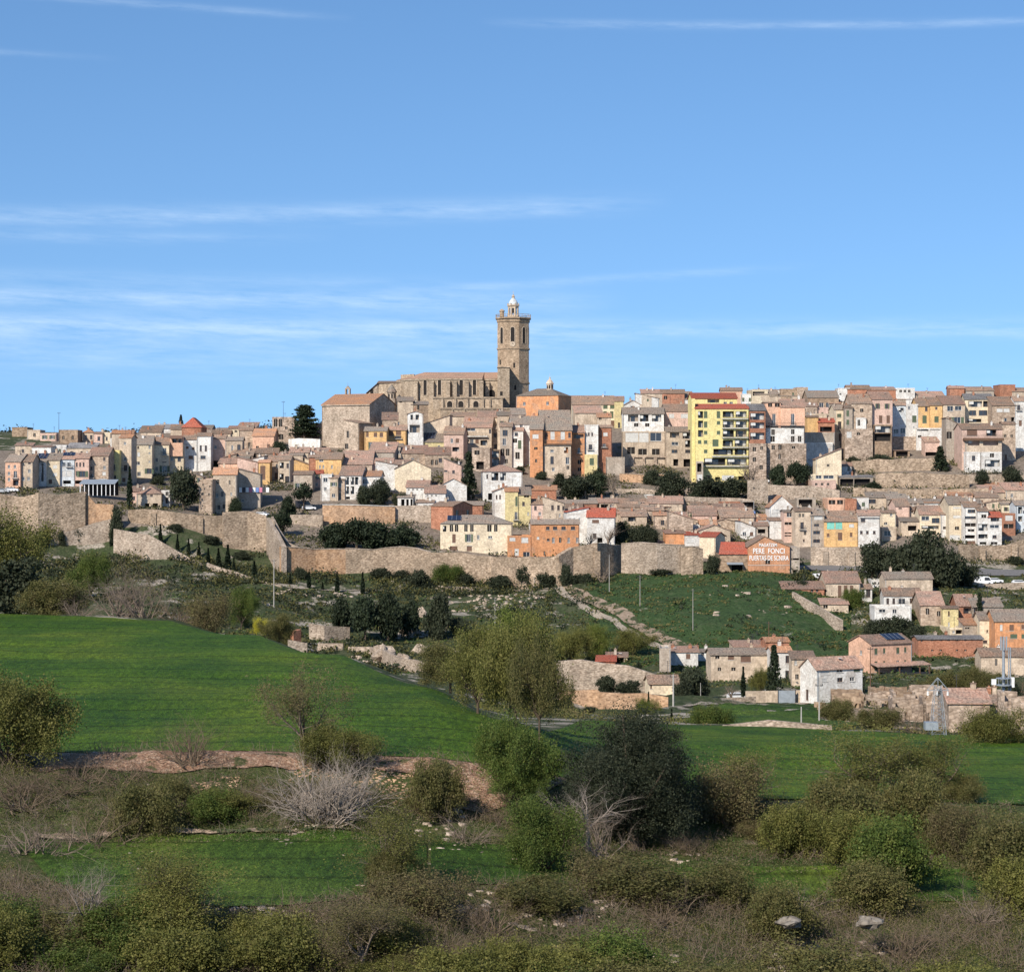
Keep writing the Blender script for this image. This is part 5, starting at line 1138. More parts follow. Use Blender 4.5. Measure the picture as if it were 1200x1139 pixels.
    m = MB(); slab(m, [(X(439),13.4,z(446.8)),(X(475),9.6,z(446.8)),(X(478),24.5,z(443)),(X(439),24.5,z(443))], 0, (1,0,0)); slab(m, [(X(426),12.9,z(459)),(X(439.8),12.9,z(447)),(X(439.8),24,z(447)),(X(426),24,z(459))], 0, (0,1,0)); m.build('side_roof', [TM[0]], root)
    poly_block('west_wall', [(X(428),13.5),(X(440),13.5),(X(440),24),(X(428),24)], -6, z(459.5), M_chapel, root); m = MB(); m.prism([(X(428),z(459.5)),(X(440),z(459.5)),(X(440),z(448))], 13.5, 23.9); m.build('half_gable', [M_chapel], root)
    m = MB(); m.prism(arch_pts(1.2, 2.6), -.03, .02); place(m.build('window', [M_dark], root), X(433), 13.48, z(462), 0)
    poly_block('sacristy', [(X(467),15.5),(X(484),9),(X(484),13),(X(467),20)], -3, z(437), M_church, root)
    # small octagonal turret with tiled spire
    m = MB(); m.ring(X(458), 6, [(1.7,-6),(1.7,z(459.5)),(2.1,z(459.3)),(2.1,z(458.6))], 8, 0); m.build('small_turret', [M_chapel], root)
    m = MB(); m.ring(X(458), 6, [(2.2,z(458.7)),(.9,z(453)),(0,z(449))], 8, 0); m.build('turret_spire', [TM[2]], root)
    for dx in (-1.1, .1, 1.2): m = MB(); m.box(X(458)+dx-.22, X(458)+dx+.22, 4.2, 4.35, z(466), z(461)); m.build('slit_window', [M_dark], root)
    tag(root, 'long brown stone gothic church with buttresses and lancet windows', 'church')
church()
ch = house(376, 434, 474, 530, M_chapel, 'f', 13, [(412,0,0,0)] if 0 else '-', sx=-28, label='huge plain stone chapel with brown orange tiled roof left of the church', name='chapel', cat='chapel', Y=770, found=7, tilem=3, chim=False, ants=False, sidewin=False)
m = MB(); m.box(-.28,.28,-.4,.4,-.5,1.9); m.box(1.2,1.76,-.4,.4,-.5,1.9); m.prism([(-.4,1.9),(1.9,1.9),(.75,3.0)], -.45, .45); m.tube((.75,0,3.0),(.75,0,4.2),.06,.04,4); b = m.build('bell_gable', [M_chapel], ch); Wd, D, H, rise, s = ch['dims']; b.location = (-Wd*.28, D/2, H+rise+.1)
m = MB(); m.box(-Wd/2-.2, Wd/2+.25, -.45, -.003, H-.45, H-.08); m.build('cornice', [M_chapel], ch)
an = house(403, 421, 496, 533, M_chapel, 'R', 4, [(406,505,3,8,'n'),(404,520,4,6,'n')], sx=-16, label='square stone annex with a slit window attached to the big chapel', name='chapel_annex', cat='annex', Y=757, found=7, chim=False, ants=False, sidewin=False)
cv = house(605, 654, 464, 492, WM['o'], 'h', 9, [(613,471,3,4,'w'),(640,471,3,4,'w')], sx=-16, label='square orange convent with hip roof and small lantern right of the tower', name='convent', cat='convent', Y=790, tilem=2, chim=False, ants=False, sidewin=False)
Wd, D, H, rise, s = cv['dims']; m = MB(); m.ring(2.5, D/2, [(1.3,H+rise*.3),(1.3,H+rise+1.6),(1.6,H+rise+1.7),(1.5,H+rise+2.0),(1.0,H+rise+2.9),(.35,H+rise+3.5),(.3,H+rise+4.2),(0,H+rise+4.5)], 8, 0); m.tube((2.5,D/2,H+rise+4.4),(2.5,D/2,H+rise+5.8),.06,.03,4); m.build('lantern', [WM['b']], cv)
for k in range(4): m = MB(); a = R(-90-26+k*90/2); m.prism(arch_pts(.6,1.4), -.02, .02); place(m.build('lantern_window', [M_dark], cv), 2.5+1.23*math.cos(a), D/2+1.23*math.sin(a), H+rise-.1, a+math.pi/2)
# ------------------------------------------------------------ town walls, terraces
def wall(name, pts, mat, label, t=1.0, ymin=560, Ys=None, crenel=False, cat='wall', down=2.5, butt=0, coping=None, group=None):
    """pts: (px, top row, bottom row); the wall stands where its foot row meets the ground"""
    root = empty(name, (0,0,0)); P0 = []
    for k, p in enumerate(pts):
        Y = Ys[k] if Ys else gY(p[0], p[2], ymin); P0.append((P(p[0], p[2], Y), (p[2]-p[1])*Y/F))
    root.location = P0[0][0]; o0 = root.location.copy(); m = MB(); c = MB()
    for (a, ha), (b, hb) in zip(P0[:-1], P0[1:]):
        a = a-o0; b = b-o0; L = Vector((b.x-a.x, b.y-a.y, 0)); n = Vector((L.y, -L.x, 0)).normalized()*t*-1; k = max(1, int(L.length/4))
        for i in range(k):
            f0, f1 = i/k, (i+1)/k; A = a.lerp(b, f0); B = a.lerp(b, f1); j0 = vn(A.x+o0.x)*.5; j1 = vn(B.x+o0.x)*.5; h0 = ha+(hb-ha)*f0+j0*1.6; h1 = ha+(hb-ha)*f1+j1*1.6; nb = n
            q = [A, B, B+nb, A+nb]; lo = [Vector((v.x, v.y, min(a.z,b.z)-down)) for v in q]; hi = [Vector((q[0].x,q[0].y,A.z+h0)), Vector((q[1].x,q[1].y,B.z+h1)), Vector((q[2].x,q[2].y,B.z+h1)), Vector((q[3].x,q[3].y,A.z+h0))]
            m.quad([lo[0],lo[1],hi[1],hi[0]]); m.quad([hi[0],hi[1],hi[2],hi[3]]); m.quad([lo[2],lo[3],hi[3],hi[2]]); 
            if i == 0: m.quad([lo[3],lo[0],hi[0],hi[3]])
            if i == k-1: m.quad([lo[1],lo[2],hi[2],hi[1]])
            if coping: c.quad([hi[0]+Vector((0,-.15,.2)),hi[1]+Vector((0,-.15,.2)),hi[2]+Vector((0,.1,.2)),hi[3]+Vector((0,.1,.2))]); c.quad([hi[0]+Vector((0,-.15,.01)),hi[1]+Vector((0,-.15,.01)),hi[1]+Vector((0,-.15,.2)),hi[0]+Vector((0,-.15,.2))])
    m.build('masonry', [mat], root)
    if coping: c.build('coping', [coping], root)
    if butt:
        a, b = P0[0][0]-o0, P0[-1][0]-o0
        for i in range(butt):
            f = (i+.5)/butt; seg = f*(len(P0)-1); k = int(seg); g = seg-k; A = (P0[k][0]-o0).lerp(P0[k+1][0]-o0, g); h = P0[k][1]*(1-g)+P0[k+1][1]*g; q = MB(); q.box(-.8,.8,-.5,.3,-down,h*.8); o = q.build('buttress', [mat], root); o.location = A
    return tag(root, label, cat, group)
def vn(x): return float(vnoise(np.array([x*.35]), np.array([0.0]), 11)[0])
wall('town_wall', [(330,640,675),(370,644,674),(405,644,673)], M_wallorange, 'warm orange stretch of old town wall above the cypress path', 1.5, coping=M_dry)
wall('town_wall', [(405,643,673),(437,643,672),(470,640,676),(505,646,680)], M_twall, 'pale patched stretch of town wall under the pine row', 1.4, coping=M_dry)
wall('town_wall', [(505,646,680),(560,650,684),(598,653,688),(606,655,690)], M_twall, 'town wall stretch below the cream villa', 1.2, butt=1)
wall('town_wall', [(606,654,690),(655,652,688),(672,642,682),(700,638,678),(728,638,672)], M_twall, 'ragged rock and wall section below the orange house and bare trees', 1.6, butt=2)
wall('town_wall', [(728,637,673),(770,637,673),(798,638,671)], M_dry, 'smooth grey stone wall section below the pine hedge', 1.3, coping=M_dry)
wall('town_wall', [(798,640,672),(812,640,672),(824,643,671)], M_twall, 'short wall section beneath the plain cream block', 1.2, coping=M_dry)
wall('bastion_wall', [(150,597,612),(180,598,616),(205,600,618),(235,603,624),(262,606,632)], M_twall, 'long pale wall below the big dark pine and ruined houses', 1.5, ymin=600, butt=2)
wall('bastion_wall', [(262,602,642),(290,600,645),(312,606,648)], M_twall, 'corner bastion of pale stone left of the ramp', 1.6, ymin=600)
wall('bastion_wall', [(312,608,650),(322,622,668),(331,640,676)], M_dry, 'tall pale corner where the wall turns by the ramp', 1.2, ymin=596)
wall('ramp_wall', [(318,606,640),(326,620,648),(336,635,655),(352,643,660)], M_dry, 'curved pale parapet along the ramp beside the bastion', .6, ymin=610, coping=M_dry)
wall('cliff_wall', [(-60,584,612),(0,580,625),(25,582,628),(45,577,640)], M_twall, 'tan cliff and wall at the left edge below the houses', 3, ymin=598, down=5)
wall('cliff_wall', [(45,576,640),(70,579,640),(100,578,636)], M_twall, 'rocky cliff section under the row of terraced houses', 3, ymin=598, down=5)
wall('cliff_wall', [(100,578,634),(112,592,632),(133,592,632)], M_wallorange, 'reddish buttressed end of the cliff beside the bushes', 3, ymin=598, down=5)
wall('terrace_wall', [(50,628,638),(90,620,640),(133,608,634)], M_dry, 'slanting rubble wall climbing from lower left to the cliff end', .8, ymin=560)
wall('terrace_wall', [(133,620,648),(175,628,656),(222,652,658)], M_dry, 'tapering pink stone retaining wall under the cypress path', .8, ymin=560)
wall('terrace_wall', [(242,660,668),(290,676,680),(330,686,690)], M_dry, 'thin pale wall edging the cypress path', .5, ymin=560)
wall('terrace_wall', [(340,602,614),(378,604,618)], M_dry, 'short grey wall under the small car park', .8, ymin=615)
wall('terrace_wall', [(378,592,614),(420,592,616),(463,593,614)], M_wallorange, 'warm stone terrace wall with white coping behind the pines', .9, ymin=618, coping=WM['w'])
wall('terrace_wall', [(463,592,612),(505,592,613)], M_dry, 'grey terrace wall left of the brick barn', .9, ymin=618)
wall('terrace_wall', [(500,686,690),(550,688,691),(598,685,689)], M_dry, 'low pale wall bordering the path below the town wall', .5, ymin=560)
wall('garden_wall', [(338,515,526),(375,514,527)], WM['w'], 'white garden wall left of the big chapel', .4, ymin=650)
wall('garden_wall', [(726,556,565),(784,555,567)], M_wallorange, 'orange brick terrace wall in the gardens left of the yellow flats', .5, ymin=650, coping=M_dry)
wall('garden_wall', [(720,573,578),(810,574,580)], M_dry, 'low grey garden wall under the orange terrace wall', .4, ymin=640)
wall('terrace_wall', [(790,582,597),(850,583,597),(882,585,600)], M_dry, 'grey stone terrace wall behind the rose roofs', .8, ymin=640)
wall('retaining_wall', [(876,562,590),(900,562,590)], M_dry, 'tall stepped concrete retaining wall beside the stairs', .8, ymin=650)
wall('retaining_wall', [(898,568,584),(950,570,586),(984,574,590)], M_dry, 'beige retaining wall under the trees right of the yellow flats', .8, ymin=650)
wall('retaining_wall', [(998,540,554),(1060,537,552),(1112,538,552)], M_twall, 'pink stone terrace wall in the upper right gardens', .8, ymin=680)
wall('retaining_wall', [(1026,555,571),(1080,554,572),(1136,557,572)], M_twall, 'long rubble terrace wall below the grassy ledge at right', .9, ymin=650)
wall('retaining_wall', [(1136,556,566),(1215,557,568)], M_dry, 'grey parapet wall below the jutting balcony house', .7, ymin=660)
wall('retaining_wall', [(1000,571,582),(1060,573,584),(1158,573,588)], M_twall, 'third stone terrace wall above the roofs at right', .9, ymin=640)
wall('retaining_wall', [(950,641,663),(985,642,664),(1012,642,664)], M_dry, 'light grey wall with bare climbers under the ochre house', .9, ymin=598, butt=2)
wall('retaining_wall', [(1125,638,658),(1160,640,657),(1180,638,657),(1215,628,656)], M_twall, 'pink tan retaining wall under the white row', .9, ymin=598, butt=2)
wall('roadside_wall', [(1130,681,686),(1160,683,688),(1215,684,690)], M_dry, 'pale low wall beside the lower road at right', .4, ymin=540)
wall('hillock_edge_wall', [(928,694,702),(955,708,718),(985,728,738)], M_dry, 'broken dry stone edge along the flank of the green hillock', .7, ymin=480)
wall('field_wall', [(846,849,856),(900,846,853),(975,848,855)], M_dry, 'dry stone edge between the two green fields at right', .8, Ys=[306,304,303], down=1)
wall('brick_garden_wall', [(655,808,824),(700,809,829),(703,812,830),(783,816,834)], M_wallorange, 'long orange brick garden wall in the valley gardens', .4, Ys=[392,388,388,384], down=2)
wall('hedge_wall', [(600,806,826),(655,807,824)], WM['g'], 'dark netted fence left of the brick garden wall', .3, Ys=[396,393], down=2)
wall('farm_wall', [(796,824,833),(850,818,829),(886,815,824)], M_dry, 'mossy dry stone farm wall along the track', .5, Ys=[405,410,412], down=1)
wall('farm_wall', [(874,808,825),(912,808,824)], WM['b'], 'smooth beige enclosure wall left of the sliding gate', .3, Ys=[414,415], down=1)
wall('farm_wall', [(932,808,822),(956,808,822)], WM['b'], 'smooth beige enclosure wall right of the sliding gate', .3, Ys=[415,415], down=1)
wall('valley_terrace_wall', [(640,776,800),(680,774,800),(735,782,806),(770,790,806)], M_dry, 'high rough stone terrace wall behind the red roofed shed', .8, Ys=[430,430,428,426], down=2)
wall('ruined_wall', [(362,732,745),(380,733,748),(410,733,748)], M_dry, 'ruined white stone enclosure above the wheat crest', .5, ymin=440, down=3)
wall('ruined_wall', [(338,751,762),(360,752,765)], M_dry, 'short pale ruined wall at the crest of the wheat field', .5, ymin=440, down=3)
wall('ruined_wall', [(372,754,762),(402,752,766)], M_dry, 'low ruined wall segment below the enclosure', .5, ymin=440, down=3)
wall('ruined_wall', [(408,756,766),(433,757,770),(470,770,784),(500,776,790)], M_dry, 'broken pale masonry line beside the big boulder', .5, ymin=440, down=3)
wall('ruined_wall', [(392,722,732),(407,722,732)], M_dry, 'small block of pale masonry under the pine clump', .5, ymin=440, down=3)
wall('ruined_wall', [(344,741,752),(353,739,752)], WM['k'], 'small red roofed masonry hut stub at the wheat crest', 1.2, ymin=440, down=3)
# gate
g = empty('sliding_gate', P(922, 823, 414), 0); m = MB(); m.box(-1.6,1.6,-.05,.05,-.5,2.3); m.build('panel', [M_shB if 0 else M_metal], g); m = MB(); m.box(-1.75,-1.6,-.1,.1,-.5,2.5); m.box(1.6,1.75,-.1,.1,-.5,2.5); m.build('frame', [M_iron], g); tag(g, 'grey metal sliding gate in the beige farm enclosure', 'gate')
# ruins at lower right
def ruin(x0, x1, yt, yb, Y, label, D=7, wins=2, seed=1, mat='r'):
    """four broken masonry walls with stepped tops and see-through openings, rubble and beams inside"""
    rg = random.Random(seed); s = Y/F; root = empty('ruined_building', P((x0+x1)/2, yb, Y), R(rg.uniform(-9,9))); hw = (x1-x0)*s/2; H = (yb-yt)*s; m = MB(); t = .5
    def leg(ax, ay, bx, by, front):
        L = math.hypot(bx-ax, by-ay); ux, uy = (bx-ax)/L, (by-ay)/L; nx, ny = -uy*t, ux*t; x = 0; segs = []; hh = rg.uniform(.8,1)
        while x < L-.01:
            w = min(rg.uniform(.7,2.0), L-x); hh = min(1, max(.5 if not front else .68, hh+rg.choice([-.22,-.1,-.05,0,0,.05,.12]))); segs.append((x, x+w, H*hh)); x += w
        for k, (c, d, h) in enumerate(segs):
            zs = [(-3, h)]
            if front and wins and d-c > .9 and rg.random() < .6: zs = [(-3, H*.22), (H*.6, h)] if h > H*.68 else [(-3, H*.22)]
            for z0, z1 in zs:
                q = [(ax+ux*c, ay+uy*c), (ax+ux*d, ay+uy*d), (ax+ux*d+nx, ay+uy*d+ny), (ax+ux*c+nx, ay+uy*c+ny)]; j = rg.uniform(-.12,.12)
                lo = [(p[0],p[1],z0) for p in q]; hi = [(q[0][0],q[0][1],z1-j),(q[1][0],q[1][1],z1+j),(q[2][0],q[2][1],z1+j),(q[3][0],q[3][1],z1-j)]
                for f in ([lo[3],lo[2],lo[1],lo[0]],[hi[0],hi[1],hi[2],hi[3]],[lo[0],lo[1],hi[1],hi[0]],[lo[1],lo[2],hi[2],hi[1]],[lo[2],lo[3],hi[3],hi[2]],[lo[3],lo[0],hi[0],hi[3]]): m.quad(f)
    leg(-hw,0,hw,0,True); leg(hw,0,hw,D,False); leg(hw,D,-hw,D,False); leg(-hw,D,-hw,0,False)
    m.build('wall', [WM[mat]], root); m = MB()
    for k in range(6): x = rg.uniform(-.8,.8)*hw; y = rg.uniform(.2,.8)*D; w = rg.uniform(.8,2.2); m.tube((x,y,-1),(x+w,y+rg.uniform(-1,1),rg.uniform(.8,H)),.12,.1,4)
    m.build('fallen_beam', [M_frameB], root); return tag(root, label, 'ruin', 'ruins at lower right')
ruin(975,1012,812,842,365,'roofless brown ruin with arched gaps in front of the white house',7,3,1,'n')
ruin(1006,1058,834,856,350,'low rubble ruin with dark doorways left of the pylon',6,3,2,'r')
ruin(1012,1050,812,834,385,'ruined rubble walls behind the low ruin left of the pylon',8,2,3,'r')
ruin(1046,1085,818,856,360,'collapsing stone house just left of the pylon',8,2,4,'r')
ruin(1086,1112,826,858,358,'pale plastered ruin immediately right of the pylon',6,1,5,'t')
ruin(1186,1225,814,866,310,'ruined stone wall at the right edge behind the budding tree',7,1,6,'r')
ruin(958,1000,826,846,372,'low crumbling wall fragments at the left end of the ruins',5,1,11,'n')
ruin(1024,1070,806,828,400,'ruined brown walls farthest back behind the pylon',7,2,12,'n')
ruin(1070,1110,806,826,398,'back row ruin with missing roof right behind the pylon head',7,2,13,'r')
ruin(1095,1135,838,864,350,'front row rubble ruin right of the pylon foot',6,2,14,'r')
house(1112,1160,824,860,'r','f',13,[(1121,0,0,0)] if 0 else '2x1r', Y=318, label='long stone barn with sagging rose roof below the mast', name='barn', cat='barn', tilem=1, group='ruins at lower right', D=11)
house(1158,1190,826,862,'r','f',8,'2x1r', Y=326, label='lower stone shed adjoining the long barn behind the mast', name='barn', cat='barn', tilem=0, group='ruins at lower right', D=9)
# ------------------------------------------------------------ vehicles
def car(px, py, col, label, yaw=0, van=False, ymin=405, Y=None, cname='white'):
    Y = Y or gY(px, py, ymin); root = empty('parked_van' if van else 'parked_car', G(px, Y)+Vector((0,0,.05)), R(yaw)); H = 2.3 if van else 1.45; L = 2.6 if van else 2.15
    prof = [(-L,.35),(L,.35),(L,.75),(L*.94,.95),(L*.55,1.02),(L*.28,H),(-L*.72,H),(-L*.97,1.05),(-L,.9)] if not van else [(-L,.35),(L,.35),(L,.9),(L*.86,1.15),(L*.62,H-.1),(L*.5,H),(-L,H)]
    m = MB(); m.prism(prof, -.85, .85, 0); m.build('body', [col], root)
    m = MB(); g = [(L*.5,1.04),(L*.27,H-.1),(-L*.68,H-.1),(-L*.88,1.08)] if not van else [(L*.78,1.2),(L*.56,H-.25),(L*.1,H-.25),(L*.1,1.2)]
    m.prism(g[::-1] if 0 else g, -.865, -.85, 0); m.build('side_window', [M_glass], root)
    m = MB(); m.quad([(L*.56,-.7,1.05),(L*.56,.7,1.05),(L*.31,.65,H-.05),(L*.31,-.65,H-.05)]); m.build('windscreen', [M_glass], root)
    for x in (-L*.62, L*.62):
        for y in (-.87, .70): q = MB(); q.ring(0,0,[(0,.09),(.2,.09),(.32,.07),(.32,-.07),(0,-.07)],12,0); o = q.build('wheel', [M_iron], root); o.location = (x,y,.33); o.rotation_euler = (R(90),0,0)
    return tag(root, label, 'van' if van else 'car')
carp = {c: nmat('car_paint_'+c, (lambda v: lambda m,N,L,b: b.inputs['Base Color'].__setattr__('default_value', v+(1,)))(v), .3, .5) for c, v in {'white':(.75,.75,.75),'silver':(.4,.41,.42),'dark':(.03,.03,.04),'red':(.35,.04,.03),'blue':(.05,.08,.2)}.items()}
car(308,606,carp['white'],'small white car on the ramp beside the bastion',-30,ymin=612); car(362,598,carp['white'],'white car half under the round pine in the small car park',10,ymin=618); car(356,596,carp['dark'],'dark van parked left of the white car in the car park',0,True,ymin=618)
car(3,578,carp['silver'],'silver car at the left edge below the terraced houses',0,ymin=640); car(14,577,carp['white'],'white car parked in front of the salmon house at far left',0,ymin=640)
car(963,665,carp['white'],'white van parked at the left end of the lower road',0,True,ymin=560,Y=592); car(1152,668,carp['white'],'white van parked below the pink retaining wall',0,True,Y=592); car(1166,667,carp['white'],'white car behind the van below the pink retaining wall',5,Y=594); car(1195,666,carp['white'],'white car at the right end of the lower road',0,Y=593)
car(833,672,carp['dark'],'dark car parked between the cream block and the warehouse',80,Y=592); car(894,566,carp['white'],'white car at the top of the stepped wall beside the flats',0,ymin=690); car(885,566,carp['red'],'red car at the top of the stepped wall beside the flats',0,ymin=690)
car(865,811,carp['white'],'white car in the farm yard behind the cypress',15,Y=425); car(905,806,carp['silver'],'silver car with blue cover behind the beige farm wall',0,Y=424); car(651,636,carp['silver'],'silver car',0,Y=640) if 0 else None
car(725,640,carp['white'],'white car by the wall beside the white red-roofed house',0,Y=625); car(735,640,carp['silver'],'silver car next to the white one under bare trees',0,Y=625)
# pergola with dark roof above the cliff, laundry
g = empty('long_shed', P(116, 577, 660), 0); s = 660/F; m = MB(); slab(m, [(-21*s,-3,2.7),(21*s,-3,2.7),(21*s,3,4.0),(-21*s,3,4.0)], 0, (1,0,0)); m.build('roof', [M_metal], g)
for k in range(9): m = MB(); m.box(-.1,.1,-.1,.1,-1,2.6); o = m.build('post', [M_white], g); o.location = (-20*s+k*5*s, -2.6, 0)
m = MB(); m.box(-21*s,21*s,2.4,2.6,-1,3.4); m.build('back_wall', [M_dark], g); tag(g, 'long shed with grey roof and white posts above the cliff', 'shed')
o = find('bare grey side wall hung')
for k in range(9):
    q = MB(); w = .9; q.box(-w/2,w/2,-.02,.02,-1.5,0); c = q.build('hanging_cloth', [M_fab[[0,3,0,1,0,2,1,3,0][k]]], o); c.location = (-2.4+k*1.05, -.55, 6.6)
m = MB(); m.tube((-3.2,-.55,6.62),(6.6,-.55,6.62),.03,.03,4); m.build('washing_line', [M_iron], o)
# ------------------------------------------------------------ poles, pylon, mast
def pole(px, pt, pb, label, Y=None, ymin=405, mat=None, arm=True, r=.14, name='utility_pole', cat='pole', group=None):
    Y = Y or gY(px, pb, ymin); b = P(px, pb, Y); H = (pb-pt)*Y/F; root = empty(name, b); m = MB(); m.tube((0,0,-1),(0,0,H),r,r*.6,7); m.build('shaft', [mat or M_conc], root)
    if arm: m = MB(); m.box(-.6,.6,-.05,.05,H-.5,H-.38); m.tube((-.5,0,H-.38),(-.5,0,H-.15),.06,.06,5); m.tube((.5,0,H-.38),(.5,0,H-.15),.06,.06,5); m.build('crossarm', [M_iron], root)
    return tag(root, label, cat, group)
pole(789,790,845,'white banded concrete pole in front of the cream cottage',Y=372,r=.2); pole(960,800,858,'concrete pole on the field edge before the white house',Y=330); pole(939,828,852,'short pole in the field left of the concrete pole',Y=320,arm=False)
pole(321,655,712,'pale pole rising from the slope left of the town wall',ymin=500); pole(812,690,740,'thin grey pole standing on the green hillock',ymin=500,r=.09); pole(750,674,715,'thin grey pole left on the stony part of the hillock',ymin=500,r=.09); pole(714,650,690,'pole at the foot of the ragged wall',ymin=520,r=.1); pole(901,728,758,'wooden pole at the hillock foot by the brick roof',ymin=480,mat=M_frameB)
pole(821,800,824,'slim lamp pole in the lane left of the cypress',Y=410,r=.08,arm=False); pole(626,676,690,'short grey post beside the path under the round dark tree',ymin=560,r=.12,arm=False); pole(1020,758,815,'wooden pole at the corner of the pink salmon house',Y=440,mat=M_frameB); pole(580,700,735,'thin pole on the slope behind the olive trees',ymin=480,r=.09)
pole(69,483,505,'thin radio mast on the left skyline ruin',Y=840,mat=M_iron,r=.1); pole(332,470,492,'thin radio mast above the ruined house left of the cedar',Y=790,mat=M_iron,r=.08)
def pylon():
    Y = 300.0; s = Y/F; yb = 868; root = empty('lattice_pylon', P(1099, yb, Y)); H = (yb-794)*s; m = MB(); z = 0; n = 7
    def w(z): return 1.05*(1-z/H)*.75+.32
    zs = [H*.86*k/n for k in range(n+1)]
    for a, b in zip(zs[:-1], zs[1:]):
        A, B = w(a), w(b); ca = [(-A,-A,a),(A,-A,a),(A,A,a),(-A,A,a)]; cb = [(-B,-B,b),(B,-B,b),(B,B,b),(-B,B,b)]
        for i in range(4): j = (i+1) % 4; m.tube(ca[i],cb[i],.04,.04,4); m.tube(ca[i],cb[j],.018,.018,4); m.tube(ca[j],cb[i],.018,.018,4); m.tube(cb[i],cb[j],.018,.018,4)
    m.build('tower_frame', [M_metal], root); zc = H*.80; m = MB()
    for y in (-.3,.3):
        m.tube((-1.5,y,zc),(1.5,y,zc),.035,.035,4); m.tube((-1.5,y,zc),(0,y,H),.035,.035,4); m.tube((1.5,y,zc),(0,y,H),.035,.035,4); m.tube((-.75,y,zc+(H-zc)*.5),(0,y,zc),.03,.03,4); m.tube((.75,y,zc+(H-zc)*.5),(0,y,zc),.03,.03,4); m.tube((0,y,zc),(0,y,H),.03,.03,4)
    m.build('crossarm', [M_metal], root)
    for x in (-1.4,-.1,1.4): m = MB(); m.ring(x,0,[(0,zc-.75),(.16,zc-.7),(.16,zc-.55),(.07,zc-.5),(.16,zc-.4),(.16,zc-.25),(.04,zc-.2),(.04,zc)],8,0); m.build('insulator', [M_white], root)
    m = MB(); m.box(-1.9,-.1,-.9,.6,1.6,2.7); m.build('transformer', [M_metal], root)
    tag(root, 'small steel lattice pylon with triangular head in front of the ruins', 'pylon')
pylon()
def mast():
    Y = 345.0; s = Y/F; yb = 868; root = empty('telecom_mast', P(1176, yb, Y)); H = (yb-750)*s; m = MB(); m.tube((0,0,-1),(0,0,H),.30,.20,12); m.build('column', [M_metal], root)
    m = MB(); m.tube((.85,.1,H*.42),(.85,.1,H*.93),.09,.09,6); m.tube((1.15,.1,H*.42),(1.15,.1,H*.93),.09,.09,6)
    for k in range(14): z = H*.44+k*H*.49/14; m.box(.85,1.15,.06,.14,z,z+.06)
    m.build('ladder', [M_metal], root)
    m = MB(); zp = (yb-803)*s; m.ring(0,0,[(.4,zp),(1.3,zp),(1.3,zp+.12),(.4,zp+.12)],12,0); m.ring(0,0,[(.4,zp+1.1),(1.2,zp+1.1),(1.2,zp+1.2),(.4,zp+1.2)],12,0)
    for k in range(10): a = k*math.pi/5; m.tube((1.2*math.cos(a),1.2*math.sin(a),zp),(1.2*math.cos(a),1.2*math.sin(a),zp+1.15),.04,.04,4)
    m.build('platform', [M_metal], root)
    for x, w in ((-1.6,.34),(1.45,.24)): m = MB(); m.box(x-w,x+w,-.35,.2,zp+(.1 if x < 0 else -.3),zp+(1.0 if x < 0 else 1.3)); m.build('antenna_box', [M_white], root)
    for k in range(3): a = R(200+k*60); m = MB(); m.box(.5*math.cos(a)-.12,.5*math.cos(a)+.12,.5*math.sin(a)-.1,.5*math.sin(a)+.1,H-1.6,H+.6); m.build('panel_antenna', [M_metal], root)
    tag(root, 'grey steel telecom mast with platform and two white boxes', 'mast')
mast()
# ------------------------------------------------------------ plants
M_bark = flat('bark', (.10,.075,.055), .95, .1); M_greybark = flat('grey_bark', (.22,.17,.13), .95, .1); M_palebark = flat('pale_bark', (.34,.28,.23), .95, .1); M_twig = flat('twig', (.17,.125,.085), .95, .1)
L_pine = leafmat('pine_needles', (.018,.028,.014), (.032,.046,.020), (.055,.066,.034)); L_oak = leafmat('holm_oak_leaves', (.026,.035,.018), (.046,.055,.029), (.085,.09,.05), .8); L_cyp = leafmat('cypress_leaves', (.014,.024,.012), (.024,.036,.018))
L_olive = leafmat('budding_leaves', (0.094,0.100,0.022), (0.150,0.147,0.035), (0.225,0.201,0.060), .8); L_green = leafmat('green_leaves', (0.056,0.088,0.016), (0.094,0.130,0.024), (0.163,0.177,0.040), .8); L_brown = leafmat('brown_buds', (.115,.092,.042), (.155,.122,.055), (.13,.135,.04), .8); L_dull = leafmat('dull_leaves', (0.081,0.083,0.024), (0.125,0.116,0.036), (0.188,0.153,0.060), .8)
L_grass = leafmat('grass_blades', (.045,.085,.018), (.065,.11,.025), (.13,.13,.05), .3); L_wheat = leafmat('wheat_blade', (.05,.105,.012), (.085,.14,.018), (.12,.16,.03), .3); L_wheat2 = leafmat('wheat_blade_pale', (.11,.14,.02), (.15,.17,.03)); L_dry = leafmat('dry_grass', (.16,.13,.07), (.22,.18,.11)); L_spring = leafmat('spring_leaves', (.10,.13,.02), (.15,.17,.03), (.2,.2,.06)); L_yellow = leafmat('yellow_blossom', (.4,.36,.03), (.5,.44,.05))
def leaf_quads(C, size, rg, up=.0, jitter=.55, long=1.0):
    """C (n,3) -> one randomly turned quad per centre"""
    n = len(C); d = rg.normal(size=(n,3)); d[:,2] += up; d /= np.linalg.norm(d, axis=1)[:,None]; e = rg.normal(size=(n,3)); u = np.cross(d, e); u /= np.linalg.norm(u, axis=1)[:,None]+1e-9; v = np.cross(d, u)
    s = size*(1+jitter*rg.normal(size=n)).clip(.4,1.8); u = u*s[:,None]*.5*long; v = v*s[:,None]*.5
    V = np.stack([C-u-v*.3, C-u*.1-v, C+u+v*.3, C+u*.1+v], 1).reshape(-1,3); return V, np.arange(4*n).reshape(n,4)
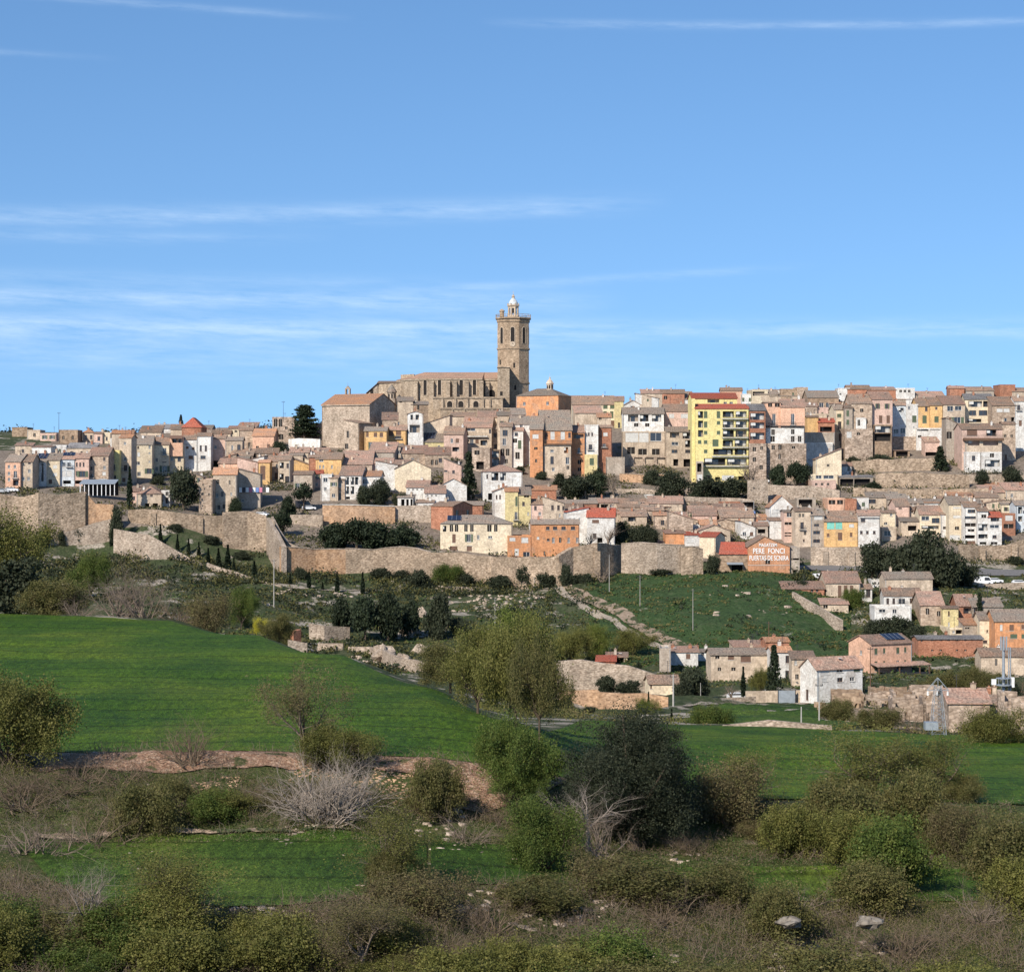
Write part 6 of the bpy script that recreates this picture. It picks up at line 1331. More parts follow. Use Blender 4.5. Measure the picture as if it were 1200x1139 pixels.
def clump_centres(rx, ry, rz, K, rg, shell=.55, flatb=-.75, pw=1.0):
    c = []
    while len(c) < K:
        p = rg.normal(size=3); p /= np.linalg.norm(p); r = shell+(1-shell)*rg.random()**pw; p = p*r
        if p[2] < flatb: continue
        c.append(p*(rx,ry,rz))
    return np.array(c)
def crown_mesh(name, R3, zc, K, M, leaf, mat, seed, cr=.3, shell=.5, flatb=-.8, lumps=0, long=1.0, umb=False):
    rg = np.random.default_rng(seed); R3 = np.array(R3, float)
    if lumps:
        lc = clump_centres(*R3*.62, lumps, rg, .55, flatb); cc = np.concatenate([l+clump_centres(*(R3*rg.uniform(.32,.5)), max(2, K//lumps), rg, .6, -.5) for l in lc])
    else: cc = clump_centres(*R3, K, rg, shell, flatb)
    if umb: cc[:,2] = np.abs(cc[:,2])*.8-.1*R3[2]
    n = len(cc); rad = R3.mean()*cr*rg.uniform(.6,1.25,n); g = rg.normal(size=(n,M,3))*.5; C = (cc[:,None,:]+g*rad[:,None,None]*np.array([1,1,.75])).reshape(-1,3)+(0,0,zc)
    V, Q = leaf_quads(C, leaf, rg, .4, .35, long); return npmesh(name, V, Q, [mat]), cc+np.array([0,0,zc])
def tubes(segs, n=4):
    """segs: (p0,p1,r0,r1) arrays -> verts, quads"""
    P0 = np.array([s[0] for s in segs], float); P1 = np.array([s[1] for s in segs], float); r0 = np.array([s[2] for s in segs]); r1 = np.array([s[3] for s in segs])
    d = P1-P0; d /= np.linalg.norm(d, axis=1)[:,None]+1e-9; a = np.where(np.abs(d[:,2:3]) > .9, np.array([[1.,0,0]]), np.array([[0,0,1.]])); u = np.cross(d, a); u /= np.linalg.norm(u, axis=1)[:,None]+1e-9; w = np.cross(d, u)
    V = []
    for base, r in ((P0, r0), (P1, r1)):
        for k in range(n): t = 2*math.pi*k/n; V.append(base+(u*math.cos(t)+w*math.sin(t))*r[:,None])
    V = np.stack(V, 1); m = len(segs); Q = []
    off = np.arange(m)[:,None]*2*n
    for k in range(n): j = (k+1) % n; Q.append(off+np.array([[k, j, n+j, n+k]]))
    return V.reshape(-1,3), np.concatenate(Q)
def branch_segs(seed, stems, length, r, spread, levels, kids, up=.25, base=(0,0,0), curl=.25, trunk=0, lean=None):
    rg = np.random.default_rng(seed); segs = []; tips = []
    def grow(p, d, L, r, lv):
        n = 3 if lv else 4; q = p
        for i in range(n):
            d = d+rg.normal(size=3)*curl*.5+np.array([0,0,up*.3]); d /= np.linalg.norm(d); q2 = q+d*L/n; ra = r*(1-.75*i/n); rb = r*(1-.75*(i+1)/n); segs.append((q, q2, ra, rb))
            if lv < levels:
                for _ in range(max(1, int(kids*(i+1)/n+.5))):
                    e = d+rg.normal(size=3)*.75; e[2] += up; e /= np.linalg.norm(e); grow(q2, e, L*rg.uniform(.4,.65), rb*.62, lv+1)
            q = q2
        if lv >= levels-1: tips.append(q)
    b = np.array(base, float); top = b
    if trunk: segs.append((b-np.array([0,0,.5]), b+np.array([.04*trunk,0,trunk]), r*1.7, r*1.3)); top = b+np.array([.04*trunk,0,trunk])
    for i in range(stems):
        a = rg.uniform(0, 2*math.pi); s = spread*math.sqrt(rg.random()); d = np.array([math.cos(a)*s, math.sin(a)*s, 1.0]); d /= np.linalg.norm(d); grow(top if trunk else b+rg.normal(size=3)*(.12,.12,0), d, length*rg.uniform(.75,1.1), r, 0)
    return segs, np.array(tips)
PROT = {}
def proto(key):
    """returns list of (part name, mesh) and nominal (width, height) in metres"""
    if key in PROT: return PROT[key]
    k = key.rstrip('0123456789'); seed = int(key[len(k):] or 1)
    def trunkmesh(h, r, cc=None, mat=M_bark, limbs=6):
        segs = [((0,0,-1.0),(0,0,h*.5),r*1.25,r),((0,0,h*.5),(r*.5,0,h),r,r*.6)]
        if cc is not None:
            for c in cc[:: max(1, len(cc)//limbs)][:limbs]: st = np.array([0,0,h*.6]); mid = (st+c)/2+np.array([0,0,-.1*h]); segs += [(st,mid,r*.5,r*.35),(mid,c,r*.35,r*.12)]
        V, Q = tubes(segs, 6); return npmesh('trunk', V, Q, [mat])
    if k == 'pine':      me, cc = crown_mesh('crown', (3.6,3.4,3.0), 3.3, 90, 80, .34, L_pine, seed, .30, .35, -.85, 9); r = [('trunk', trunkmesh(3.2,.25,cc)), ('crown', me)]; dim = (6.6, 6.0)
    elif k == 'umbrella': me, cc = crown_mesh('crown', (3.2,3.0,1.9), 4.3, 46, 60, .36, L_pine, seed, .32, .4, -.35, 0); r = [('trunk', trunkmesh(4.0,.22,cc)), ('crown', me)]; dim = (7.0, 6.3)
    elif k == 'cypress':
        rg = np.random.default_rng(seed); n = 1800; t = rg.random(n)**.8; rr = .62*np.sin(np.clip(t*1.05+.12,0,1)*math.pi)**.6*(1-t*.55)*np.sqrt(rg.random(n)); a = rg.random(n)*6.283; C = np.stack([rr*np.cos(a), rr*np.sin(a), .25+t*5.6], 1); V, Q = leaf_quads(C, .26, rg, 1.2); r = [('trunk', trunkmesh(1.2,.12)), ('crown', npmesh('crown', V, Q, [L_cyp]))]; dim = (1.35, 6.0)
    elif k == 'conifer':
        rg = np.random.default_rng(seed); C = []
        for lv in range(11):
            z = 1.2+lv*.92; R0 = 2.7*(1-lv/11.5)*rg.uniform(.85,1.1)
            for b in range(9): a = rg.uniform(0,6.283); m = 42; f = rg.random(m)**.7; C.append(np.stack([np.cos(a)*R0*f, np.sin(a)*R0*f, z-.35*f*R0*.5+rg.normal(size=m)*.18], 1)+rg.normal(size=(m,3))*.2)
        V, Q = leaf_quads(np.concatenate(C), .36, rg, .3); r = [('trunk', trunkmesh(10.5,.2)), ('crown', npmesh('crown', V, Q, [L_pine]))]; dim = (5.0, 11.6)
    elif k == 'cedar':
        rg = np.random.default_rng(seed); C = []
        for lv in range(9):
            z = 3+lv*1.15; R0 = 5.6*(1-(lv/10.5)**1.6)*rg.uniform(.75,1.1)
            for b in range(9):
                a = rg.uniform(0,6.283); m = 110; f = (.15+.85*rg.random(m))*rg.uniform(.7,1.15); sd = rg.normal(size=m)*.75; C.append(np.stack([np.cos(a)*R0*f-np.sin(a)*sd, np.sin(a)*R0*f+np.cos(a)*sd, z+.3*f+rg.normal(size=m)*.2+rg.normal()*.3], 1))
        V, Q = leaf_quads(np.concatenate(C), .42, rg, 1.0); r = [('trunk', trunkmesh(11.5,.45)), ('crown', npmesh('crown', V, Q, [L_pine]))]; dim = (10.5, 13.4)
    elif k in ('dense', 'denseoak'): me, cc = crown_mesh('crown', (3.9,3.7,3.4), 3.35 if k != 'denseoak' else 2.9, 380 if k == 'denseoak' else 120, 400 if k == 'denseoak' else 80, .062 if k == 'denseoak' else .30, L_oak, seed, .20 if k == 'denseoak' else .28, .4, -1.0, 34 if k == 'denseoak' else 12); r = [('trunk', trunkmesh(2.2,.3,cc)), ('crown', me)]; dim = (7.3, 6.5)
    elif k in ('green', 'olive', 'spring', 'dull'):   # small leafy tree, airy
        segs, tips = branch_segs(seed*7+3, 9, 1.9, .07, 1.25, 2, 3, .14, trunk=.45); V, Q = tubes(segs, 4); rg = np.random.default_rng(seed); M = 110; wt = rg.random(len(tips))**2.2; tips = tips[rg.choice(len(tips), len(tips), p=wt/wt.sum())]
        C = (tips[:,None,:]+rg.normal(size=(len(tips),M,3))*.23).reshape(-1,3); C = C[C[:,2] > .15]; V2, Q2 = leaf_quads(C, .050, rg); r = [('trunk', npmesh('trunk', V, Q, [M_bark])), ('crown', npmesh('crown', V2, Q2, [{'green':L_green,'olive':L_olive,'spring':L_spring,'dull':L_dull}[k]]))]; dim = (float(np.ptp(np.percentile(C[:,0],[3,97])))*1.05, float(np.percentile(C[:,2],98)))
    elif k in ('bush', 'bushbrown', 'bushdark', 'bushgreen'):
        segs, tips = branch_segs(seed*11+5, 12, 1.15, .03, 1.1, 2, 3, .15); V, Q = tubes(segs, 3); rg = np.random.default_rng(seed); M = 48 if k == 'bushbrown' else 80; wt = rg.random(len(tips))**2.0; tips = tips[rg.choice(len(tips), int(len(tips)*.8), p=wt/wt.sum())]
        C = (tips[:,None,:]+rg.normal(size=(len(tips),M,3))*.15).reshape(-1,3); C = C[C[:,2] > 0]; V2, Q2 = leaf_quads(C, .035 if k == 'bushbrown' else .042, rg); r = [('stems', npmesh('stems', V, Q, [M_twig])), ('foliage', npmesh('foliage', V2, Q2, [{'bush':L_olive,'bushbrown':L_brown,'bushdark':L_dull,'bushgreen':L_green}[k]]))]; dim = (float(np.ptp(np.percentile(C[:,0],[3,97])))*1.05, float(np.percentile(C[:,2],98)))
    elif k in ('bare', 'fig', 'barebrown'):
        segs, tips = branch_segs(seed*5+9, 46 if k == 'fig' else 15, 1.5 if k == 'fig' else 1.05, .05 if k == 'fig' else .024, 1.5 if k == 'fig' else 1.25, 2 if k == 'fig' else 3, 3 if k == 'fig' else 2, .10, curl=.34 if k == 'fig' else .5); V, Q = tubes(segs, 4); r = [('stems', npmesh('stems', V, Q, [M_palebark if k == 'fig' else (M_greybark if k != 'barebrown' else M_twig)]))]; dim = (float(np.ptp(np.percentile(tips[:,0],[6,94]))), float(np.percentile(tips[:,2],96)))
    elif k in ('baretree', 'paletree', 'towntree'):
        segs, tips = branch_segs(seed*3+2, 5, 2.6, .10 if k != 'towntree' else .13, .62, 3 if k != 'towntree' else 2, 3, .28, trunk=1.6, curl=.3); V, Q = tubes(segs, 3)
        if k == 'towntree': V = V*1.0
        r = [('trunk', npmesh('trunk', V, Q, [M_greybark if k != 'paletree' else M_palebark]))]
        if k == 'baretree':
            rg = np.random.default_rng(seed); C = (tips[:,None,:]+rg.normal(size=(len(tips),9,3))*.2).reshape(-1,3); V2, Q2 = leaf_quads(C, .055, rg); r.append(('buds', npmesh('buds', V2, Q2, [L_olive if seed > 1 else L_brown])))
        dim = (float(np.ptp(tips[:,0]))*.85, float(tips[:,2].max())*.95)
    PROT[key] = (r, dim); return PROT[key]
PCAT = {'pine':('pine_tree','pine'),'umbrella':('pine_tree','pine'),'cypress':('cypress_tree','cypress'),'conifer':('conifer_tree','conifer'),'cedar':('cedar_tree','cedar'),'dense':('evergreen_tree','tree'),'denseoak':('holm_oak','oak tree'),'green':('leafy_tree','tree'),'olive':('budding_tree','tree'),'spring':('budding_tree','tree'),'dull':('leafy_tree','tree'),
        'bush':('bush','bush'),'bushbrown':('bush','bush'),'bushdark':('bush','bush'),'bushgreen':('bush','bush'),'bare':('bare_bush','bush'),'barebrown':('bare_bush','bush'),'fig':('bare_shrub','shrub'),'baretree':('bare_tree','tree'),'paletree':('bare_tree','tree'),'towntree':('bare_tree','tree')}
prg = random.Random(99)
def plant(key, px, pt, pb, wpx, label, group=None, Y=None, ymin=405, rot=None, sink=.15):
    """px centre column, top row, foot row, width in photo pixels"""
    parts, dim = proto(key); Y = Y or gY(px, pb, ymin); s = Y/F; k = key.rstrip('0123456789'); b = P(px, pb, Y); root = empty(PCAT[k][0], (b.x, b.y, b.z-(.9 if k == 'denseoak' else .3 if Y < 400 else (1.0 if k in ('dense','pine') else .4))), R(prg.uniform(0,360) if rot is None else rot))
    w = wpx*s/dim[0]; h = (pb-pt)*s/dim[1]; root.scale = (w, w, h)
    for nm, me in parts: o = obj(nm, me, root)
    return tag(root, label, PCAT[k][1], group)
def plants(group, text, ymin=405, Y=None):
    for ln in text.strip().splitlines():
        a, lab = ln.split('|'); t = a.split(); plant(t[0], float(t[1]), float(t[2]), float(t[3]), float(t[4]), lab.strip(), group, ymin=float(t[5]) if len(t) > 5 and t[5][0] != 'Y' else ymin, Y=float(t[5][1:]) if len(t) > 5 and t[5][0] == 'Y' else Y)
# town and slope trees
plants('trees in the town', '''
dense3 138 592 640 22 | dark shrub mass at the reddish end of the left cliff
dense5 52 612 640 20 | grey green bush at the foot of the left cliff
dense6 72 618 640 12 | small bush in the middle of the left cliff foot
dense7 93 612 636 16 | dark bush right along the left cliff foot
dense2 215 543 598 38 | big dense dark pine between the white houses and the ruined tower
conifer1 212 484 501 8 | small pointed fir beside the dark red gabled roof
cedar1 357 472 518 42 | big layered dark cedar left of the chapel
dense3 327 515 532 24 | round dark tree under the white garden wall
conifer2 549 525 584 25 | tall dark conifer between the white gable and the white villa
umbrella1 356 566 600 27 | neat round pine in the small car park
pine1 338 578 610 17 | small dark pine left of the round car park pine
pine2 328 595 630 22 | dark pine above the ramp parapet
pine3 276 580 606 17 | windblown dark pine beside the washing hung wall
cypress1 152 544 596 9 | tallest cypress on the left, above the bastion wall
dense4 186 553 568 22 | flat dark bush row left of the big dark pine
dense5 428 559 592 26 | left dark pine of the pair below the arcaded white house
dense6 447 558 592 26 | right dark pine of the pair below the arcaded white house
dense7 468 572 594 18 | small dark tree left of the white arcade
dense2 676 553 588 44 | broad dark green tree mass below the stained plaster house
pine4 700 545 585 26 | dark tree below the narrow bright white house
dense3 655 552 572 22 | dark shrub mass left of the broad tree under the orange houses
towntree1 720 552 592 26 | grey bare tree left of the orange terrace wall
dense4 635 548 562 16 | dark bluish shrub under the tall orange house corner
dense5 608 540 556 16 | dark ivy tree below the grey stone house
dense6 785 550 588 42 | wide dark bush on the terraces left of the flats
dense7 820 553 590 50 | wide green bush mass directly below the flats
dense2 855 555 588 48 | green bush mass right below the flats
dense3 765 548 568 24 | small dark tree below the tan columned house
towntree2 880 530 585 44 | bare grey tree at the right foot of the flats
pine1 912 542 574 22 | dark green tree left of the terraced car park trees
pine2 935 538 572 26 | dark green tree beside the whitewashed garden wall
dense4 1000 530 552 18 | green bush under the rubble house right of the cream house
dense5 1030 525 548 30 | round green bush below the dark veranda
cypress2 931 618 637 5 | small cypress before the tall grey beige house
towntree3 692 616 644 30 | left bare tree in front of the red roofed white house
towntree1 712 612 644 32 | right bare tree in front of the red roofed white house
dense6 1152 548 574 18 | small dark bush below the arcaded garden house
conifer2 1102 520 552 22 | dark ivy covered tree by the grey sloping roof
dense7 1190 540 572 34 | dark bush mass at the far right below the pink house
dense2 1065 552 560 22 | low shrub on the grassy ledge at upper right
pine3 1022 562 576 24 | small blue green bush right of the long open shelter
''')
plants('bushes along the foot of the town wall', '''
dense3 352 662 678 22 | low dark bush at the foot of the warm orange wall
dense5 448 658 678 30 | dark creeper climbing the patched wall under the pines
dense6 470 664 680 22 | small dark bush right of the creeper under the pines
bushgreen1 528 662 684 34 | green bush against the wall left of the cream villa
dense7 548 664 686 26 | dark bush against the wall directly below the cream villa
dense4 586 668 690 28 | dark bush against the wall where it turns by the path
dense3 664 658 688 20 | upright dark bush on the ragged wall section
dense5 684 664 684 26 | dark bush at the foot of the ragged wall section
bare1 706 650 680 34 | bare grey climber on the ragged wall section
dense6 775 662 672 30 | low dark bush along the smooth grey wall section
dense4 283 640 655 18 | dark bush at the base of the corner bastion
dense7 246 622 636 22 | dark bush below the ruined houses on the bastion wall
dense6 205 610 622 20 | dark bush below the big dark pine on the bastion wall
dense5 1035 652 664 26 | dark bush at the left of the light grey wall with climbers
dense3 1190 648 660 26 | green bush at the right end of the pink tan wall
''', ymin=575)
plants('pine hedge by the wall', '''
dense3 730 608 637 24 | left dark tree of the pine hedge on the wall
dense5 748 607 637 24 | middle dark tree of the pine hedge on the wall
dense7 764 610 637 22 | right dark tree of the pine hedge on the wall
''')
plants('pines on the wall terrace', '''
pine1 392 610 646 42 | first dark pine from the left on the wall terrace
pine2 418 604 646 44 | second dark pine, the tallest on the wall terrace
pine3 445 609 646 44 | third dark pine from the left on the wall terrace
pine4 474 610 646 42 | fourth dark pine at the right end of the wall terrace
''')
plants('big dark pines by the right road', '''
dense4 1022 628 680 42 | leftmost of the big dark pines above the long barn
dense5 1052 622 684 52 | second of the big dark pines above the long barn
dense6 1082 618 690 54 | tallest middle pine of the big dark group at right
dense7 1108 628 692 46 | right pine of the big dark group at right
dense2 1130 652 690 34 | low dark tree closing the big pine group on its right
''')
plants('pines on the slope below the cypress path', '''
pine1 400 697 742 30 | leftmost pine in the slope clump below the path
pine2 428 694 750 36 | second pine in the slope clump below the path
pine3 455 692 752 36 | third pine in the slope clump below the path
pine4 478 696 750 28 | fourth pine in the slope clump below the path
dense3 515 693 752 34 | dark pine standing right of the clump beyond the pale rocks
dense5 541 712 750 30 | low dark tree right of the lone slope pine
dense6 492 664 692 30 | round dark green tree against the town wall
dense4 620 652 688 28 | bluish dark round tree at the rocky wall foot
dense7 643 665 688 30 | dark shrub right of the bluish round tree
pine2 600 705 745 28 | dark pine rising behind the olive tree group
''')
cyp = [(188,612,641,7),(194,632,642,4),(208,624,648,6),(221,629,651,6),(233,633,655,6),(244,640,663,7),(256,640,668,8),(267,636,672,10),(274,652,674,6),(130,618,640,5),(123,625,634,4),(298,655,680,8),(340,670,688,6),(362,668,690,7),(378,680,692,5),(395,668,697,7),(425,668,698,7),(800,645,669,6),(745,650,672,5)]
for i, (x, t, b, w) in enumerate(cyp):
    lab = '%s cypress from the left along the path under the town wall' % ORD[i] if i < 17 else ('lone cypress against the smooth wall below the cream block' if i == 17 else 'thin cypress against the smooth wall below the pine hedge')
    plant('cypress%d' % (i % 3+1), x, t, b, w, lab, 'cypresses along the wall', ymin=570)
plants('trees in the valley gardens', '''
bushdark1 985 820 850 36 Y345 | dull bush growing against the left ruins
bushdark2 1030 830 858 40 Y318 | dull bush in front of the low rubble ruin
barebrown1 1075 826 860 44 Y310 | brown bare bush between the ruins and the pylon
conifer1 1148 690 735 14 | slim dark tree behind the cream house with green bushes
dense4 1185 792 822 30 Y408 | dark bush under the tan house behind the mast
olive1 892 782 812 24 Y424 | pale budding tree between the farm and its airy conifer
bushgreen2 1000 690 712 20 | green bush beside the long barn with timber columns
dense6 940 676 692 26 | dark green bush at the right side of the sign warehouse
dense7 975 668 686 34 | green bush row below the light grey wall with climbers
dense2 813 775 822 40 Y418 | dark spreading tree in front of the beige farm
dense4 800 786 828 24 Y412 | low dark tree left of the dark spreading tree
cypress3 871 778 815 8 Y418 | single cypress in front of the beige farm
conifer1 907 750 812 22 Y420 | airy conifer at the right end of the beige farm
towntree2 858 796 824 26 Y414 | brownish bare tree between farm and wall
dense6 712 790 815 26 Y398 | dark bush left in the valley garden behind the brick wall
dense7 738 794 817 34 Y397 | dark bush right in the valley garden behind the brick wall
dense3 664 816 836 20 Y372 | clipped round green tree in front of the brick garden wall
dense5 690 823 836 18 Y372 | small green shrub right of the clipped round tree
cypress2 760 808 842 6 Y380 | dark cypress by the cream cottage
cypress1 787 828 855 7 Y340 | dark cypress at the foot of the banded pole
spring1 757 818 842 26 Y362 | fresh green bush behind the big holm oak
umbrella2 748 773 795 9 | tiny umbrella palm like tree before the turquoise board
olive1 668 737 778 44 | olive brown tree left of the fresh green one
spring2 702 732 770 34 | fresh green tree in the middle of the valley trees
olive2 742 738 768 46 | yellow green tree right of the fresh green one
green2 628 742 775 30 | green tree at the left of the valley tree row
conifer2 945 798 818 14 Y432 | small dark conifer left of the white valley house
dense4 1008 786 815 16 Y436 | dark bush at the right corner of the white valley house
dense2 1048 716 748 40 | dark green bush under the stepped white houses
dense6 1022 722 748 26 | dark bush left below the stepped white houses
dense7 1072 726 752 26 | dark bush right below the stepped white houses
barebrown1 1090 790 815 50 Y420 | purple grey bare thicket right of the salmon house
dull1 1110 786 816 50 Y418 | dull green thicket behind the ruins
dull2 1150 782 816 46 Y415 | dull green thicket left of the mast
barebrown2 1196 782 816 40 Y415 | dull bare thicket right of the mast
bare2 860 812 834 30 Y396 | low bare hedge bush at the farm wall
bushgreen1 828 828 860 46 Y318 | rounded olive bush on the corner of the dark green field
dense5 835 640 672 18 | ivy bush at the foot of the cream block
''')
plants('trees in the valley and field edges', '''
olive1 604 728 845 82 Y172 | big yellow olive tree at the lower right corner of the hill field
olive2 560 738 832 84 Y186 | broad olive tree left of the big yellow olive one
spring3 598 718 820 70 Y190 | fresh green crown rising behind the yellow olive tree
dull2 528 752 802 80 Y206 | low olive brown tree along the field's falling edge
bushbrown1 525 765 795 44 Y214 | brown budding bush at the upper end of the tree group
dull1 632 755 852 60 Y165 | olive tree at the right end of the tree group
olive2 5 598 705 118 Y318 | huge yellow olive tree at the left edge above the wheat
dense3 20 655 725 80 Y312 | dark bush mass under the huge left olive tree
bushdark2 62 680 724 60 Y308 | dark green bush right of the huge left olive tree
bare1 92 690 726 50 Y304 | grey bare bush on the wheat crest at left
green1 106 650 700 40 | round dull green tree on the slope at left
bare2 170 652 732 78 Y302 | large grey bare shrub at the wheat crest
bare3 140 660 728 60 Y303 | grey bare shrub left part at the wheat crest
barebrown1 205 690 738 60 Y300 | brown bare bush right of the large grey bare shrub
bushbrown2 245 695 742 44 Y296 | small olive bush at the wheat crest
green2 283 690 735 38 | small tree by the pale rocks on the slope
dull2 325 720 758 40 | grey green bush above the wheat crest
''')
h = plant('spring1', 306, 724, 744, 20, 'bright yellow flowering bush at the crest of the wheat field')
for c in h.children:
    if c.name.startswith('crown'): c.data = c.data.copy(); c.data.materials[0] = L_yellow
w_ = house(107, 117, 696, 704, 'w', 'f', 2, [(111,695,2,6,'n')], label='tiny white hut by the round dull green tree on the left slope', name='hut', cat='hut', chim=False, ants=False)
# foreground individuals
plants('foreground trees and shrubs', '''
denseoak1 742 806 972 172 Y137 | big round dark holm oak in the middle of the near slope
green1 607 842 935 80 Y141 | dark olive green tree left of the holm oak
green2 640 935 1026 100 Y127 | round green tree standing on the lower meadow
green3 606 890 940 52 Y140 | dense dark bush at the foot of the olive green tree
fig1 385 878 972 118 Y136.5 | large pale grey leafless shrub with many thin stems
baretree1 356 778 895 78 Y144.5 | slender grey leafless tree above the pale grey shrub
olive1 398 848 900 80 Y144 | olive bush on the bank behind the pale grey shrub
bushbrown1 370 850 898 44 Y145 | brown budding bush left behind the pale grey shrub
barebrown3 225 830 898 66 Y144 | small leafless brown tree on the stony bank at left
olive3 10 795 905 110 Y142 | dark limbed tree with sparse olive leaves at the left edge
bushdark1 505 892 955 56 Y137 | rounded dull bush on the stony bank
baretree3 462 942 1045 105 Y117 | large olive brown budding tree right of the lower field
dull1 455 990 1048 60 Y116.5 | dull bush at the foot of the large budding tree right of the lower field
bare1 548 940 990 70 Y134 | low purple grey bramble thicket above the meadow
paletree1 688 905 985 95 Y131 | pale grey bare tree in front of the holm oak
bare2 705 930 1000 70 Y128 | tangle of grey bare stems below the holm oak
baretree2 1022 848 945 125 Y150 | wide airy olive bare tree at the right field edge
dull1 1000 905 950 70 Y149 | olive brown bush at the foot of the airy tree
baretree3 1098 858 942 90 Y151 | second airy budding tree right of the wide one
dull2 1122 905 948 60 Y150 | dull olive bush below the second airy tree
olive1 1163 830 880 76 Y248 | budding tree with pale branches before the ruins at far right
bushgreen2 1045 960 1036 76 Y127 | rounded yellow green bush on the right meadow edge
bush1 920 945 1000 66 Y136 | yellow green bush on the bank right of the holm oak
bushbrown2 850 890 965 80 Y143 | brown bramble bush right of the holm oak
bushdark2 985 918 1000 84 Y139 | dark brown thicket on the right bank
bushdark1 1075 905 975 66 Y143 | dark thicket between two airy trees on the right bank
baretree2 1050 862 946 90 Y152 | narrow airy sapling between the wide tree and the second airy one
bush2 1000 950 1010 56 Y133 | olive bush below the dark brown thicket
bushbrown1 1130 940 1005 66 Y136 | brown bush on the bank at far right
bushdark2 1185 960 1045 80 Y125 | grey green bush at the right edge of the meadow
baretree2 875 870 955 70 Y146 | thin pale bare sapling right of the holm oak
baretree1 425 1045 1139 100 Y104 | thin leafless sapling in the bottom scrub left of centre
baretree3 210 1010 1120 120 Y106 | spindly bare tree in the bottom left scrub
paletree2 105 985 1110 90 Y106 | pale dead looking sapling before the lower field
baretree2 205 985 1078 130 Y108 | yellow olive bush at the near edge of the lower field
bare3 40 940 1010 110 Y128 | grey bramble mass at the left bank
barebrown1 120 935 1000 110 Y131 | brown bramble mass left of the lower field
bare2 60 905 960 90 Y137 | grey bare bush beneath the left edge tree
bushdark1 175 920 985 70 Y134 | dark olive bush on the bank above the field path
barebrown2 290 905 950 60 Y139 | small brown bush by the pink bank
bushgreen2 250 925 965 50 Y136 | green bush above the grey rock outcrop
''')
# scrub rows nearest the camera
brg = random.Random(5)
look = {'bush':'olive leafed','bushbrown':'brown budding','bushdark':'dull green','bare':'grey leafless','barebrown':'brown leafless','bushgreen':'green leafed'}
for ri, (place_, Y0, y0, n, ks) in enumerate((('in the row along the lower field edge', 109, 1086, 22, ['bushbrown1','barebrown1','bushdark2','bush2','bare1','barebrown3']), ('in the row nearest the bottom edge', 103, 1140, 26, ['barebrown2','bushbrown2','bushgreen1','bushdark1','barebrown1','bush1','bushdark2','bush2']), ('in the middle scrub row', 106, 1112, 26, ['barebrown1','bushbrown1','bush2','bushgreen2','barebrown3','bushdark2','bare2','bushdark1']))):
    for i in range(n):
        x = -10+1220*(i+.5)/n+brg.uniform(-22,22); k = brg.choice(ks); Y = Y0+brg.uniform(-1.5,1.5); kk = k.rstrip('0123456789')
        if ri == 0 and x < 470: wpx, hp, yb = brg.uniform(70,110), brg.uniform(22,40), None
        else: wpx, hp, yb = brg.uniform(60,120), brg.uniform(28,70), None
        if ri == 0 and x > 470: Y += 4 if x < 620 else brg.choice([6,9,12])
        g = float(hgt(x, Y)); yb = HZ-g*F/Y
        plant(k, x, yb-hp, yb, wpx, '%s bush, %s from the left %s' % (look[kk], ORD[i], place_), 'scrub bushes at the bottom', Y=Y)
for i in range(18):   # bank bushes right
    x = 640+560*i/18+brg.uniform(-14,14); k = brg.choice(['bushbrown1','bushdark1','bush1','bare1','bushdark2','barebrown2']); Y = brg.uniform(136,145); g = float(hgt(x, Y)); yb = HZ-g*F/Y; kk = k.rstrip('0123456789')
    plant(k, x, yb-brg.uniform(18,36), yb, brg.uniform(34,60), '%s small bush, %s from the left along the right bank' % (look[kk], ORD[i]), 'small bushes on the right bank', Y=Y)
for i in range(20):   # bank bushes left and middle
    x = 5+640*i/20+brg.uniform(-12,12); k = brg.choice(['barebrown1','bushbrown2','bushdark1','barebrown3','bushdark2','bushbrown1','bush2'] if x > 170 else ['barebrown1','bare3','barebrown3','bushbrown1']); Y = brg.uniform(135.5,142.5); g = float(hgt(x, Y)); yb = HZ-g*F/Y; kk = k.rstrip('0123456789'); big = 1.7 if x < 170 else 1
    plant(k, x, yb-brg.uniform(16,30)*big, yb, brg.uniform(34,60)*big, '%s low bush, %s from the left along the left bank' % (look[kk], ORD[i]), 'small bushes on the left bank', Y=Y)
# ------------------------------------------------------------ uncountable growth
edge0 = lambda p: np.interp(p, [0,60,130,300,505,600,700,1200], [124,117,111,110,117,120.5,123.5,124.5])
def stuff(name, n, pxr, Yr, cond, per, size, mat, label, seed, hh=.25, up=.4, spread=.3, dist=None):
    rg = np.random.default_rng(seed); px = rg.uniform(*pxr, n); Y = rg.uniform(*Yr, n); k = cond(px, Y, rg.random(n)); px, Y = px[k], Y[k]; z = hgt(px, Y); x = (px-600)/F*Y
    sz = rg.uniform(.5,1.4,len(px)); C = np.stack([x,Y,z], 1)[:,None,:]+np.abs(rg.normal(size=(len(px),per,3)))*np.array([0,0,hh])*sz[:,None,None]+rg.normal(size=(len(px),per,3))*np.array([spread,spread,0])*sz[:,None,None]
    V, Q = leaf_quads(C.reshape(-1,3), size, rg, up); o = obj(name, npmesh(name, V, Q, [mat] if not isinstance(mat, list) else mat, None if not isinstance(mat, list) else np.repeat(rg.integers(0, len(mat), len(px)), per))); return tag(o, label, name.split('_')[-1], kind='stuff')
def clus(px, Y, sc, th, seed): x = (px-600)/F*Y; return vnoise(x*sc, Y*sc, seed)+.5*vnoise(x*sc*2.3, Y*sc*2.3, seed+1) > th
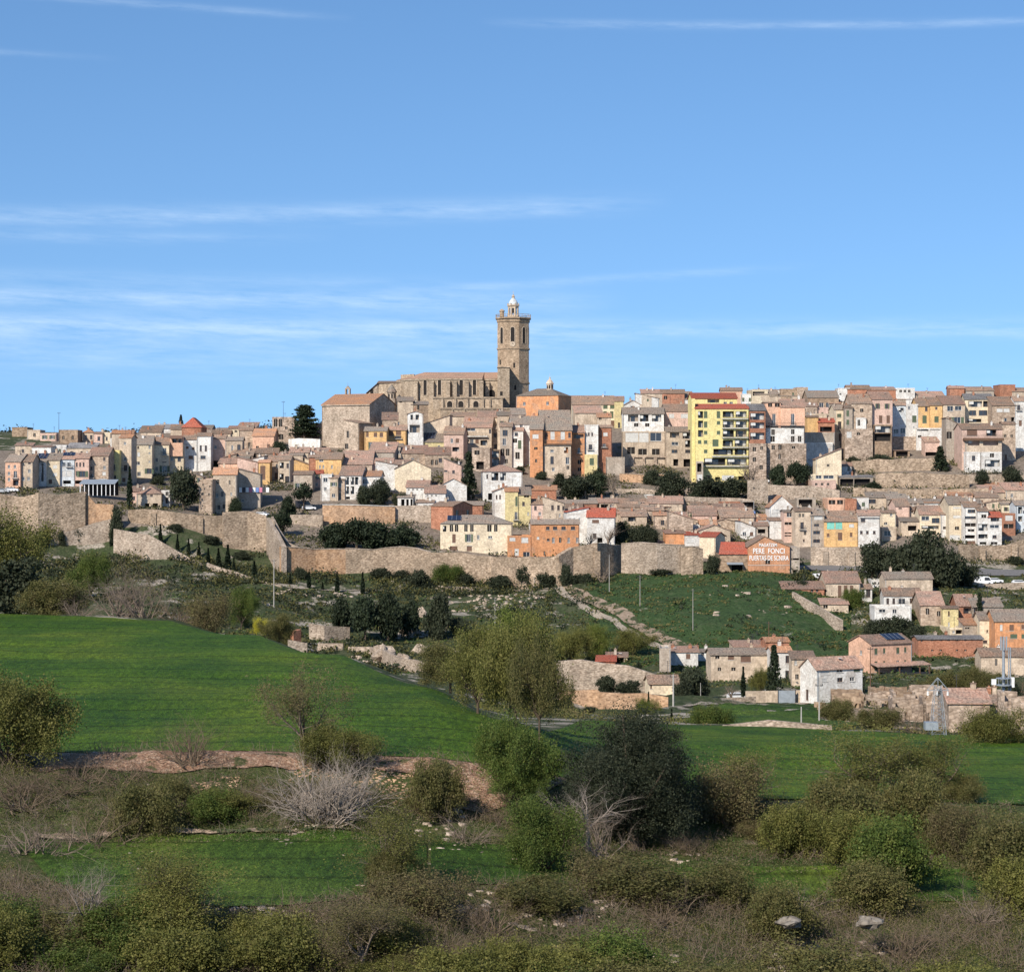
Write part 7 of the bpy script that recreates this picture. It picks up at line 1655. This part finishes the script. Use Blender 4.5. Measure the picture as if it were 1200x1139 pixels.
stuff('field_margin_scrub', 2600, (560,1240), (302,402), lambda p,Y,r: clus(p,Y,.07,.05,45) & ~((p > 835) & (p < 985)), 22, .2, [L_dull, L_brown, L_olive], 'rough scrub along the far margin of the wheat field', 16, .5, .3, .6)
stuff('undergrowth', 30000, (-60,1260), (96,147.5), lambda p,Y,r: ~((Y > edge0(p)) & (Y < 133.5)) & clus(p,Y,.35,-.12,21) & ((Y < 142) | (r < .1)), 36, .045, [L_brown, L_dull, L_brown, L_dull, L_olive, L_dry], 'tangled low scrub and brambles over the near banks', 3, .30, .2, .28)
stuff('edge_grass', 9000, (-60,1260), (108,149.5), lambda p,Y,r: (np.abs(Y-133.6) < 1.2) | (np.abs(Y-edge0(p)) < 1.3) | (np.abs(Y-148.2) < .9) & (r < .5), 22, .05, [L_grass, L_dry, L_dull, L_grass], 'ragged taller grass along the edges of the fields', 14, .16, -.6, .3)
stuff('wheat_blades', 60000, (-60,1260), (111,240), lambda p,Y,r: ((Y > 149) & (Y < edge(p)-1) | ((Y < 131) & (Y > edge0(p)+1.5) & (p > 60))) & (r < 120/Y), 5, .055, [L_wheat, L_wheat, L_wheat2], 'blades of young wheat standing over the fields', 15, .09, -1.0, .35)
stuff('grass', 26000, (-60,1260), (112,148), lambda p,Y,r: (Y > 132) & clus(p,Y,.25,-.25,31) & ~((Y > 142.5) & (p < 660)), 14, .06, [L_grass, L_grass, L_dry], 'rough grass on the banks between the terraces', 4, .12, -.5, .22)
stuff('slope_scrub', 11000, (-40,1240), (430,604), lambda p,Y,r: clus(p,Y,.06,-.02,41) & ~((p > 700) & (p < 990) & (Y > 470) & (r < .82)) & ~((p > 930) & (r < .6)), 16, .42, [L_oak, L_pine, L_dull], 'low dark scrub dotted over the slope below the town', 5, .45, .2, .7)
stuff('wall_foot_scrub', 3600, (40,1010), (583,606), lambda p,Y,r: clus(p,Y,.07,-.05,43) & ((p < 700) | (p > 930)), 24, .38, [L_oak, L_dull, L_pine, L_dull], 'dark scrub growing along the foot of the town walls', 17, .8, .2, .8)
def twigs(name, n, pxr, Yr, cond, mat, label, seed):
    rg = np.random.default_rng(seed); px = rg.uniform(*pxr, n); Y = rg.uniform(*Yr, n); k = cond(px, Y, rg.random(n)); px, Y = px[k], Y[k]; m = len(px); z = hgt(px, Y); x = (px-600)/F*Y; d = rg.normal(size=(m,3)); d[:,2] = np.abs(d[:,2])*1.1+.25; d /= np.linalg.norm(d, axis=1)[:,None]
    L_ = rg.uniform(.25,1.0,m)[:,None]; p0 = np.stack([x,Y,z+rg.random(m)*.45-.05], 1); p1 = p0+d*L_*.55; p2 = p1+(d+rg.normal(size=(m,3))*.45)*L_*.45; r = rg.uniform(.006,.014,m)
    V1, Q1 = tubes(list(zip(p0, p1, r*1.3, r)), 3); V2, Q2 = tubes(list(zip(p1, p2, r, r*.35)), 3); Vv = np.concatenate([V1, V2]); Qq = np.concatenate([Q1, Q2+len(V1)])
    o = obj(name, npmesh(name, Vv, Qq, mat, rg.integers(0, len(mat), len(Qq)))); return tag(o, label, 'brambles', kind='stuff')
twigs('brambles', 90000, (-50,1250), (95,147), lambda p,Y,r: ~((Y > edge0(p)) & (Y < 134)) & clus(p,Y,.45,-.1,23) & ((Y < 120) | (r < .45)), [M_twig, M_greybark, M_twig], 'tangle of leafless brambles and twigs over the near banks', 18)
stuff('slope_grass', 14000, (-40,1240), (440,604), lambda p,Y,r: clus(p,Y,.1,-.1,51), 8, .4, [L_dull, L_grass, L_dull], 'rough grass and herbs over the slope below the town', 6, .18, .5, .9)
stuff('town_weeds', 16000, (-20,1220), (612,770), lambda p,Y,r: clus(p,Y,.08,.12,61) | ((p > 330) & (p < 515) & (Y < 640) & (r < .6)) | ((p > 730) & (p < 880) & (Y > 660) & (Y < 700) & (r < .8)) | ((p > 985) & (p < 1130) & (Y > 680) & (Y < 730) & (r < .5)), 14, .42, [L_oak, L_dull], 'weeds and ivy among the town terraces', 7, .6, .2, .9)
stuff('far_treeline', 700, (-300,1500), (905,1000), lambda p,Y,r: clus(p,Y,.03,.1,71), 30, .7, [L_pine, L_oak], 'line of distant trees on the plateau', 8, 1.2, .3, 1.2)
def rocks(name, n, pxr, Yr, cond, size, mat, label, seed):
    rg = np.random.default_rng(seed); px = rg.uniform(*pxr, n); Y = rg.uniform(*Yr, n); k = cond(px, Y, rg.random(n)); px, Y = px[k], Y[k]; z = hgt(px, Y); x = (px-600)/F*Y; m = len(px)
    base = np.array([(-1,-1,-.6),(1,-1,-.6),(1,1,-.6),(-1,1,-.6),(-.7,-.7,.7),(.7,-.7,.7),(.7,.7,.7),(-.7,.7,.7)]); f = np.array([(0,1,5,4),(1,2,6,5),(2,3,7,6),(3,0,4,7),(4,5,6,7)])
    s = size*rg.uniform(.3,1,m)**1.6; a = rg.uniform(0,6.28,m); V = base[None]*(1+rg.normal(size=(m,8,3))*.18)*s[:,None,None]*np.array([1.4,.9,.6]); c, sn = np.cos(a)[:,None], np.sin(a)[:,None]
    V = np.stack([V[...,0]*c-V[...,1]*sn, V[...,0]*sn+V[...,1]*c, V[...,2]], -1)+np.stack([x,Y,z], 1)[:,None,:]; Q = (f[None]+np.arange(m)[:,None,None]*8).reshape(-1,4); o = obj(name, npmesh(name, V.reshape(-1,3), Q, [mat])); return tag(o, label, 'rocks', kind='stuff')
rocks('slope_rocks', 9000, (-20,1000), (450,600), lambda p,Y,r: clus(p,Y,.035,.27,81) & ((p < 690) | (r < .05)), .75, M_dry, 'pale limestone rocks scattered on the slope below the town', 9)
rocks('bank_stones', 9000, (20,700), (139,148.6), lambda p,Y,r: (clus(p,Y,.3,.15,91)) & (Y > 139+np.abs(vnoise(p*.05, Y*0, 3))*6), .10, M_wallorange, 'small stones in the pink bank', 10)
rocks('ruin_rubble', 5000, (960,1230), (335,400), lambda p,Y,r: clus(p,Y,.12,-.1,97), .55, WM['r'], 'fallen stones lying around the ruins', 12)
rocks('rock_piles', 1500, (0,1230), (107,117), lambda p,Y,r: ((np.abs(p-1018) < 20) | (np.abs(p-930) < 26) | (np.abs(p-330) < 60) & (Y < 111.5) & (Y > 109.5) | (np.abs(p-560) < 22) & (Y > 114)), .34, M_dry, 'pale piled stones at the lower field edge and in the scrub', 19)
rocks('near_rocks', 6000, (0,1230), (100,147), lambda p,Y,r: clus(p,Y,.22,.40,95), .24, M_dry, 'grey and tan stones showing through the near scrub', 11)
def boulder(px, py, w, h, Y, label, seed, mat=M_dry):
    rg = np.random.default_rng(seed); s = Y/F; bm_ = MB(); n = 14; m = 8; pts = [[None]*n for _ in range(m+1)]; ph = rg.uniform(0,9,4)
    for i in range(m+1):
        t = math.pi*i/m
        for j in range(n): a = 2*math.pi*j/n; r = 1+.16*math.sin(3*a+ph[0]+2*t)+.12*math.sin(5*t+ph[1]+a)+rg.normal()*.05; pts[i][j] = (w*s/2*r*math.sin(t)*math.cos(a), w*s/2.4*r*math.sin(t)*math.sin(a), h*s/2*r*math.cos(t))
    for i in range(m):
        for j in range(n): k = (j+1) % n; bm_.quad([pts[i+1][j], pts[i+1][k], pts[i][k], pts[i][j]])
    if Y > 400: Y = gY(px, py, 440)
    o = bm_.build('boulder', [mat]); o.location = P(px, py-h*.25, Y); return tag(o, label, 'boulder', 'boulders')
boulder(448,775,30,26,440,'largest pale boulder with overhang right of the ruined walls',1); boulder(472,778,22,16,438,'medium pale boulder right of the largest boulder',2); boulder(492,768,20,18,445,'pale boulder below the rock slab',3); boulder(482,745,26,20,460,'sloping pale rock slab between the pines',4); boulder(494,725,14,18,478,'upper pale rock between the pine clump and the lone pine',5)
boulder(1018,1084,30,14,113,'pale cracked boulder in the right foreground scrub',7,M_grey); boulder(925,1084,30,13,113,'tan rock face in the foreground scrub right of centre',8,M_grey);
